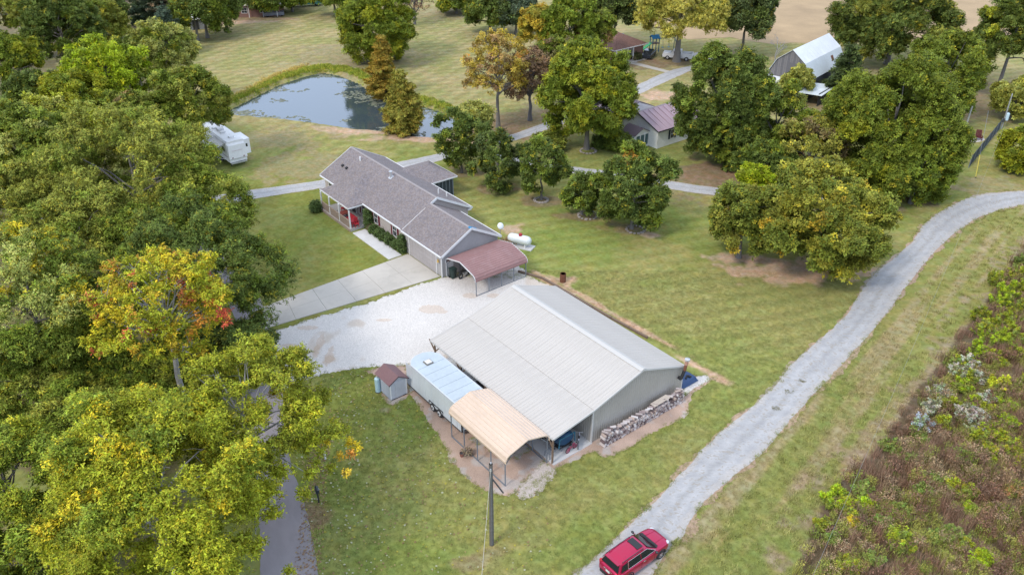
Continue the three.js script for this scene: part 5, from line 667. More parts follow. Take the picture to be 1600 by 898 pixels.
{ // brown-roofed house at the back
  const t = siteThing('brick_house', 'low brick house with a brown hip roof and white porch posts', 'house', 72.0, 71.2), W = 7.4, D = 9, h = 2.7, o = 0.6, R = 4.7;
  part('wall', box(W, h, D, W / 2, h / 2, -D / 2), M.brick = std(0.27, 0.15, 0.12, 0.9, { map: grainTex }), t);
  const P = [[-o, h, o], [W + o, h, o], [W + o, h, -D - o], [-o, h, -D - o]], r0 = [W / 2, R, -3.4], r1 = [W / 2, R, -D + 3.4];
  part('roof', [plate([P[0], P[1], r0], 0.08), plate([P[1], P[2], r1, r0], 0.08), plate([P[2], P[3], r1], 0.08), plate([P[3], P[0], r0, r1], 0.08)], M.shingleBrown, t); part('fascia', [box(W + 1.3, 0.16, 0.05, W / 2, h - 0.06, o + 0.02), box(0.05, 0.16, D + 1.3, -o - 0.02, h - 0.06, -D / 2), box(0.05, 0.16, D + 1.3, W + o + 0.02, h - 0.06, -D / 2)], M.white, t);
  for (const x of [0.1, 1.4, 3.0, 4.4]) part('porch_post', box(0.16, h, 0.16, x, h / 2, 0.4), M.white, t); houseWindow(1.2, 1.5, 0.0, 1.0, 1.3, t, 0); houseWindow(3.8, 1.5, 0.0, 1.4, 1.3, t, 0); houseWindow(-0.0, 1.5, -2.5, 1.2, 1.2, t, -Math.PI / 2); part('porch_floor', box(W, 0.2, 1.2, W / 2, 0.1, 0.6), M.concrete, t);
  const s = siteThing('blue_shed', 'small blue-grey roofed shed behind the brick house', 'shed', 78.5, 77.5, 0.2); part('wall', box(4.2, 2.2, 3.2, 0, 1.1, 0), std(0.10, 0.13, 0.17, 0.8), s); part('roof', [plate([[-2.4, 2.15, 1.9], [2.4, 2.15, 1.9], [2.4, 3.0, 0], [-2.4, 3.0, 0]], 0.06), plate([[-2.4, 3.0, 0], [2.4, 3.0, 0], [2.4, 2.15, -1.9], [-2.4, 2.15, -1.9]], 0.06)], std(0.30, 0.36, 0.40, 0.6), s); part('door', box(1, 1.8, 0.05, 0, 0.9, 1.62), M.black, s);
  const c = siteThing('dark_car', 'dark parked car by the end of the brick house', 'car', 80.6, 70.8, 0.5); part('body', [box(4.3, 0.55, 1.75, 0, 0.6, 0)], std(0.02, 0.025, 0.035, 0.25), c); part('cabin', prism([[-1.4, 0.87], [1.2, 0.87], [0.6, 1.42], [-0.9, 1.42]], -0.75, 0.75), M.glass, c); for (const x of [-1.35, 1.35]) for (const z of [-0.8, 0.8]) part('wheel', new THREE.TorusGeometry(0.22, 0.1, 8, 16).translate(x, 0.32, z), M.rubber, c);
  const pl = [26.62, -155.86], p = thing('playset', 'blue and green garden playset with a green slide', 'playset', [pl[0], 0, pl[1]], 0.3);
  part('slide', [plate([[-2.6, 0.15, 0.3], [-2.6, 0.15, -0.3], [-0.4, 1.6, -0.3], [-0.4, 1.6, 0.3]].reverse(), 0.06), sqbar([-2.6, 0.25, 0.32], [-0.4, 1.7, 0.32], 0.06, 0.18), sqbar([-2.6, 0.25, -0.32], [-0.4, 1.7, -0.32], 0.06, 0.18)], std(0.13, 0.55, 0.30, 0.4), p); for (const x of [-0.4, 0.9]) for (const z of [-0.6, 0.6]) part('post', box(0.12, 2.6, 0.12, x, 1.3, z), std(0.02, 0.13, 0.26, 0.6), p); part('deck', box(1.5, 0.1, 1.4, 0.25, 1.55, 0), M.wood, p); part('canopy', [plate([[-0.6, 2.5, 0.8], [1.1, 2.5, 0.8], [1.1, 3.1, 0], [-0.6, 3.1, 0]], 0.04), plate([[-0.6, 3.1, 0], [1.1, 3.1, 0], [1.1, 2.5, -0.8], [-0.6, 2.5, -0.8]], 0.04)], std(0.02, 0.20, 0.42, 0.7), p); part('swing_beam', [sqbar([0.9, 2.3, 0], [4.4, 2.3, 0], 0.12), sqbar([4.4, 2.3, 0], [4.8, 0, 0.9], 0.1), sqbar([4.4, 2.3, 0], [4.8, 0, -0.9], 0.1)], std(0.02, 0.15, 0.30, 0.6), p); for (const x of [2, 3.3]) part('swing', [bar([x, 2.25, 0.2], [x, 0.6, 0.2], 0.02, 5), bar([x, 2.25, -0.2], [x, 0.6, -0.2], 0.02, 5), box(0.3, 0.05, 0.5, x, 0.58, 0)], std(0.02, 0.2, 0.4, 0.6), p);
  const a = [28.48, -150.97], b = [32.25, -149.68], k = thing('pickup_truck', 'white pickup truck parked behind the big yellowing tree trunk', 'pickup', [(a[0] + b[0]) / 2, 0, (a[1] + b[1]) / 2], Math.atan2(-(b[1] - a[1]), b[0] - a[0]) + Math.PI);
  part('body', [box(5.4, 0.5, 1.9, 0, 0.75, 0), box(1.5, 0.28, 1.8, 1.9, 1.1, 0)], M.white, k); part('bed', [box(1.9, 0.4, 0.08, -1.7, 1.15, 0.9), box(1.9, 0.4, 0.08, -1.7, 1.15, -0.9), box(0.08, 0.4, 1.8, -2.64, 1.15, 0)], M.white, k); part('cabin', prism([[-0.7, 0.99], [1.5, 0.99], [0.85, 1.75], [-0.6, 1.8]], -0.82, 0.82), M.white, k); part('window', [plate([[1.42, 1.1, 0.7], [1.42, 1.1, -0.7], [0.93, 1.7, -0.66], [0.93, 1.7, 0.66]].map((q) => [q[0] + 0.02, q[1] + 0.015, q[2]]), 0.02), box(1.2, 0.4, 0.02, 0.05, 1.4, 0.835), box(1.2, 0.4, 0.02, 0.05, 1.4, -0.835)], M.glass, k); for (const x of [-1.7, 1.75]) for (const z of [-0.88, 0.88]) { const w = new THREE.Group(); w.name = 'wheel'; w.position.set(x, 0.4, z); k.add(w); part('tyre', new THREE.TorusGeometry(0.29, 0.12, 8, 18), M.rubber, w); part('rim', cyl(0.2, 0.2, 0.16, 0, 0, 0, 14).rotateX(1.57), M.silver, w); } part('bumper', [box(0.16, 0.2, 1.9, 2.75, 0.6, 0), box(0.16, 0.2, 1.9, -2.75, 0.6, 0)], M.darkSteel, k);
  const pth = [[20.30, -148.41],[21.56, -149.26],[28.20, -142.33],[27.56, -141.17]]; struct('footpath', sheetGeo(raggedShape(pth, 0.1, 341), 0.014), M.concrete);
  struct('parking_apron', sheetGeo(raggedShape([[21.13, -150.54],[24.68, -154.95],[25.01, -151.40],[22.22, -147.99]], 0.2, 343), 0.014), M.concrete); struct('parking_apron', sheetGeo(raggedShape([[32.34, -154.05],[37.50, -155.86],[36.97, -148.83],[33.55, -147.99]], 0.2, 345), 0.014), M.gravel);
}
{ // house at the back left, camper-like teal vehicle, car, white sheds in the trees
  const [x, z] = [-60.37, -183.84], t = thing('far_house', 'low brick house with a pale roof behind the far left trees', 'house', [x, 0, z], 0.12); part('wall', box(13, 2.6, 7, 3, 1.3, -3.5), M.brick, t); part('roof', [plate([[-4, 2.5, 0.6], [10, 2.5, 0.6], [10, 4.2, -3.5], [-4, 4.2, -3.5]], 0.08), plate([[-4, 4.2, -3.5], [10, 4.2, -3.5], [10, 2.5, -7.6], [-4, 2.5, -7.6]], 0.08)], std(0.62, 0.60, 0.58, 0.6), t); for (const q of [-1.5, 2, 6]) houseWindow(q, 1.4, 0.0, 1.3, 1.2, t, 0); part('porch_post', [-3, 0, 3, 6, 9].map((q) => box(0.14, 2.5, 0.14, q, 1.25, 0.5)), M.white, t);
  const [x1, z1] = [-47.80, -195.42], b = thing('camper_bus', 'long teal and white camper parked under the far trees', 'camper', [x1, 0, z1], 0.28); part('body', [box(8.5, 1.5, 2.4, 0, 2.3, 0)], std(0.70, 0.74, 0.76, 0.5), b); part('lower_body', [box(8.5, 1.0, 2.42, 0, 1.05, 0)], std(0.06, 0.34, 0.38, 0.5), b); part('stripe', box(8.52, 0.5, 2.44, 0, 2.5, 0), std(0.05, 0.40, 0.45, 0.4), b); for (const q of [-3, -1, 1, 3]) part('window', box(1.2, 0.55, 0.03, q, 2.5, 1.235), M.glass, b); for (const q of [-2.8, 2.6]) part('wheel', [new THREE.TorusGeometry(0.32, 0.14, 8, 18).translate(q, 0.46, 1.0), new THREE.TorusGeometry(0.32, 0.14, 8, 18).translate(q, 0.46, -1.0)], M.rubber, b);
  const [x2, z2] = [-52.29, -185.06], c = thing('grey_car', 'grey car parked on bare ground by the far house', 'car', [x2, 0, z2], 0.25); part('body', box(4.4, 0.6, 1.8, 0, 0.62, 0), std(0.16, 0.18, 0.22, 0.3), c); part('cabin', prism([[-1.6, 0.92], [1.2, 0.92], [0.6, 1.48], [-1.2, 1.48]], -0.78, 0.78), std(0.10, 0.12, 0.15, 0.15), c); for (const q of [-1.4, 1.4]) part('wheel', [new THREE.TorusGeometry(0.22, 0.1, 8, 16).translate(q, 0.32, 0.8), new THREE.TorusGeometry(0.22, 0.1, 8, 16).translate(q, 0.32, -0.8)], M.rubber, c);
  const [x3, z3] = [-66.43, -173.96], d = thing('white_shed', 'white-roofed shed half hidden between the far left trees', 'shed', [x3, 0, z3], 0.5); part('wall', box(5, 2.2, 3.4, 0, 1.1, 0), std(0.35, 0.36, 0.38, 0.8), d); part('roof', [plate([[-2.7, 2.1, 2], [2.7, 2.1, 2], [2.7, 3, 0], [-2.7, 3, 0]], 0.06), plate([[-2.7, 3, 0], [2.7, 3, 0], [2.7, 2.1, -2], [-2.7, 2.1, -2]], 0.06)], M.white, d); part('door', box(1.2, 1.9, 0.05, 0.4, 0.95, 1.72), M.darkSteel, d);
}
{ // fence, posts and small things at the right edge
  const a = [59.1, -98.9], b = [70.4, -113.2], L = Math.hypot(b[0] - a[0], b[1] - a[1]), t = thing('wire_fence', 'dark mesh fence running back beside the right-hand bushes', 'fence', [a[0], 0, a[1]], Math.atan2(-(b[1] - a[1]), b[0] - a[0]));
  for (let i = 0; i < 8; i++) part('fence_post', cyl(0.05, 0.05, 1.7, (i * L) / 7, 0.85, 0, 8), M.galv, t);
  for (let i = 0; i < 7; i++) { const g = [], x0 = (i * L) / 7; for (let k = 0; k < 14; k++) g.push(box(0.035, 1.5, 0.02, x0 + 0.1 + (k * (L / 7 - 0.1)) / 14, 0.78, 0)); for (let k = 0; k < 9; k++) g.push(box(L / 7 - 0.1, 0.05, 0.025, x0 + L / 14, 0.08 + k * 0.185, 0)); part('mesh_panel', g, M.fenceMesh ||= std(0.045, 0.06, 0.085, 0.6), t); }
  const [px, pz] = [70.9, -113.6], p = thing('service_pole', 'pole with a pale transformer can beside the mesh fence', 'utility pole', [px, 0, pz], 0.3); part('pole', tube([[0, 0, 0], [0, 5.0, 0]], [0.11, 0.08], 10), M.barnPale = std(0.30, 0.31, 0.32, 0.8), p); part('transformer', [cyl(0.28, 0.28, 0.95, 0.34, 1.75, 0, 16), cyl(0.2, 0.25, 0.1, 0.34, 2.27, 0, 16)], std(0.50, 0.66, 0.76, 0.4), p); part('insulator', cyl(0.07, 0.09, 0.2, 0, 5.05, 0, 8), M.silver, p); part('meter_box', box(0.35, 0.5, 0.2, -0.2, 1.3, 0.12), M.darkSteel, p);
  const [gx, gz] = [58.41, -95.61], g = thing('guy_wire', 'pole stay with a yellow sleeve in front of the right-hand bushes', 'guy wire', [gx, 0, gz]); part('sleeve', bar([0, 0.05, 0], [1.0, 2.2, -2.2], 0.05, 8), std(0.52, 0.42, 0.05, 0.5), g); part('wire', bar([1.0, 2.2, -2.2], [3.0, 6.5, -6.6], 0.02, 5), M.galv, g); part('anchor', cyl(0.05, 0.05, 0.2, 0, 0.06, 0, 6), M.darkSteel, g);
  const pc = [63.58, -110.15], w = thing('stay_post', 'thin pale wooden post at the edge of the green trees', 'post', [pc[0], 0, pc[1]]); part('post', tube([[0, 0, 0], [0.5, 4.3, -0.6]], [0.16, 0.13], 8), std(0.36, 0.36, 0.32, 0.9), w);
  const ring = thing('stone_ring', 'pale gravel base under the two dark red chairs', 'gravel base', [64.5, 0, -109.1], 0.3); part('gravel_bed', cyl(1.9, 2.0, 0.06, 0, 0.03, 0, 20).scale(1, 1, 0.5), M.gravel, ring); delete ring.userData.category; delete ring.userData.label; ring.userData.kind = 'structure';
  const ch = (x, z, r, lab) => { const c = thing('garden_chair', lab, 'chair', [x, 0.06, z], r); const m = M.chairRed ||= std(0.10, 0.012, 0.02, 0.6); part('seat', box(0.75, 0.08, 0.7, 0, 0.42, 0), m, c); part('backrest', [-0.28, -0.09, 0.1, 0.29].map((q) => box(0.16, 0.95, 0.05, q, 0.85, -0.38, 0, 0, -0.25)), m, c); for (const sx of [-0.36, 0.36]) { part('armrest', box(0.12, 0.05, 0.8, sx, 0.64, 0), m, c); part('leg', [box(0.08, 0.62, 0.08, sx, 0.31, 0.32), box(0.08, 0.42, 0.08, sx, 0.21, -0.3)], m, c); } };
  ch(63.7, -109.4, 0.2, 'dark red garden chair nearer the pale wooden post'); ch(65.2, -108.9, -0.2, 'dark red garden chair nearer the mesh fence');
}

// ---------- trees ----------
function leafSpray(n, rad, len, wide, seed, flat = 0.7) { // a spray of folded leaves round a twig end
  const r = rng(seed), pos = [], col = [], idx = [], d = new THREE.Vector3(), s = new THREE.Vector3(), nn = new THREE.Vector3();
  for (let i = 0; i < n; i++) {
    const th = r() * 6.283, rr = rad * Math.sqrt(r()), y = (r() - 0.5) * rad * flat, c = new THREE.Vector3(Math.cos(th) * rr, y, Math.sin(th) * rr);
    d.set(Math.cos(th) + 1.1 * (r() - 0.5), 0.9 * (r() - 0.62), Math.sin(th) + 1.1 * (r() - 0.5)).normalize(); nn.set(r() - 0.5, 0.9, r() - 0.5).normalize(); s.crossVectors(d, nn).normalize(); nn.crossVectors(s, d);
    const L = len * (0.7 + 0.6 * r()), W = wide * (0.8 + 0.4 * r()), o = pos.length / 3, t = 0.58 + 0.72 * r(), yl = 1 + 0.28 * (r() - 0.4);
    const P = (a, b, h) => { const p = c.clone().addScaledVector(d, a * L).addScaledVector(s, b * W).addScaledVector(nn, h * L); pos.push(p.x, p.y, p.z); col.push(t * yl, t, t * (0.85 + 0.3 * r())); };
    P(-0.5, 0, 0); P(-0.05, 0.5, 0.1); P(0.5, 0, -0.08); P(-0.05, -0.5, 0.1); idx.push(o, o + 2, o + 1, o, o + 3, o + 2);
  }
  const g = new THREE.BufferGeometry(); g.setAttribute('position', new THREE.Float32BufferAttribute(pos, 3)); g.setAttribute('color', new THREE.Float32BufferAttribute(col, 3)); g.setIndex(idx); g.computeVertexNormals(); return g;
}
const leafMat = () => { const m = new THREE.MeshPhysicalMaterial({ roughness: 0.62, side: THREE.DoubleSide, vertexColors: true }); m.specularIntensity = 0.35; m.color.setRGB(1, 1, 1); return m; };
M.leaf = leafMat();
M.bark = std(0.20, 0.185, 0.17, 0.95, { map: grainTex }); M.barkPale = std(0.36, 0.35, 0.34, 0.95, { map: grainTex }); M.barkDark = std(0.085, 0.07, 0.06, 0.95, { map: grainTex });
const SPRAY = { near: leafSpray(22, 0.38, 0.175, 0.095, 5), mid: leafSpray(22, 0.50, 0.27, 0.16, 7), far: leafSpray(22, 0.72, 0.40, 0.25, 9), needle: leafSpray(26, 0.42, 0.34, 0.07, 13, 0.5), tiny: leafSpray(16, 0.28, 0.16, 0.09, 15), sprig: leafSpray(9, 0.14, 0.15, 0.06, 17, 1.2) };
// leaf colours (linear, of the leaf itself)
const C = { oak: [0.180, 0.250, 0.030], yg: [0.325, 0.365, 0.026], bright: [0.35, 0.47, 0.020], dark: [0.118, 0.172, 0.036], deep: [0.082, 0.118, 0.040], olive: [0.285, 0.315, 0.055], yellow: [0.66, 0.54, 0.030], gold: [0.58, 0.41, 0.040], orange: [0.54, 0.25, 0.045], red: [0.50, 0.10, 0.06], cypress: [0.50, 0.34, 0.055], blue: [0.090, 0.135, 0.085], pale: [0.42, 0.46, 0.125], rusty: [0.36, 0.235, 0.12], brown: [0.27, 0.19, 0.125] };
const _m = new THREE.Matrix4(), _q = new THREE.Quaternion(), _e = new THREE.Euler(), _v = new THREE.Vector3(), _s = new THREE.Vector3(), _c = new THREE.Color();
function crownMesh(list, lod, name = 'crown') {
  const im = new THREE.InstancedMesh(SPRAY[lod], M.leaf, list.length); im.name = name;
  list.forEach((k, i) => { _e.set(k.rx, k.ry, k.rz, 'YXZ'); im.setMatrixAt(i, _m.compose(_v.set(...k.p), _q.setFromEuler(_e), _s.setScalar(k.s))); im.setColorAt(i, _c.setRGB(...k.c)); });
  return im;
}
function tree(o) {
  const r = rng(o.seed), g = () => r() + r() + r() - 1.5, R = o.R, hc = o.hc, ry = R * (o.ky || 0.8), lod = o.lod || 'mid', t = thing(o.name || 'leafy_tree', o.label, 'tree', [o.x, 0, o.z], 0, o.group), bark = o.bark || M.bark;
  const puffs = [], np = Math.round((o.puffs || 34 + R * 5) * 2.9);
  const nb = Math.max(9, Math.round((o.boughs || 12 + R * 2.2))), low = o.low ?? -0.55, ga = 2.399963;
  for (let b = 0; b < nb; b++) { // boughs: each a lumpy mass of its own, of uneven reach
    const yb = clamp(low + (1 - low) * ((b + 0.5 + 0.8 * (r() - 0.5)) / nb), low, 0.97), ab = b * ga + 0.7 * r() + o.seed, qb = Math.sqrt(1 - yb * yb), reach = 0.50 + (o.irr ?? 0.34) * (r() - 0.25) + 0.08, br = R * (0.22 + 0.13 * r()), bc = [Math.cos(ab) * qb * R * reach, hc + yb * ry * (reach + 0.12), Math.sin(ab) * qb * R * reach], kb = r(), m = Math.max(4, Math.round(np / nb));
    for (let i = 0; i < m; i++) { let dx = g(), dy = g(), dz = g(); const l = Math.hypot(dx, dy, dz) || 1; dx = dx / l + Math.cos(ab) * qb * 0.7; dy = dy / l * 0.9 + yb * 0.45 + 0.25; dz = dz / l + Math.sin(ab) * qb * 0.7; const l2 = Math.hypot(dx, dy, dz) || 1, u = br * (0.55 + 0.55 * Math.sqrt(r())) / l2; puffs.push({ c: [bc[0] + dx * u, Math.max(0.7, bc[1] + dy * u * Math.min(1.2, o.ky || 0.8)), bc[2] + dz * u], r: R * (0.045 + 0.08 * r()) * (o.pr || 1) + 0.16, k: 0.5 * kb + 0.5 * r(), y: yb }); }
  }
  for (const e of o.extra || []) puffs.push({ c: [e[0] - o.x, e[1], e[2] - o.z], r: e[3], k: 0.5, y: 0.3, col: e[4] });
  const A = puffs.reduce((s, p) => s + p.r * p.r, 0), dens = (o.dens || 1) * ({ near: 62, mid: 40, far: 24, needle: 50 })[lod], list = [];
  const tips = o.tips || [];
  for (const p of puffs) {
    const n = Math.round(dens * p.r * p.r * 2.0 + 2), base = p.col || (o.mix ? mix3(o.col, o.mix, p.k < (o.mixP || 0.35) ? 0.55 + 0.45 * r() : 0.15 * r()) : o.col), tp = tips.length && r() < o.tipP ? tips[Math.floor(r() * tips.length)] : null, v0 = 0.86 + 0.28 * r();
    for (let i = 0; i < n; i++) {
      const ox = p.c[0] / R, oz = p.c[2] / R; let dx = g() + 0.5 * ox, dy = g() + 0.3, dz = g() + 0.5 * oz; const l = Math.hypot(dx, dy, dz) || 1, far = Math.pow(r(), 1.35), k = (0.25 + 1.45 * far) * p.r; dx /= l; dy /= l; dz /= l;
      const v = v0 * (0.62 + 0.70 * r()); let c = tp && r() < 0.55 ? mix3(base, tp, 0.5 + 0.5 * r()) : mix3(base, C.yellow, r() < 0.06 ? 0.4 : 0);
      c = mix3(c, [c[0] * 1.15, c[1] * 1.06, c[2] * 0.85], r());
      list.push({ p: [p.c[0] + dx * k, Math.max(0.5, p.c[1] + dy * k * 0.8), p.c[2] + dz * k], rx: (r() - 0.5) * 1.5 + dz * 0.5, rz: (r() - 0.5) * 1.5 - dx * 0.5, ry: r() * 6.283, s: (0.6 + 0.6 * r()) * (1.1 - 0.3 * far) * (o.ls || 1), c: c.map((q) => q * v) });
    }
  }
  // trunk and limbs
  const tr = o.tr || 0.035 * R + 0.14, fork = Math.max(1.2, hc - ry * (o.fork ?? 0.55)), wob = () => (r() - 0.5) * 0.5;
  const top = hc + ry * 0.45, pts = [[0, 0, 0]], rad = [tr * 1.35]; for (let i = 1; i <= 7; i++) { const k = i / 7; pts.push([wob() * k * 1.2, k * top, wob() * k * 1.2]); rad.push(tr * (1 - 0.78 * k)); }
  part('trunk', tube(pts, rad, 9), bark, t);
  const nl = o.limbs ?? 12, lg = [];
  for (let i = 0; i < nl && i < puffs.length; i++) { const p = puffs[Math.floor(r() * puffs.length)], y0 = lerp(fork, Math.max(fork + 0.3, Math.min(top * 0.95, p.c[1] - 0.3)), 0.25 + 0.5 * r()), k0 = y0 / top * 7, i0 = Math.min(6, Math.floor(k0)), f = k0 - i0, s = [0, 1, 2].map((c) => lerp(pts[i0][c], pts[i0 + 1][c], f)), e = p.c, m = [0, 1, 2].map((c) => lerp(s[c], e[c], 0.5) + (c === 1 ? 0.12 * R * r() : wob())), r0 = Math.max(0.03, lerp(rad[i0], rad[i0 + 1], f) * 0.6); lg.push(tube([s, [0, 1, 2].map((c) => lerp(s[c], m[c], 0.5) + wob() * 0.3), m, [0, 1, 2].map((c) => lerp(m[c], e[c], 0.55) + wob() * 0.4), e], [r0, r0 * 0.8, r0 * 0.6, r0 * 0.38, 0.012], 6));
    if (o.twigs) for (let q = 0; q < o.twigs; q++) { const k = 0.4 + 0.6 * r(), b = [0, 1, 2].map((c) => lerp(m[c], e[c], k)), d = [g() * R * 0.22, Math.abs(g()) * R * 0.26, g() * R * 0.22]; lg.push(tube([b, [0, 1, 2].map((c) => b[c] + d[c] * 0.5 + wob() * 0.2), [0, 1, 2].map((c) => b[c] + d[c])], [r0 * 0.3, r0 * 0.18, 0.008], 4)); } }
  if (lg.length) part('limb', lg, bark, t);
  if (list.length) t.add(crownMesh(list, lod)); total += list.length; return t;
}
let total = 0;
function conifer(o) { // narrow tree with layered sprays
  const r = rng(o.seed), t = thing(o.name || 'conifer_tree', o.label, 'tree', [o.x, 0, o.z], 0, o.group), H = o.h, R = o.R, list = [], bg = [];
  part('trunk', tube([[0, 0, 0], [0.05, H * 0.5, 0.05], [0, H * 0.96, 0]], [0.03 * H + 0.05, 0.02 * H, 0.02], 8), o.bark || M.bark, t);
  const layers = Math.round(H * 2.0);
  for (let i = 0; i < layers; i++) { const k = i / layers, y = H * (o.low ?? 0.12) + (H * (1 - (o.low ?? 0.12))) * k, rr = R * (k < 0.15 ? 0.75 + k * 1.6 : Math.pow(1 - k, 0.75) * 1.12) * (0.75 + 0.5 * r()), nb = Math.max(3, Math.round(3 + rr * 2.2)); for (let b = 0; b < nb; b++) { const a = r() * 6.283, L = rr * (0.65 + 0.45 * r()); if (b % 2) bg.push(bar([0, y, 0], [Math.cos(a) * L * 0.9, y - 0.1 * L, Math.sin(a) * L * 0.9], 0.035, 5, 0.012)); const n = Math.round((1.2 + L * 3.0) * (o.dens || 1)); for (let j = 0; j < n; j++) { const q = 0.25 + 0.75 * Math.sqrt(r()), c = mix3(o.col, o.mix || o.col, r() * r()), v = 0.8 + 0.4 * r(); list.push({ p: [Math.cos(a) * L * q + (r() - 0.5) * 0.7, y - 0.12 * L * q + (r() - 0.5) * 0.55, Math.sin(a) * L * q + (r() - 0.5) * 0.7], rx: (r() - 0.5) * 0.9, rz: (r() - 0.5) * 0.9, ry: r() * 6.28, s: (0.8 + 0.5 * r()) * (o.ls || 1), c: c.map((x) => x * v) }); } } }
  if (bg.length) part('limb', bg, o.bark || M.bark, t);
  t.add(crownMesh(list, o.lod || 'needle')); total += list.length; return t;
}
function bareTree(o) {
  const r = rng(o.seed), t = thing(o.name || 'bare_tree', o.label, 'tree', [o.x, 0, o.z], 0), tr = [], tw = [];
  const grow = (p, d, L, rad, lev) => { const e = [p[0] + d[0] * L, p[1] + d[1] * L, p[2] + d[2] * L], m = [0, 1, 2].map((c) => (p[c] + e[c]) / 2 + (r() - 0.5) * L * 0.12); (lev < 2 ? tr : tw).push(tube([p, m, e], [rad, rad * 0.8, rad * 0.62], lev < 2 ? 7 : 4)); if (lev >= o.levels) return; const n = lev === 0 ? 5 : 3 + (r() < 0.5 ? 1 : 0); for (let i = 0; i < n; i++) { const k = lev === 0 ? 0.5 + 0.5 * (i / (n - 1)) : 0.45 + 0.55 * r(), b = [0, 1, 2].map((c) => lerp(p[c], e[c], k)), a = r() * 6.283, sp = 0.55 + 0.35 * r(), v = new THREE.Vector3(d[0] + Math.cos(a) * sp, d[1] * 0.75 + 0.15, d[2] + Math.sin(a) * sp).normalize(); grow(b, v.toArray(), L * (0.5 + 0.2 * r()), rad * 0.5, lev + 1); } };
  grow([0, 0, 0], [0.03, 1, 0.02], o.h * 0.55, o.tr, 0); part('trunk', tr, o.bark || M.bark, t); part('limb', tw, o.bark || M.bark, t);
  if (o.leaves) { const list = []; for (let i = 0; i < o.leaves; i++) { const a = r() * 6.283, q = Math.sqrt(r()) * o.R, y = o.h * (0.4 + 0.6 * r()); list.push({ p: [Math.cos(a) * q, y, Math.sin(a) * q], rx: r() - 0.5, rz: r() - 0.5, ry: r() * 6, s: 0.8 + 0.4 * r(), c: mix3(o.col, o.mix || o.col, r()) }); } t.add(crownMesh(list, o.lod || 'far')); total += list.length; }
  return t;
}
const TT = (x, z, R) => ({ x, z, R }), TB = (x, z, R, hc) => ({ x, z, R, hc });

// the wood on the left, front to back
tree({ ...TT(-19.50, -32.52, 5.99), hc: 8.5, ky: 0.85, col: C.yg, mix: C.oak, mixP: 0.3, tips: [C.yellow], tipP: 0.12, lod: 'near', seed: 101, dens: 1.25, limbs: 16, twigs: 2, bark: M.barkPale, label: 'bright yellow-green tree filling the bottom left beside the asphalt road' });
tree({ ...TT(-16.70, -39.98, 4.91), hc: 7.5, ky: 0.85, col: [0.27, 0.31, 0.03], mix: C.yg, lod: 'near', seed: 103, pr: 0.85, dens: 0.78, limbs: 18, twigs: 3, bark: M.barkPale, extra: [[-12.24, 5.20, -40.49,0.3,C.yellow],[-10.62, 5.00, -40.59,0.28,C.yellow],[-11.17, 4.80, -39.60,0.22,C.gold],[-13.02, 5.40, -40.57,0.25,C.orange],[-11.86, 5.00, -41.66,0.2,C.yellow],[-12.42, 5.00, -38.62,0.28,[0.33, 0.37, 0.03]],[-10.33, 5.00, -39.62,0.18,C.orange],[-10.47, 4.60, -38.30,0.18,C.gold],[-10.12, 5.00, -40.10,0.2,C.yellow],[-12.31, 5.00, -39.68,0.22,[0.33, 0.37, 0.03]],[-11.50, 4.80, -38.55,0.25,[0.33, 0.37, 0.03]],[-13.25, 5.30, -39.47,0.35,[0.33, 0.37, 0.03]],[-13.70, 5.60, -40.04,0.6,[0.33, 0.37, 0.03]],[-14.63, 6.00, -41.77,0.7,C.olive],[-16.07, 6.50, -43.62,0.35,C.yellow],[-12.72, 5.00, -37.77,0.4,[0.33, 0.37, 0.03]],[-12.90, 4.60, -36.53,0.4,[0.33, 0.37, 0.03]],[-14.60, 6.00, -39.58,0.8,C.olive],[-14.53, 5.60, -37.42,0.8,[0.33, 0.37, 0.03]],[-15.11, 5.60, -34.50,0.8,[0.33, 0.37, 0.03]],[-14.70, 5.60, -35.79,0.7,C.olive],[-15.26, 5.40, -32.27,0.9,[0.33, 0.37, 0.03]],[-14.40, 5.00, -32.17,0.55,[0.33, 0.37, 0.03]],[-12.31, 4.60, -30.73,0.3,[0.33, 0.37, 0.03]],[-15.27, 5.40, -30.48,0.8,[0.33, 0.37, 0.03]],[-14.02, 5.20, -34.39,0.5,[0.33, 0.37, 0.03]]], label: 'yellow-green tree over the road whose right branch ends in yellow and orange leaves' });
tree({ ...TT(-24.03, -47.46, 4.65), hc: 11, ky: 0.85, col: C.yg, mix: [0.50, 0.44, 0.03], mixP: 0.22, tips: [C.yellow, C.yellow, C.yellow, C.gold, C.gold, C.orange, C.red], tipP: 0.38, lod: 'near', seed: 107, low: -0.75, dens: 0.34, pr: 0.85, limbs: 30, twigs: 5, bark: M.barkPale, fork: 0.9, extra: [[-22.23, 12.00, -48.96,0.7,C.red],[-20.80, 11.50, -47.65,0.6,C.orange],[-19.75, 11.00, -46.81,0.5,C.red],[-21.95, 12.00, -46.85,0.55,C.gold],[-20.88, 11.00, -45.63,0.55,C.orange],[-23.04, 12.40, -48.72,0.6,C.orange],[-27.49, 11.50, -47.65,0.55,C.orange],[-27.44, 11.00, -46.02,0.4,C.red],[-19.41, 10.50, -46.39,0.35,C.red],[-22.39, 11.00, -44.49,0.5,C.gold],[-27.05, 12.50, -48.54,0.5,C.gold],[-20.89, 11.50, -49.36,0.35,C.red],[-24.78, 10.00, -44.09,0.5,C.gold],[-21.49, 10.50, -45.23,0.4,C.orange]], label: 'thinning tree with yellow, orange and red tips and pale bare limbs' });
tree({ ...TT(-34.19, -49.15, 5.38), hc: 9.5, ky: 0.9, col: C.oak, mix: C.pale, mixP: 0.32, tips: [C.yellow], tipP: 0.1, lod: 'near', seed: 109, limbs: 14, twigs: 2, label: 'dark green tree at the left edge with pale yellow leaves on top' });
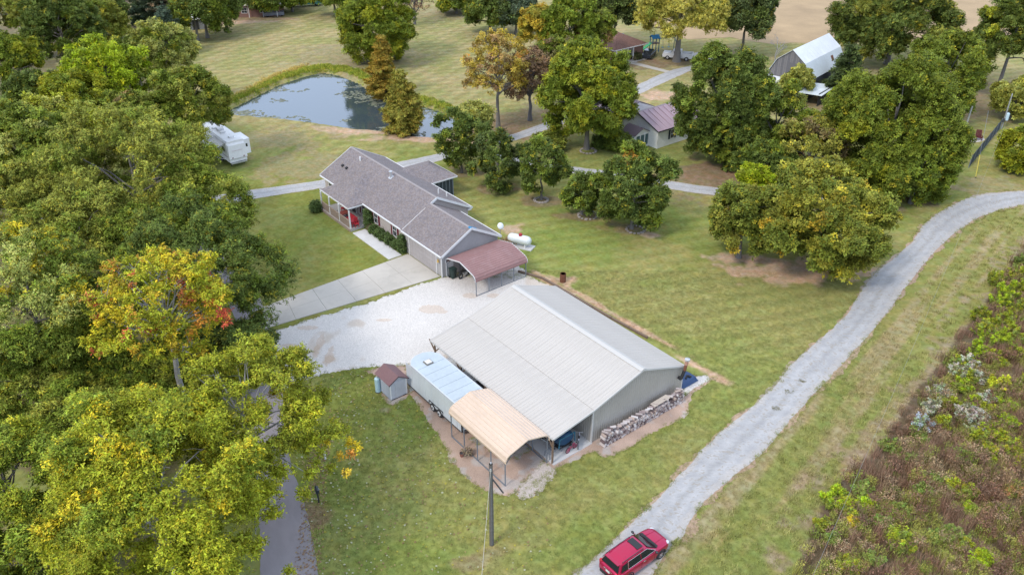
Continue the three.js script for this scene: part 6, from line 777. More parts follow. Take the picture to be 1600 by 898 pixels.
tree({ ...TT(-29.18, -34.63, 3.39), hc: 7, ky: 0.9, col: C.oak, mix: C.yg, lod: 'near', seed: 113, label: 'green tree cut off by the bottom left frame edge' });
tree({ ...TT(-29.44, -43.78, 3.43), hc: 4.6, ky: 0.7, col: C.oak, mix: C.olive, lod: 'near', seed: 127, label: 'low mid-green tree in the gap left of the pale bare trunk' });
tree({ ...TT(-34.67, -47.88, 3.75), hc: 4.2, ky: 0.7, col: C.oak, mix: C.olive, lod: 'near', seed: 128, label: 'low green tree under the pale-topped tree at the left edge' });
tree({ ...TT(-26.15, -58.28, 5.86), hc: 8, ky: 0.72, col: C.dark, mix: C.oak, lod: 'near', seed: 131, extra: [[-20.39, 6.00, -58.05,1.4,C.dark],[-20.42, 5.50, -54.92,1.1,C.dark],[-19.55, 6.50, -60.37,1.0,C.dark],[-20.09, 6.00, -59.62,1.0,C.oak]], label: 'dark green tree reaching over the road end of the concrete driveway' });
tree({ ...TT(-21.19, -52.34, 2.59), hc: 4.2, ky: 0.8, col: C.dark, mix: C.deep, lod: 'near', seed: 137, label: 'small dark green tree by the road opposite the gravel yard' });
tree({ ...TT(-35.52, -71.23, 7.71), hc: 10, ky: 0.8, col: C.olive, mix: C.oak, lod: 'near', seed: 139, dens: 0.8, label: 'broad olive tree in the middle of the left wood' });
tree({ ...TT(-28.51, -68.48, 4.38), hc: 8, ky: 0.85, col: C.oak, mix: C.olive, lod: 'near', seed: 149, dens: 0.8, label: 'green tree at the wood edge between the camper and the front lawn' });
tree({ ...TT(-36.43, -61.06, 4.71), hc: 9.5, ky: 0.8, col: C.olive, mix: C.oak, lod: 'near', seed: 151, dens: 0.8, label: 'olive tree just above the thinning red-tipped tree' });
tree({ ...TT(-31.87, -61.81, 4.09), hc: 8.5, ky: 0.75, col: C.oak, mix: C.olive, lod: 'near', seed: 153, dens: 0.8, label: 'green tree right behind the yellow top of the thinning tree' });
tree({ ...TT(-44.80, -67.07, 4.51), hc: 9, ky: 0.85, col: C.olive, mix: C.oak, lod: 'near', seed: 157, dens: 0.8, label: 'olive tree at the left edge above the pale-topped tree' });
tree({ ...TT(-52.34, -82.52, 4.76), hc: 9.5, ky: 0.8, col: C.oak, mix: C.pale, mixP: 0.2, lod: 'mid', seed: 163, limbs: 18, twigs: 2, bark: M.barkPale, label: 'green tree at the left edge with pale bare limbs showing' });
tree({ ...TT(-51.04, -101.90, 4.98), hc: 11, ky: 0.85, col: C.bright, mix: C.oak, lod: 'mid', seed: 167, label: 'bright yellow-green tree standing out in the back of the left wood' });
tree({ ...TT(-52.55, -95.34, 3.82), hc: 10, ky: 0.8, col: C.yg, mix: C.oak, lod: 'mid', seed: 173, label: 'yellow-green tree just left below the brightest tree of the wood' });
tree({ ...TT(-51.20, -120.94, 4.51), hc: 9, ky: 0.85, col: C.pale, mix: C.oak, lod: 'mid', seed: 179, dens: 0.8, label: 'pale olive tree at the back right of the left wood' });
tree({ ...TT(-39.85, -98.22, 4.73), hc: 8.5, ky: 0.85, col: C.oak, mix: C.olive, lod: 'mid', seed: 181, label: 'dark olive tree at the wood edge nearest the pond tip' });
tree({ ...TT(-45.52, -94.65, 3.67), hc: 8.5, ky: 0.7, col: C.oak, mix: C.rusty, mixP: 0.25, lod: 'mid', seed: 191, dens: 0.8, limbs: 18, twigs: 3, bark: M.barkPale, label: 'partly bare tree with rusty leaves right of the bright tree' });
tree({ ...TT(-52.49, -88.83, 3.98), hc: 9, ky: 0.8, col: C.yg, mix: C.pale, lod: 'mid', seed: 193, limbs: 18, twigs: 2, bark: M.barkPale, dens: 0.8, label: 'yellowish tree with pale crossing limbs in the left wood' });
tree({ ...TT(-69.80, -129.06, 6.34), hc: 10, ky: 0.9, col: C.dark, mix: C.oak, lod: 'mid', seed: 197, label: 'large dark green tree at the back of the left wood' });
tree({ ...TT(-71.68, -116.49, 4.37), hc: 9, ky: 0.85, col: C.oak, mix: C.yg, lod: 'mid', seed: 199, label: 'light green tree at the far left edge' });
tree({ ...TT(-87.61, -149.40, 6.22), hc: 9, ky: 0.85, col: C.olive, mix: C.oak, lod: 'mid', seed: 211, label: 'olive tree in the top left corner' });
tree({ ...TT(-83.61, -162.04, 4.13), hc: 9, ky: 0.8, col: C.olive, mix: C.orange, mixP: 0.4, lod: 'far', seed: 223, label: 'tree with an orange crown at the top edge behind the left wood' });
tree({ ...TT(-63.48, -106.72, 3.92), hc: 7, ky: 0.8, col: C.dark, mix: C.oak, lod: 'mid', seed: 225, label: 'dark tree filling the gap in the far left of the wood' });
tree({ ...TT(-47.16, -88.45, 3.77), hc: 8, ky: 0.75, col: C.yg, mix: C.oak, lod: 'mid', seed: 226, label: 'yellow-green tree right below the brightest tree of the wood' });
tree({ ...TT(-36.53, -82.66, 3.16), hc: 8, ky: 0.8, col: C.dark, mix: C.olive, lod: 'mid', seed: 227, label: 'dark olive tree directly left of the camper' });
bareTree({ x: -77.71, z: -164.48, h: 12, tr: 0.32, levels: 4, seed: 229, bark: M.barkGrey = std(0.15, 0.145, 0.155, 0.95), R: 5, label: 'tall grey leafless tree behind the left wood' });
bareTree({ x: -79.69, z: -166.51, h: 11, tr: 0.28, levels: 4, seed: 231, bark: M.barkGrey, R: 5, leaves: 40, col: C.brown, lod: 'far', label: 'second grey leafless tree just left of the tall one' });
conifer({ x: -76.04, z: -175.07, h: 10, R: 4.0, col: C.blue, mix: C.dark, lod: 'mid', seed: 233, dens: 1.2, label: 'blue-green conifer beside the grey leafless trees' });
conifer({ x: -63.56, z: -153.60, h: 9, R: 3.4, col: C.blue, lod: 'mid', seed: 239, dens: 1.2, label: 'dark blue-green conifer nearest the pond meadow' });
conifer({ x: -72.02, z: -175.07, h: 10, R: 4.4, col: C.blue, mix: C.rusty, lod: 'mid', seed: 241, dens: 1.2, label: 'dark conifer with rusty top left of the white-roofed shed' });
tree({ ...TB(-60.84, -166.00, 5.54, 4.84), ky: 0.8, col: C.oak, mix: C.dark, lod: 'mid', seed: 251, label: 'round green tree shading the meadow in front of the white-roofed shed' });
tree({ ...TB(-54.41, -185.68, 4.74, 3.80), ky: 0.7, col: C.dark, mix: C.oak, lod: 'far', seed: 257, label: 'dark tree over the pale roof of the far left house' });
tree({ ...TB(-49.27, -189.47, 3.69, 3.58), ky: 0.8, col: C.oak, lod: 'far', seed: 259, label: 'green tree standing at the left end of the teal camper' });
tree({ ...TT(-58.18, -170.30, 4.60), hc: 7, ky: 0.8, col: C.dark, lod: 'far', seed: 261, label: 'dark tree behind the far left house' });
tree({ ...TT(-38.79, -184.99, 4.71), hc: 5, ky: 0.8, col: C.oak, lod: 'far', seed: 262, label: 'green tree at the top edge right of the teal camper' });
tree({ ...TT(-28.42, -48.25, 3.38), hc: 4.5, ky: 0.75, col: C.oak, mix: C.olive, lod: 'near', seed: 721, label: 'low green tree right behind the pale bare trunk of the thinning tree' });
tree({ ...TT(-32.46, -50.50, 3.46), hc: 5.5, ky: 0.8, col: C.oak, mix: C.yg, mixP: 0.2, lod: 'near', seed: 723, label: 'green tree between the left edge tree and the thinning tree' });
tree({ ...TT(-25.64, -51.90, 2.74), hc: 3.6, ky: 0.8, col: C.oak, mix: C.olive, lod: 'near', seed: 725, label: 'low green tree below the red tips of the thinning tree' });
tree({ ...TT(-26.41, -31.36, 3.01), hc: 5, ky: 0.85, col: C.oak, mix: C.yg, lod: 'near', seed: 727, low: -0.9, label: 'green tree at the very bottom left corner of the wood' });
tree({ ...TT(-69.45, -139.57, 4.92), hc: 8, ky: 0.85, col: C.olive, mix: C.oak, lod: 'mid', seed: 731, label: 'olive tree behind the brightest tree, left of the leafless trees' });
tree({ ...TT(-56.15, -122.04, 3.82), hc: 7, ky: 0.85, col: C.oak, mix: C.dark, lod: 'mid', seed: 733, label: 'green tree in front of the grey leafless trees' });
tree({ ...TT(-39.82, -74.09, 3.95), hc: 6, ky: 0.85, col: C.oak, mix: C.olive, lod: 'near', seed: 735, label: 'green tree deep in the middle of the left wood' });
tree({ ...TT(-49.02, -79.80, 4.16), hc: 7, ky: 0.85, col: C.oak, mix: C.olive, lod: 'near', seed: 737, label: 'green tree in the left wood below the pale crossing limbs' });
tree({ ...TT(-80.51, -164.34, 4.95), hc: 7, ky: 0.85, col: C.dark, mix: C.blue, lod: 'far', seed: 739, label: 'dark tree at the top edge left of the leafless trees' });
tree({ ...TT(-61.82, -163.41, 4.20), hc: 6, ky: 0.85, col: C.dark, mix: C.oak, lod: 'far', seed: 741, label: 'dark tree at the top left of the round meadow tree' });
tree({ ...TT(-92.46, -165.29, 5.71), hc: 8, ky: 0.85, col: C.dark, mix: C.oak, lod: 'far', seed: 743, label: 'dark tree at the top edge behind the left wood corner' });
// round the pond
tree({ ...TB(-23.79, -148.83, 6.82, 6.58), ky: 0.95, col: C.oak, mix: C.yg, mixP: 0.5, lod: 'mid', seed: 263, low: -0.95, puffs: 90, label: 'large yellow-green tree on the meadow beyond the pond' });
conifer({ name: 'cypress_tree', x: -20.45, z: -128.69, h: 9.6, R: 2.7, low: 0.04, col: C.cypress, mix: C.olive, seed: 269, dens: 2.0, ls: 1.1, label: 'rusty orange cypress on the far bank of the pond' });
conifer({ name: 'cypress_tree', x: -15.59, z: -112.22, h: 9.2, R: 3.1, low: 0.05, col: [0.36, 0.37, 0.065], mix: C.cypress, seed: 271, dens: 2.0, ls: 1.1, label: 'olive-green cypress on the near bank of the pond' });
bareTree({ x: -20.58, z: -177.34, h: 8, tr: 0.32, levels: 4, seed: 277, bark: M.barkGrey, R: 4, leaves: 60, col: C.rusty, mix: C.brown, lod: 'far', label: 'half-bare grey tree behind the large yellow-green pond tree' });
tree({ ...TB(-12.40, -187.56, 3.95, 2.60), ky: 0.75, col: C.oak, mix: C.dark, lod: 'far', seed: 281, label: 'small dark tree alone at the top of the meadow' });
tree({ ...TT(-4.51, -170.06, 4.64), hc: 4.2, ky: 0.8, col: C.dark, mix: C.oak, lod: 'far', seed: 283, label: 'dark green spreading tree at the top, left of the orange-yellow tree' });
tree({ ...TT(0.77, -168.91, 3.84), hc: 4.2, ky: 0.9, col: C.blue, mix: C.dark, lod: 'far', seed: 293, label: 'bluish dark tree right behind the orange-yellow tree' });
tree({ ...TB(-2.01, -113.81, 4.47, 8.22), ky: 1.15, col: [0.44, 0.36, 0.06], mix: C.rusty, mixP: 0.4, tips: [C.yellow, C.orange], tipP: 0.2, lod: 'mid', seed: 307, dens: 0.26, pr: 0.85, limbs: 26, twigs: 5, tr: 0.3, fork: 0.8, label: 'thin-leaved orange-green tree by the right end of the pond' });
tree({ ...TB(2.67, -117.11, 3.71, 5.76), ky: 1.1, col: C.brown, mix: C.rusty, mixP: 0.3, lod: 'mid', seed: 311, dens: 0.2, pr: 0.8, limbs: 28, twigs: 6, tr: 0.3, bark: M.barkGrey, fork: 0.8, label: 'mostly bare brownish tree behind the road, right of the thin orange tree' });
tree({ ...TT(4.62, -143.80, 3.96), hc: 7, ky: 1.0, col: [0.52, 0.40, 0.05], mix: C.olive, mixP: 0.35, lod: 'mid', seed: 313, dens: 0.7, label: 'orange-yellow tree left of the big green tree by the brick house' });
tree({ ...TT(9.75, -141.82, 4.77), hc: 8, ky: 1.0, col: C.oak, mix: C.bright, mixP: 0.2, lod: 'mid', seed: 317, label: 'big green tree at the top between the orange-yellow tree and brick house' });
tree({ ...TT(13.97, -142.45, 3.28), hc: 7, ky: 1.0, col: C.oak, mix: C.rusty, mixP: 0.4, lod: 'mid', seed: 331, dens: 0.8, label: 'tree with rusty tips overhanging the left end of the brick house' });
tree({ ...TT(7.27, -132.80, 4.16), hc: 4, ky: 0.9, col: C.oak, mix: C.brown, mixP: 0.5, lod: 'mid', seed: 333, dens: 0.6, limbs: 18, twigs: 3, label: 'scrubby brown-green tree behind the big tree by the white house' });
tree({ ...TB(10.15, -105.48, 5.89, 7.56), ky: 1.0, col: C.oak, mix: C.yg, mixP: 0.35, lod: 'mid', seed: 337, low: -0.95, puffs: 95, limbs: 18, twigs: 1, label: 'large green tree at the left end of the white house' });
tree({ ...TT(19.64, -160.38, 4.36), hc: 7, ky: 1.0, col: C.deep, mix: C.dark, lod: 'far', seed: 347, label: 'very dark tree at the top behind the brick house' });
tree({ ...TB(29.92, -148.83, 7.46, 7.92), ky: 0.72, col: [0.50, 0.48, 0.10], mix: C.oak, mixP: 0.35, lod: 'mid', seed: 349, low: -0.35, dens: 0.8, tr: 0.62, limbs: 18, twigs: 2, label: 'big yellowing tree with a thick trunk in front of the white pickup' });
tree({ ...TT(43.03, -153.98, 4.91), hc: 7, ky: 0.9, col: C.deep, mix: C.dark, lod: 'far', seed: 353, label: 'dark tree at the top in front of the tan field, left of the barn' });
// round the white house and the barn
tree({ ...TT(27.61, -101.48, 6.05), hc: 7, ky: 1.2, col: C.dark, mix: C.oak, lod: 'mid', seed: 359, low: -0.9, puffs: 100, label: 'very large dark green tree right of the white house' });
tree({ ...TT(34.22, -101.12, 4.11), hc: 5, ky: 1.1, col: C.oak, mix: C.pale, lod: 'mid', seed: 367, low: -0.9, dens: 0.75, label: 'lighter green tree standing in front of the gambrel barn' });
tree({ ...TT(44.79, -126.33, 2.20), hc: 3, ky: 0.9, col: C.olive, mix: C.pale, lod: 'mid', seed: 368, dens: 0.6, label: 'thin pale tree against the grey gable of the barn' });
conifer({ name: 'cedar_tree', x: 53.02, z: -128.69, h: 8.5, R: 3.8, low: 0.05, col: C.deep, mix: C.dark, lod: 'mid', seed: 373, dens: 1.4, label: 'dark cedar against the right side of the barn roof' });
tree({ ...TB(67.48, -147.16, 9.65, 7.42), ky: 0.7, col: C.dark, mix: C.olive, lod: 'mid', seed: 379, label: 'wide dark tree in front of the tan field right of the barn' });
tree({ ...TT(61.48, -114.87, 5.98), hc: 7, ky: 1.0, col: [0.165, 0.225, 0.030], mix: C.yg, mixP: 0.12, lod: 'mid', seed: 383, low: -0.8, label: 'green tree beside the grass strip with the red chairs' });
tree({ ...TT(44.82, -92.26, 7.42), hc: 6.5, ky: 1.12, col: [0.165, 0.225, 0.030], mix: C.yg, mixP: 0.14, lod: 'mid', seed: 389, low: -0.9, puffs: 110, label: 'large bright green tree in the middle of the right-hand group' });
tree({ ...TT(35.86, -92.44, 3.98), hc: 4.5, ky: 1.0, col: C.olive, mix: C.brown, mixP: 0.35, lod: 'mid', seed: 397, low: -0.9, dens: 0.7, limbs: 18, twigs: 3, label: 'brownish thin tree between the dark tree and the large bright one' });
tree({ ...TT(47.10, -88.21, 3.53), hc: 5, ky: 1.1, col: C.oak, mix: C.dark, lod: 'mid', seed: 399, low: -0.9, label: 'green tree at the right foot of the large bright tree' });
tree({ ...TT(50.47, -119.28, 2.48), hc: 3, ky: 0.9, col: C.bright, mix: C.olive, lod: 'mid', seed: 401, label: 'small yellow-green tree right below the dark cedar' });
tree({ ...TT(29.99, -90.74, 3.04), hc: 3.4, ky: 0.9, col: C.dark, mix: C.oak, lod: 'mid', seed: 403, label: 'dark low tree behind the second road, right of the large dark tree' });
tree({ ...TB(23.60, -74.84, 3.50, 4.58), ky: 0.82, col: [0.165, 0.215, 0.035], mix: [0.27, 0.28, 0.05], mixP: 0.4, tips: [C.gold], tipP: 0.04, lod: 'mid', seed: 409, boughs: 30, irr: 0.62, low: -0.85, dens: 0.95, puffs: 64, label: 'left one of the two spreading trees over the bare orange earth' });
tree({ ...TB(30.40, -72.40, 5.65, 5.42), ky: 0.62, col: [0.175, 0.225, 0.035], mix: [0.30, 0.31, 0.045], mixP: 0.45, tips: [C.gold], tipP: 0.05, lod: 'mid', seed: 419, boughs: 44, irr: 0.62, dens: 1.0, low: -0.85, puffs: 100, limbs: 20, twigs: 1, label: 'right one of the two spreading trees over bare orange earth by the lane' });
tree({ ...TT(28.18, -87.87, 1.63), hc: 3, ky: 1.0, col: C.bright, mix: C.olive, lod: 'mid', seed: 421, dens: 0.8, label: 'small yellow-green tree rising behind the second road' });
tree({ ...TT(78.50, -129.96, 6.20), hc: 9, ky: 1.0, col: C.dark, mix: C.yg, mixP: 0.2, lod: 'mid', seed: 431, label: 'dark tree with some yellow-green leaves at the upper right edge' });
tree({ name: 'bush', ...TT(65.56, -98.20, 3.58), hc: 2.4, ky: 0.75, col: C.yg, mix: C.oak, lod: 'mid', seed: 433, boughs: 16, low: -0.8, label: 'dense yellow-green bush at the right edge behind the mesh fence' });
tree({ name: 'bush', ...TT(74.55, -118.10, 3.60), hc: 2.6, ky: 0.8, col: C.olive, mix: C.pale, lod: 'mid', seed: 439, dens: 0.6, limbs: 16, twigs: 3, bark: M.barkGrey, label: 'thin pale bush at the right edge above the transformer pole' });
bareTree({ x: 47.67, z: -148.41, h: 4.6, tr: 0.12, levels: 3, seed: 443, bark: M.barkPale, R: 1.5, label: 'small dead pale tree left of the barn gable' });
// the row of young trees in the lawn
tree({ name: 'young_tree', ...TB(-6.43, -97.38, 2.87, 4.76), ky: 1.15, col: C.dark, mix: C.oak, mixP: 0.35, lod: 'mid', seed: 449, low: -0.95, irr: 0.62, dens: 0.62, tr: 0.16, pr: 0.8, twigs: 2, label: 'first young tree of the lawn row, nearest the pond' });
tree({ name: 'young_tree', ...TB(-1.64, -92.84, 2.63, 3.52), ky: 1.15, col: C.dark, mix: C.deep, lod: 'mid', seed: 457, irr: 0.62, low: -0.95, dens: 0.75, tr: 0.16, pr: 0.85, label: 'second young tree of the lawn row, dark and low over a bare patch' });
tree({ name: 'young_tree', ...TB(3.49, -89.10, 2.46, 4.08), ky: 1.2, col: C.dark, mix: C.oak, lod: 'mid', seed: 461, irr: 0.62, low: -0.8, dens: 0.75, tr: 0.15, pr: 0.85, label: 'third young tree of the lawn row, with a clear thin trunk' });
tree({ name: 'young_tree', ...TB(8.03, -85.08, 2.03, 2.80), ky: 1.0, col: C.dark, mix: C.oak, lod: 'mid', seed: 463, irr: 0.62, low: -0.9, dens: 0.7, tr: 0.14, pr: 0.85, label: 'smallest young tree of the lawn row' });
tree({ name: 'young_tree', ...TB(13.29, -81.49, 3.67, 4.78), ky: 1.0, col: C.dark, mix: C.oak, mixP: 0.35, tips: [C.orange], tipP: 0.03, lod: 'mid', seed: 467, irr: 0.62, low: -0.95, dens: 0.8, tr: 0.2, puffs: 62, label: 'widest young tree of the lawn row, at its right end' });
tree({ name: 'young_tree', ...TT(-5.01, -106.32, 2.59), hc: 3.6, ky: 0.9, col: C.pale, mix: C.olive, lod: 'mid', seed: 479, dens: 0.45, limbs: 18, twigs: 3, bark: M.barkGrey, label: 'pale thin tree at the right tip of the pond' });
for (const [x, z, q] of [[3.46, -88.92,1.1],[8.65, -84.74,1.5],[13.68, -81.18,1.4],[10.32, -104.77,1.5]]) { const t = thing('stone_ring', null, null, [x, 0, z]); t.userData.kind = 'structure'; const r = rng(500 + Math.round(x * 10)); for (let i = 0; i < 14; i++) { const a = (i / 14) * 6.283; const s = 0.16 + 0.08 * r(); part('stone', new THREE.IcosahedronGeometry(s, 1).scale(1, 0.6, 0.9).translate(Math.cos(a) * q * 0.7, 0.06, Math.sin(a) * q * 0.7), M.stone ||= std(0.33, 0.29, 0.255, 0.95, { map: grainTex }), t); } }

// ---------- shrubs by the house ----------
function shrub(name, label, category, x, z, R, h, col, mix, seed, lod = 'tiny', dens = 1, group, wild) {
  const r = rng(seed), t = thing(name, label, category, [x, 0, z], r() * 6.28, group), list = [], st = [];
  if (wild) { // separate leafy stems leaning outwards
    const ns = Math.round(8 + R * 11); for (let s = 0; s < ns; s++) { const a = r() * 6.283, q = R * Math.sqrt(r()) * 1.05, H = h * (0.5 + 0.6 * r()) * (1 - 0.35 * q / R), bx = Math.cos(a) * q * 0.35, bz = Math.sin(a) * q * 0.35, ex = Math.cos(a) * q, ez = Math.sin(a) * q, nl = Math.round(10 + H * 18), head = mix && r() < 0.75, v = 0.75 + 0.5 * r(); st.push(bar([bx, 0, bz], [ex, H, ez], 0.014, 4, 0.006));
      for (let i = 0; i < nl; i++) { const k = 0.25 + 0.8 * (i + r()) / nl, top = k > 0.72; list.push({ p: [lerp(bx, ex, k) + (r() - 0.5) * 0.26, Math.max(0.06, H * k), lerp(bz, ez, k) + (r() - 0.5) * 0.26], rx: (r() - 0.5) * 1.3, rz: (r() - 0.5) * 1.3, ry: r() * 6.28, s: (top ? 0.75 : 0.95) + 0.6 * r(), c: (head && top ? col : mix3(wild, col, r() * 0.55)).map((c) => c * v * (0.85 + 0.3 * r())) }); } }
  } else {
    const n = Math.round(120 * dens * (R * h + 0.25));
    for (let i = 0; i < n; i++) { const a = r() * 6.283, y = r(), q = R * Math.sqrt(1 - Math.pow(Math.abs(y * 2 - 0.85), 2.2) * 0.75) * (0.5 + 0.5 * Math.sqrt(r())) * (0.75 + 0.5 * vnoise(a * 1.3 + seed, y * 3, seed)), v = 0.75 + 0.5 * r(); list.push({ p: [Math.cos(a) * q, 0.08 + y * h * (0.8 + 0.2 * r()), Math.sin(a) * q], rx: (r() - 0.5) * 1.4, rz: (r() - 0.5) * 1.4, ry: r() * 6.28, s: 0.7 + 0.5 * r(), c: mix3(col, mix || col, r() * r()).map((k) => k * v) }); }
    for (let i = 0; i < 5; i++) { const a = i * 1.26; st.push(bar([0.03 * Math.cos(a), 0, 0.03 * Math.sin(a)], [Math.cos(a) * R * 0.5, h * 0.7, Math.sin(a) * R * 0.5], 0.016, 5, 0.006)); }
  }
  part('stem', st, M.barkDark, t); t.add(crownMesh(list, wild ? 'sprig' : lod, 'foliage')); total += list.length; return t;
}
{
  const p = (a, b) => S(a, b);
  shrub('columnar_shrub', 'dark columnar evergreen at the corner of the garage door', 'shrub', ...p(4.75, 34.1), 0.42, 2.0, C.deep, C.dark, 601, 'tiny', 1.6);
  shrub('columnar_shrub', 'dark narrow evergreen at the porch end by the front window', 'shrub', ...p(4.85, 41.3), 0.42, 2.3, C.deep, C.dark, 603, 'tiny', 1.6);
  const lab = ['low clipped bush nearest the garage under the front windows', 'low clipped bush under the window nearer the garage', 'low clipped bush between the two front windows', 'low clipped bush under the window nearer the porch', 'low clipped bush nearest the porch along the front wall'];
  [35.4, 36.6, 37.7, 38.8, 39.9].forEach((b, i) => shrub('low_bush', lab[i], 'bush', ...p(4.75, b), 0.52, 0.75 + 0.1 * (i % 2), C.deep, C.dark, 605 + i, 'tiny', 1.6));
  shrub('low_bush', 'reddish-brown low bush at the foot of the porch end', 'bush', ...p(4.8, 40.75), 0.4, 0.6, C.brown, C.dark, 612);
  shrub('low_bush', 'dark bush at the far left end of the porch railing', 'bush', ...p(2.2, 48.8), 0.6, 1.3, C.deep, C.dark, 613, 'tiny', 1.5);
  shrub('dry_plant', 'dry tan plants behind the garage beside the propane tank', 'plant', ...p(14.6, 28.6), 0.8, 0.7, C.rusty, [0.3, 0.2, 0.12], 615, 'tiny', 0.6);
  shrub('low_bush', 'green bush at the back garage corner near the propane tank', 'bush', ...p(13.2, 27.2), 0.7, 0.7, C.oak, C.olive, 617, 'tiny', 1.2);
  shrub('dry_plant', 'dry plant beside the rusty bucket at the edge of the dirt', 'plant', ...p(-8.0, 4.6), 0.3, 0.5, [0.25, 0.2, 0.16], C.rusty, 619, 'tiny', 0.5);
  shrub('bush', 'round green bush left of the white house entry', 'bush', 14.67, -105.72, 2.2, 2.2, C.oak, C.olive, 621, 'mid', 0.5);
  shrub('bush', 'green bush under the large tree left of the white house', 'bush', 12.76, -106.68, 1.8, 1.8, C.dark, C.oak, 623, 'mid', 0.5);
  shrub('bush', 'olive bush between the lawn row and the second road', 'bush', 5.24, -105.72, 2.2, 2.4, C.olive, C.oak, 625, 'mid', 0.5);
  shrub('bush', 'dark bush in front of the brick house porch', 'bush', 22.31, -150.54, 1.3, 1.3, C.deep, C.brown, 627, 'mid', 0.8);
}

// ---------- pond bank and pond weed ----------
function bladeTuft(n, rad, h, w, seed, lean = 0.35) { const r = rng(seed), pos = [], col = [], idx = []; for (let i = 0; i < n; i++) { const a = r() * 6.283, q = rad * Math.sqrt(r()), x = Math.cos(a) * q, z = Math.sin(a) * q, b = r() * 6.283, H = h * (0.55 + 0.6 * r()), dx = Math.cos(b) * lean * H * (0.4 + r()), dz = Math.sin(b) * lean * H * (0.4 + r()), sx = -Math.sin(b) * w * 0.5, sz = Math.cos(b) * w * 0.5, o = pos.length / 3, t = 0.7 + 0.6 * r(); pos.push(x - sx, 0, z - sz, x + sx, 0, z + sz, x + dx * 0.4 + sx * 0.7, H * 0.6, z + dz * 0.4 + sz * 0.7, x + dx * 0.4 - sx * 0.7, H * 0.6, z + dz * 0.4 - sz * 0.7, x + dx, H, z + dz); for (let k = 0; k < 5; k++) col.push(t, t, t * 0.95); idx.push(o, o + 1, o + 2, o, o + 2, o + 3, o + 3, o + 2, o + 4); } const g = new THREE.BufferGeometry(); g.setAttribute('position', new THREE.Float32BufferAttribute(pos, 3)); g.setAttribute('color', new THREE.Float32BufferAttribute(col, 3)); g.setIndex(idx); g.computeVertexNormals(); return g; }
const TUFT = { reed: bladeTuft(26, 0.5, 0.45, 0.06, 3, 0.5), weed: bladeTuft(34, 0.42, 1.0, 0.03, 5, 0.4), grass: bladeTuft(26, 0.28, 0.26, 0.03, 9, 0.6), straw: bladeTuft(40, 0.35, 1.15, 0.022, 11, 0.35) };
{ const g = [TUFT.weed]; for (let i = 0; i < 5; i++) { const q = leafSpray(9, 0.16, 0.13, 0.05, 40 + i, 2).scale(1, 1.3, 1).translate(Math.cos(i * 1.3) * 0.26, 0.55 + 0.1 * i, Math.sin(i * 1.3) * 0.26); g.push(q); } TUFT.weed = mergeGeometries(g); }
function scatter(name, geo, list, label, category, mat) { const im = new THREE.InstancedMesh(geo, mat || M.leaf, list.length); im.name = numbered(name); list.forEach((k, i) => { _e.set(k.rx || 0, k.ry, k.rz || 0); im.setMatrixAt(i, _m.compose(_v.set(...k.p), _q.setFromEuler(_e), _s.set(k.s, k.s * (k.sy || 1), k.s))); im.setColorAt(i, _c.setRGB(...k.c)); }); tag(im, label, category, null, 'stuff'); scene.add(im); total += list.length; return im; }
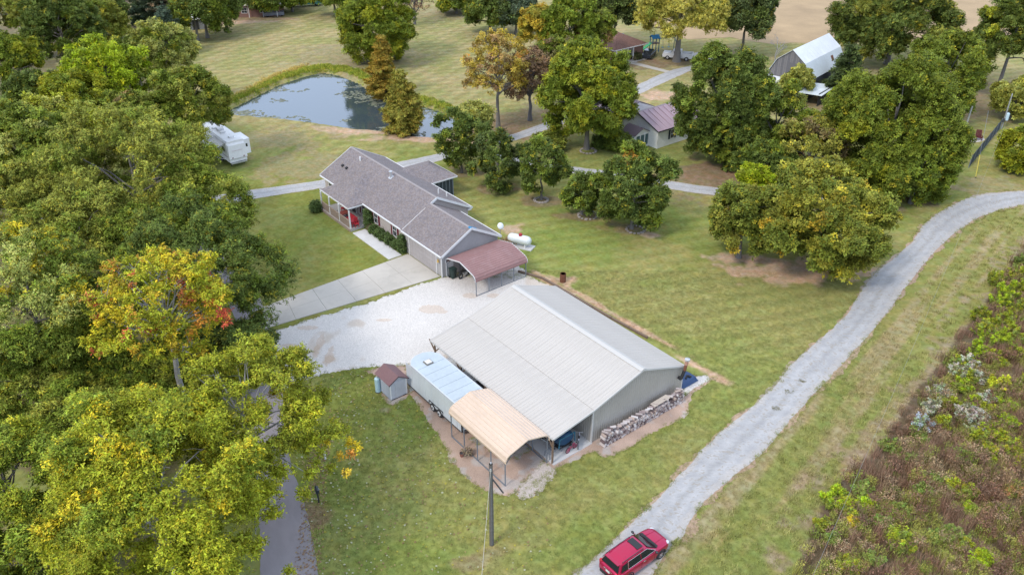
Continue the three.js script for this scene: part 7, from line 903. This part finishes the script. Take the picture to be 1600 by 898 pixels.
{
  const r = rng(701), list = [], band = (pts, w, n, cols) => { for (let i = 0; i < n; i++) { const k = r() * (pts.length - 1), j = Math.min(pts.length - 2, Math.floor(k)), f = k - j, x = lerp(pts[j][0], pts[j + 1][0], f) + (r() - 0.5) * w * 2 * r(), z = lerp(pts[j][1], pts[j + 1][1], f) + (r() - 0.5) * w * 2; if (insidePoly(POND, x, z)) continue; const cl = cols[Math.floor(r() * cols.length)], v = 0.8 + 0.4 * r(); list.push({ p: [x, groundY(x, z), z], ry: r() * 6.28, s: 0.5 + 0.45 * r(), c: cl.map((q) => q * v) }); } };
  const gy = [[0.46, 0.42, 0.06], [0.30, 0.36, 0.04], [0.17, 0.26, 0.03], [0.36, 0.38, 0.05]];
  band([[-45.69, -123.59],[-43.02, -129.69],[-39.80, -138.51],[-36.11, -143.71],[-33.38, -145.32],[-29.94, -143.91]], 1.6, 950, gy); band([[-30.08, -144.71],[-26.28, -140.79],[-22.66, -134.87]], 1.4, 320, gy); band([[-15.31, -127.71],[-10.97, -124.21],[-8.19, -120.87]], 1.3, 260, gy); band([[-46.17, -125.15],[-43.49, -131.38],[-40.45, -141.17],[-36.67, -146.34]], 1.0, 260, [[0.55, 0.42, 0.13]]);
  scatter('bank_reeds', TUFT.reed, list, 'yellow-green reeds and grass along the far bank of the pond', 'reeds');
  const pl = [], pad = new THREE.CircleGeometry(0.26, 7).rotateX(-Math.PI / 2), pc = []; for (let i = 0; i < pad.attributes.position.count; i++) pc.push(1, 1, 1); pad.setAttribute('color', new THREE.Float32BufferAttribute(pc, 3));
  const blobs = [[-23.79, -131.04, 5.5, 2.4], [-21.49, -128.04, 4, 2.6], [-19.80, -126.10, 3, 1.5], [-20.49, -114.35, 5, 1.2], [-17.34, -113.01, 4, 1.2], [-14.27, -112.75, 3, 1.0], [-13.37, -124.21, 5, 2.2], [-10.73, -120.87, 3, 3], [-27.03, -136.67, 4, 2.2], [-41.70, -121.77, 4, 1.6], [-40.84, -127.71, 5, 1.5], [-42.85, -122.37, 3, 1.0], [-38.23, -133.80, 6, 1.4], [-32.86, -141.56, 6, 1.3], [-37.31, -119.99, 6, 0.8], [-30.70, -118.54, 7, 0.8]];
  for (const [x, z, rx, rz] of blobs) { const n = Math.round(rx * rz * 14); for (let i = 0; i < n; i++) { const a = r() * 6.283, q = Math.pow(r(), 0.6), px = x + Math.cos(a) * q * rx, pz = z + Math.sin(a) * q * rz; if (!insidePoly(POND, px, pz) || fbm(px / 2.2, pz / 2.2, 77, 3) < 0.42) continue; const v = 0.75 + 0.5 * r(); pl.push({ p: [px, -0.49 + 0.012 * r(), pz], ry: r() * 6, rx: (r() - 0.5) * 0.1, rz: (r() - 0.5) * 0.1, s: 0.5 + 0.7 * r(), c: mix3([0.20, 0.205, 0.15], [0.14, 0.155, 0.09], r()).map((k) => k * v) }); } }
  scatter('pond_weed', pad, pl, 'pale patches of floating weed along the pond edges', 'pond weed', M.pad = (() => { const m = std(1, 1, 1, 0.7, { side: THREE.DoubleSide, vertexColors: true }); return m; })());
}

// ---------- the weedy field on the right ----------
{
  const r = rng(801), dead = [], straw = [], green = [], bb = [14, 75, -88, -22];
  for (let i = 0; i < 23000; i++) {
    const x = lerp(bb[0], bb[1], r()), z = lerp(bb[2], bb[3], r()); if (!insidePoly(WEEDS, x, z)) continue; const d = polyDist(WEEDS, x, z); if (d < 0.5 + 1.2 * r() && r() < 0.7) continue;
    const n = fbm(x / 5, z / 5, 90, 3), n2 = fbm(x / 3.2 + 9, z / 3.2, 93, 3), v = 0.7 + 0.6 * r(), it = { p: [x, 0, z], ry: r() * 6.28, rx: (r() - 0.5) * 0.25, rz: (r() - 0.5) * 0.25, s: 0.6 + 0.6 * r(), sy: 0.55 + 0.8 * r() * fbm(x / 2, z / 2, 97, 2) * 1.6 };
    if (n2 > 0.60 && r() < 0.75) straw.push({ ...it, c: mix3([0.36, 0.25, 0.17], [0.30, 0.17, 0.12], r()).map((q) => q * v) });
    else if (r() < (n > 0.5 ? 0.7 : 0.36)) green.push({ ...it, s: it.s * 0.9, c: mix3([0.20, 0.25, 0.045], [0.36, 0.34, 0.08], r()).map((q) => q * v) });
    else { const tn = sstep(fbm(x / 1.7, z / 1.7, 99, 3), 0.35, 0.65); dead.push({ ...it, s: it.s * 1.1, c: mix3(mix3([0.19, 0.118, 0.082], [0.25, 0.140, 0.082], r()), [0.40, 0.30, 0.17], tn * r()).map((q) => q * v) }); }
  }
  scatter('dead_weeds', TUFT.weed, dead, 'dark purplish-brown dead weeds covering the field on the right', 'weeds');
  scatter('dry_grass', TUFT.straw, straw, 'pale pinkish dry grass among the dead weeds on the right', 'dry grass');
  scatter('green_weeds', TUFT.weed, green, 'low olive-green weeds among the dead weeds on the right', 'weeds');
  // rough grass in the strip between lane and weeds and along the lawn edges
  const gr = []; for (let i = 0; i < 26000; i++) { const x = lerp(6, 70, r()), z = lerp(-92, -26, r()), ac = (x - dirAlong[2]) * -dirAlong[1] + (z - dirAlong[3]) * dirAlong[0]; if (ac < 4.4 || ac > 24 || insidePoly(WEEDS, x, z) || insidePoly(LANE_ALL, x, z)) continue; const al = (x - dirAlong[2]) * dirAlong[0] + (z - dirAlong[3]) * dirAlong[1], k = sstep(fbm(ac * 1.05, al / 16, 12, 3), 0.47, 0.66), v = 0.75 + 0.5 * r(); if (r() < 0.45) continue; gr.push({ p: [x, 0, z], ry: r() * 6.28, s: 0.5 + 0.6 * r(), sy: 0.6 + 0.5 * r(), c: mix3(mix3([0.26, 0.285, 0.075], [0.37, 0.35, 0.13], r()), [0.46, 0.36, 0.19], k * 0.8).map((q) => q * v) }); }
  scatter('rough_grass', TUFT.grass, gr, 'rough striped grass strip between the gravel lane and the weeds', 'grass');
  { const q = rng(911), fr = []; for (const [x, z] of EDGE) { if (z < -90 || q() < 0.45 || insidePoly(LANE_ALL, x, z)) continue; const v = 0.75 + 0.5 * q(); fr.push({ p: [x + (q() - 0.5) * 0.3, 0, z + (q() - 0.5) * 0.3], ry: q() * 6.28, s: 0.35 + 0.45 * q(), sy: 0.7, c: mix3([0.20, 0.25, 0.06], [0.32, 0.30, 0.12], q()).map((k) => k * v) }); } for (const [x, z] of [[23.72, -53.77],[22.36, -52.33],[20.65, -50.24]]) for (let i = 0; i < 8; i++) fr.push({ p: [x + (q() - 0.5) * 0.7, 0.016, z + (q() - 0.5) * 0.45], ry: q() * 6, s: 0.35 + 0.25 * q(), sy: 0.5, c: [0.16, 0.15, 0.06] }); scatter('edge_grass', TUFT.grass, fr, 'short grass creeping over the edges of gravel and dirt', 'grass'); }
  { const q = rng(921), lg = []; for (let i = 0; i < 52000; i++) { const x = lerp(-17, 34, q()), z = lerp(-72, -30, q()), [sx, sz] = [(x - OX) * CA - (z - OZ) * SA, -(x - OX) * SA - (z - OZ) * CA]; if (insidePoly(LAWN_NO, x, z) || insidePoly(LANE_ALL, x, z) || (x < -13 + 0.0 && z > -46)) continue; const t = groundTone(x, z), v = 0.97 + 0.18 * q(); lg.push({ p: [x, -0.02, z], ry: q() * 6.28, s: 0.35 + 0.35 * q(), sy: 0.55, c: mix3(t, [t[0] * 1.12, t[1] * 1.04, t[2]], q()).map((k) => k * v) }); } scatter('lawn_grass', TUFT.grass, lg, 'mown lawn grass round the metal building', 'grass');
    const leaf = leafSpray(1, 0.01, 0.16, 0.11, 3, 0.1), fl = []; for (let i = 0; i < 2600; i++) { const k = Math.pow(q(), 1.6), x = lerp(-15, 2, k) + (q() - 0.5) * 3, z = lerp(-62, -33, q()); if (insidePoly(LAWN_NO, x, z)) continue; fl.push({ p: [x, 0.05, z], ry: q() * 6.28, rx: (q() - 0.5) * 0.8, rz: (q() - 0.5) * 0.8, s: 0.7 + 0.7 * q(), c: [[0.50, 0.36, 0.14], [0.36, 0.22, 0.10], [0.62, 0.56, 0.34], [0.52, 0.42, 0.06]][Math.floor(q() * 4)] }); } for (let i = 0; i < 700; i++) { const k = q(), t = q(), p = [lerp(-12.6, -14.4, k) + (q() - 0.5) * 1.6, 0.03, lerp(-34, -47, k)]; fl.push({ p, ry: q() * 6.28, rx: (q() - 0.5), rz: (q() - 0.5), s: 0.7 + 0.6 * q(), c: [[0.42, 0.24, 0.13], [0.34, 0.19, 0.11], [0.5, 0.33, 0.16]][Math.floor(q() * 3)] }); } scatter('fallen_leaves', leaf, fl, 'fallen tan and yellow leaves in the grass beside the road', 'leaves'); }
  // bushes one can tell apart
  const yl = 'yellow-green leafy bush growing among the brown weeds', gl = 'green leafy bush growing among the brown weeds', wl = 'white-flowering weed clump among the brown weeds', gp = ['yellow-green bushes in the weedy field', 'green bushes in the weedy field', 'white-flowering clumps in the weedy field'];
  const rows = [], nth = ['first', 'second', 'third', 'fourth', 'fifth', 'sixth', 'seventh', 'eighth', 'ninth', 'tenth', 'eleventh', 'twelfth', 'thirteenth', 'fourteenth', 'fifteenth', 'sixteenth', 'seventeenth', 'eighteenth', 'nineteenth', 'twentieth'];
  const B = (u, x, z, R, h, c, m, lab, g, s) => { const t = shrub('weed_bush', lab, 'bush', x, z, R * 1.1, h * 1.2, c, m, s, 'tiny', 0.9, g, u || [0.22, 0.27, 0.06]); if (g) rows.push(t); return t; };
  camera.updateMatrixWorld(true); camera.updateProjectionMatrix();
  const rowLabels = () => { // counted from the left within each row of the field
    const where = ['in the row beyond the white-flowering clumps', 'level with the white-flowering clumps', 'just nearer than the white-flowering clumps', 'nearest the bottom edge of the weedy field'], sets = new Map();
    for (const t of rows) { const p = t.position.clone().project(camera), v = (1 - p.y) * 449, k = (v < 565 ? 0 : v < 690 ? 1 : v < 800 ? 2 : 3) + '|' + t.userData.group; t.userData.u = p.x; if (!sets.has(k)) sets.set(k, []); sets.get(k).push(t); }
    for (const [k, l] of sets) { const kind = l[0].userData.group.replace(' in the weedy field', ''); l.sort((p, q) => p.userData.u - q.userData.u).forEach((t, i) => { t.userData.label = l.length === 1 ? `only one of the ${kind} ${where[+k[0]]}` : kind.startsWith('white') ? `${nth[i]} from left of the ${kind} in the patch ${+k[0] > 1 ? 'front' : 'on the right'}` : `${nth[i]} from left of the ${kind} ${where[+k[0]]}`; delete t.userData.u; }); }
  };
  const Y = C.bright, Ym = C.yellow, G = [0.22, 0.30, 0.06], W = [0.50, 0.50, 0.38];
  B(0, 24.47, -36.02, 0.85, 1.5, [0.34, 0.42, 0.03], Y, 'biggest round yellow-green bush near the bottom of the weedy field', null, 811); B(0, 39.05, -52.33, 0.75, 1.5, [0.50, 0.52, 0.03], C.yellow, 'brightest lemon-yellow bush right of the white-flowering clumps', null, 812); B(0, 20.84, -34.37, 0.7, 1.1, C.yg, Y, 'yellow-green bush cut off by the bottom edge of the weedy field', null, 813);
  let s = 820; for (const [x, z, R, h] of [[34.76, -46.02,0.8,1.3],[34.68, -44.65,0.6,1],[36.14, -52.50,0.8,1.2],[37.17, -53.34,0.7,1.2],[32.73, -47.81,0.6,1.1],[35.81, -47.08,0.7,1.0],[36.52, -45.33,0.8,1.0],[36.45, -44.32,0.6,0.9],[39.53, -57.37,0.8,1.3],[41.79, -60.29,0.9,1.4],[43.16, -61.31,0.8,1.3],[42.79, -58.80,0.8,1.4],[45.55, -62.36,0.9,1.4],[44.39, -59.29,0.8,1.2],[47.46, -66.81,1.0,1.5],[50.11, -69.84,1.0,1.6],[46.87, -63.98,0.9,1.4],[21.44, -39.96,0.7,1.0],[22.42, -39.55,0.5,0.8],[28.90, -36.38,0.55,0.8],[29.17, -35.11,0.6,0.9],[30.51, -41.45,0.6,0.9],[31.20, -40.85,0.5,0.9],[23.77, -39.96,0.5,0.8],[22.50, -38.81,0.4,0.7],[40.78, -56.90,0.6,1.0],[38.51, -50.08,0.7,0.9],[36.57, -49.69,0.6,0.9],[40.89, -55.53,0.5,0.9],[45.66, -65.09,0.9,1.4],[44.33, -60.80,0.8,1.3],[49.18, -67.40,0.9,1.4],[41.62, -58.80,0.8,1.2],[38.00, -55.53,0.7,1.1],[34.26, -50.08,0.6,1.0],[36.01, -50.08,0.6,1.1],[43.12, -56.90,0.7,1.1],[41.65, -53.34,0.7,1.0],[37.77, -48.18,0.6,0.9],[42.78, -62.89,0.8,1.2],[47.45, -69.22,0.9,1.4],[22.35, -40.85,0.5,0.8],[20.32, -37.98,0.5,0.8],[25.42, -36.64,0.4,0.7],[30.63, -39.38,0.45,0.7],[36.12, -46.37,0.6,0.9],[36.39, -43.33,0.7,0.9]]) B(0, x, z, R, h, s % 3 ? C.yg : Y, s % 2 ? Ym : Y, yl, gp[0], s++);
  for (const [x, z, R, h] of [[27.63, -45.33,0.65,0.9],[32.30, -44.32,0.65,0.9],[28.04, -40.85,0.6,1.0],[28.70, -43.99,0.6,0.8],[29.24, -42.07,0.6,0.9],[23.99, -41.15,0.7,0.9],[28.41, -36.90,0.7,0.9],[25.91, -39.38,0.45,0.7],[30.47, -46.51,0.45,0.6],[24.40, -38.26,0.5,0.8],[20.59, -36.90,0.5,0.7],[27.17, -36.90,0.5,0.7],[22.58, -35.11,0.5,0.7],[37.03, -55.53,0.6,0.9],[51.67, -72.40,0.9,1.3],[30.24, -47.08,0.5,0.7]]) B(0, x, z, R, h, G, C.oak, gl, gp[1], s++);
  for (const [x, z, R, h] of [[33.79, -51.27,0.8,1.2],[36.94, -54.20,0.9,1.3],[38.21, -55.53,0.7,1.2],[38.08, -53.51,0.7,1.1],[34.71, -48.93,0.8,1.2],[34.67, -47.81,0.7,1.1],[37.30, -50.87,0.6,1.0],[32.59, -49.69,0.7,1.1],[35.86, -48.55,0.6,1.0]]) B([0.20, 0.24, 0.08], x, z, R, h, W, C.oak, wl, gp[2], s++);
  rowLabels(); B(0, 30.78, -47.66, 0.75, 1.2, [0.44, 0.50, 0.52], C.oak, 'bluish-white flowering clump at the left front of the white clumps', null, s++); B(0, 34.31, -40.85, 0.5, 0.8, [0.40, 0.24, 0.10], C.gold, 'orange-tan bush at the right edge of the weedy field', null, s++); B(0, 22.39, -38.15, 0.35, 0.7, C.yellow, C.gold, 'small golden flower clump low in the weedy field', null, s++);
}
scene.traverse((o) => { if (o.isMesh) { o.castShadow = true; o.receiveShadow = true; if (o.isInstancedMesh && o.parent !== scene) o.userData.kind = 'stuff'; } });
console.log('sprays', total);
renderer.render(scene, camera);
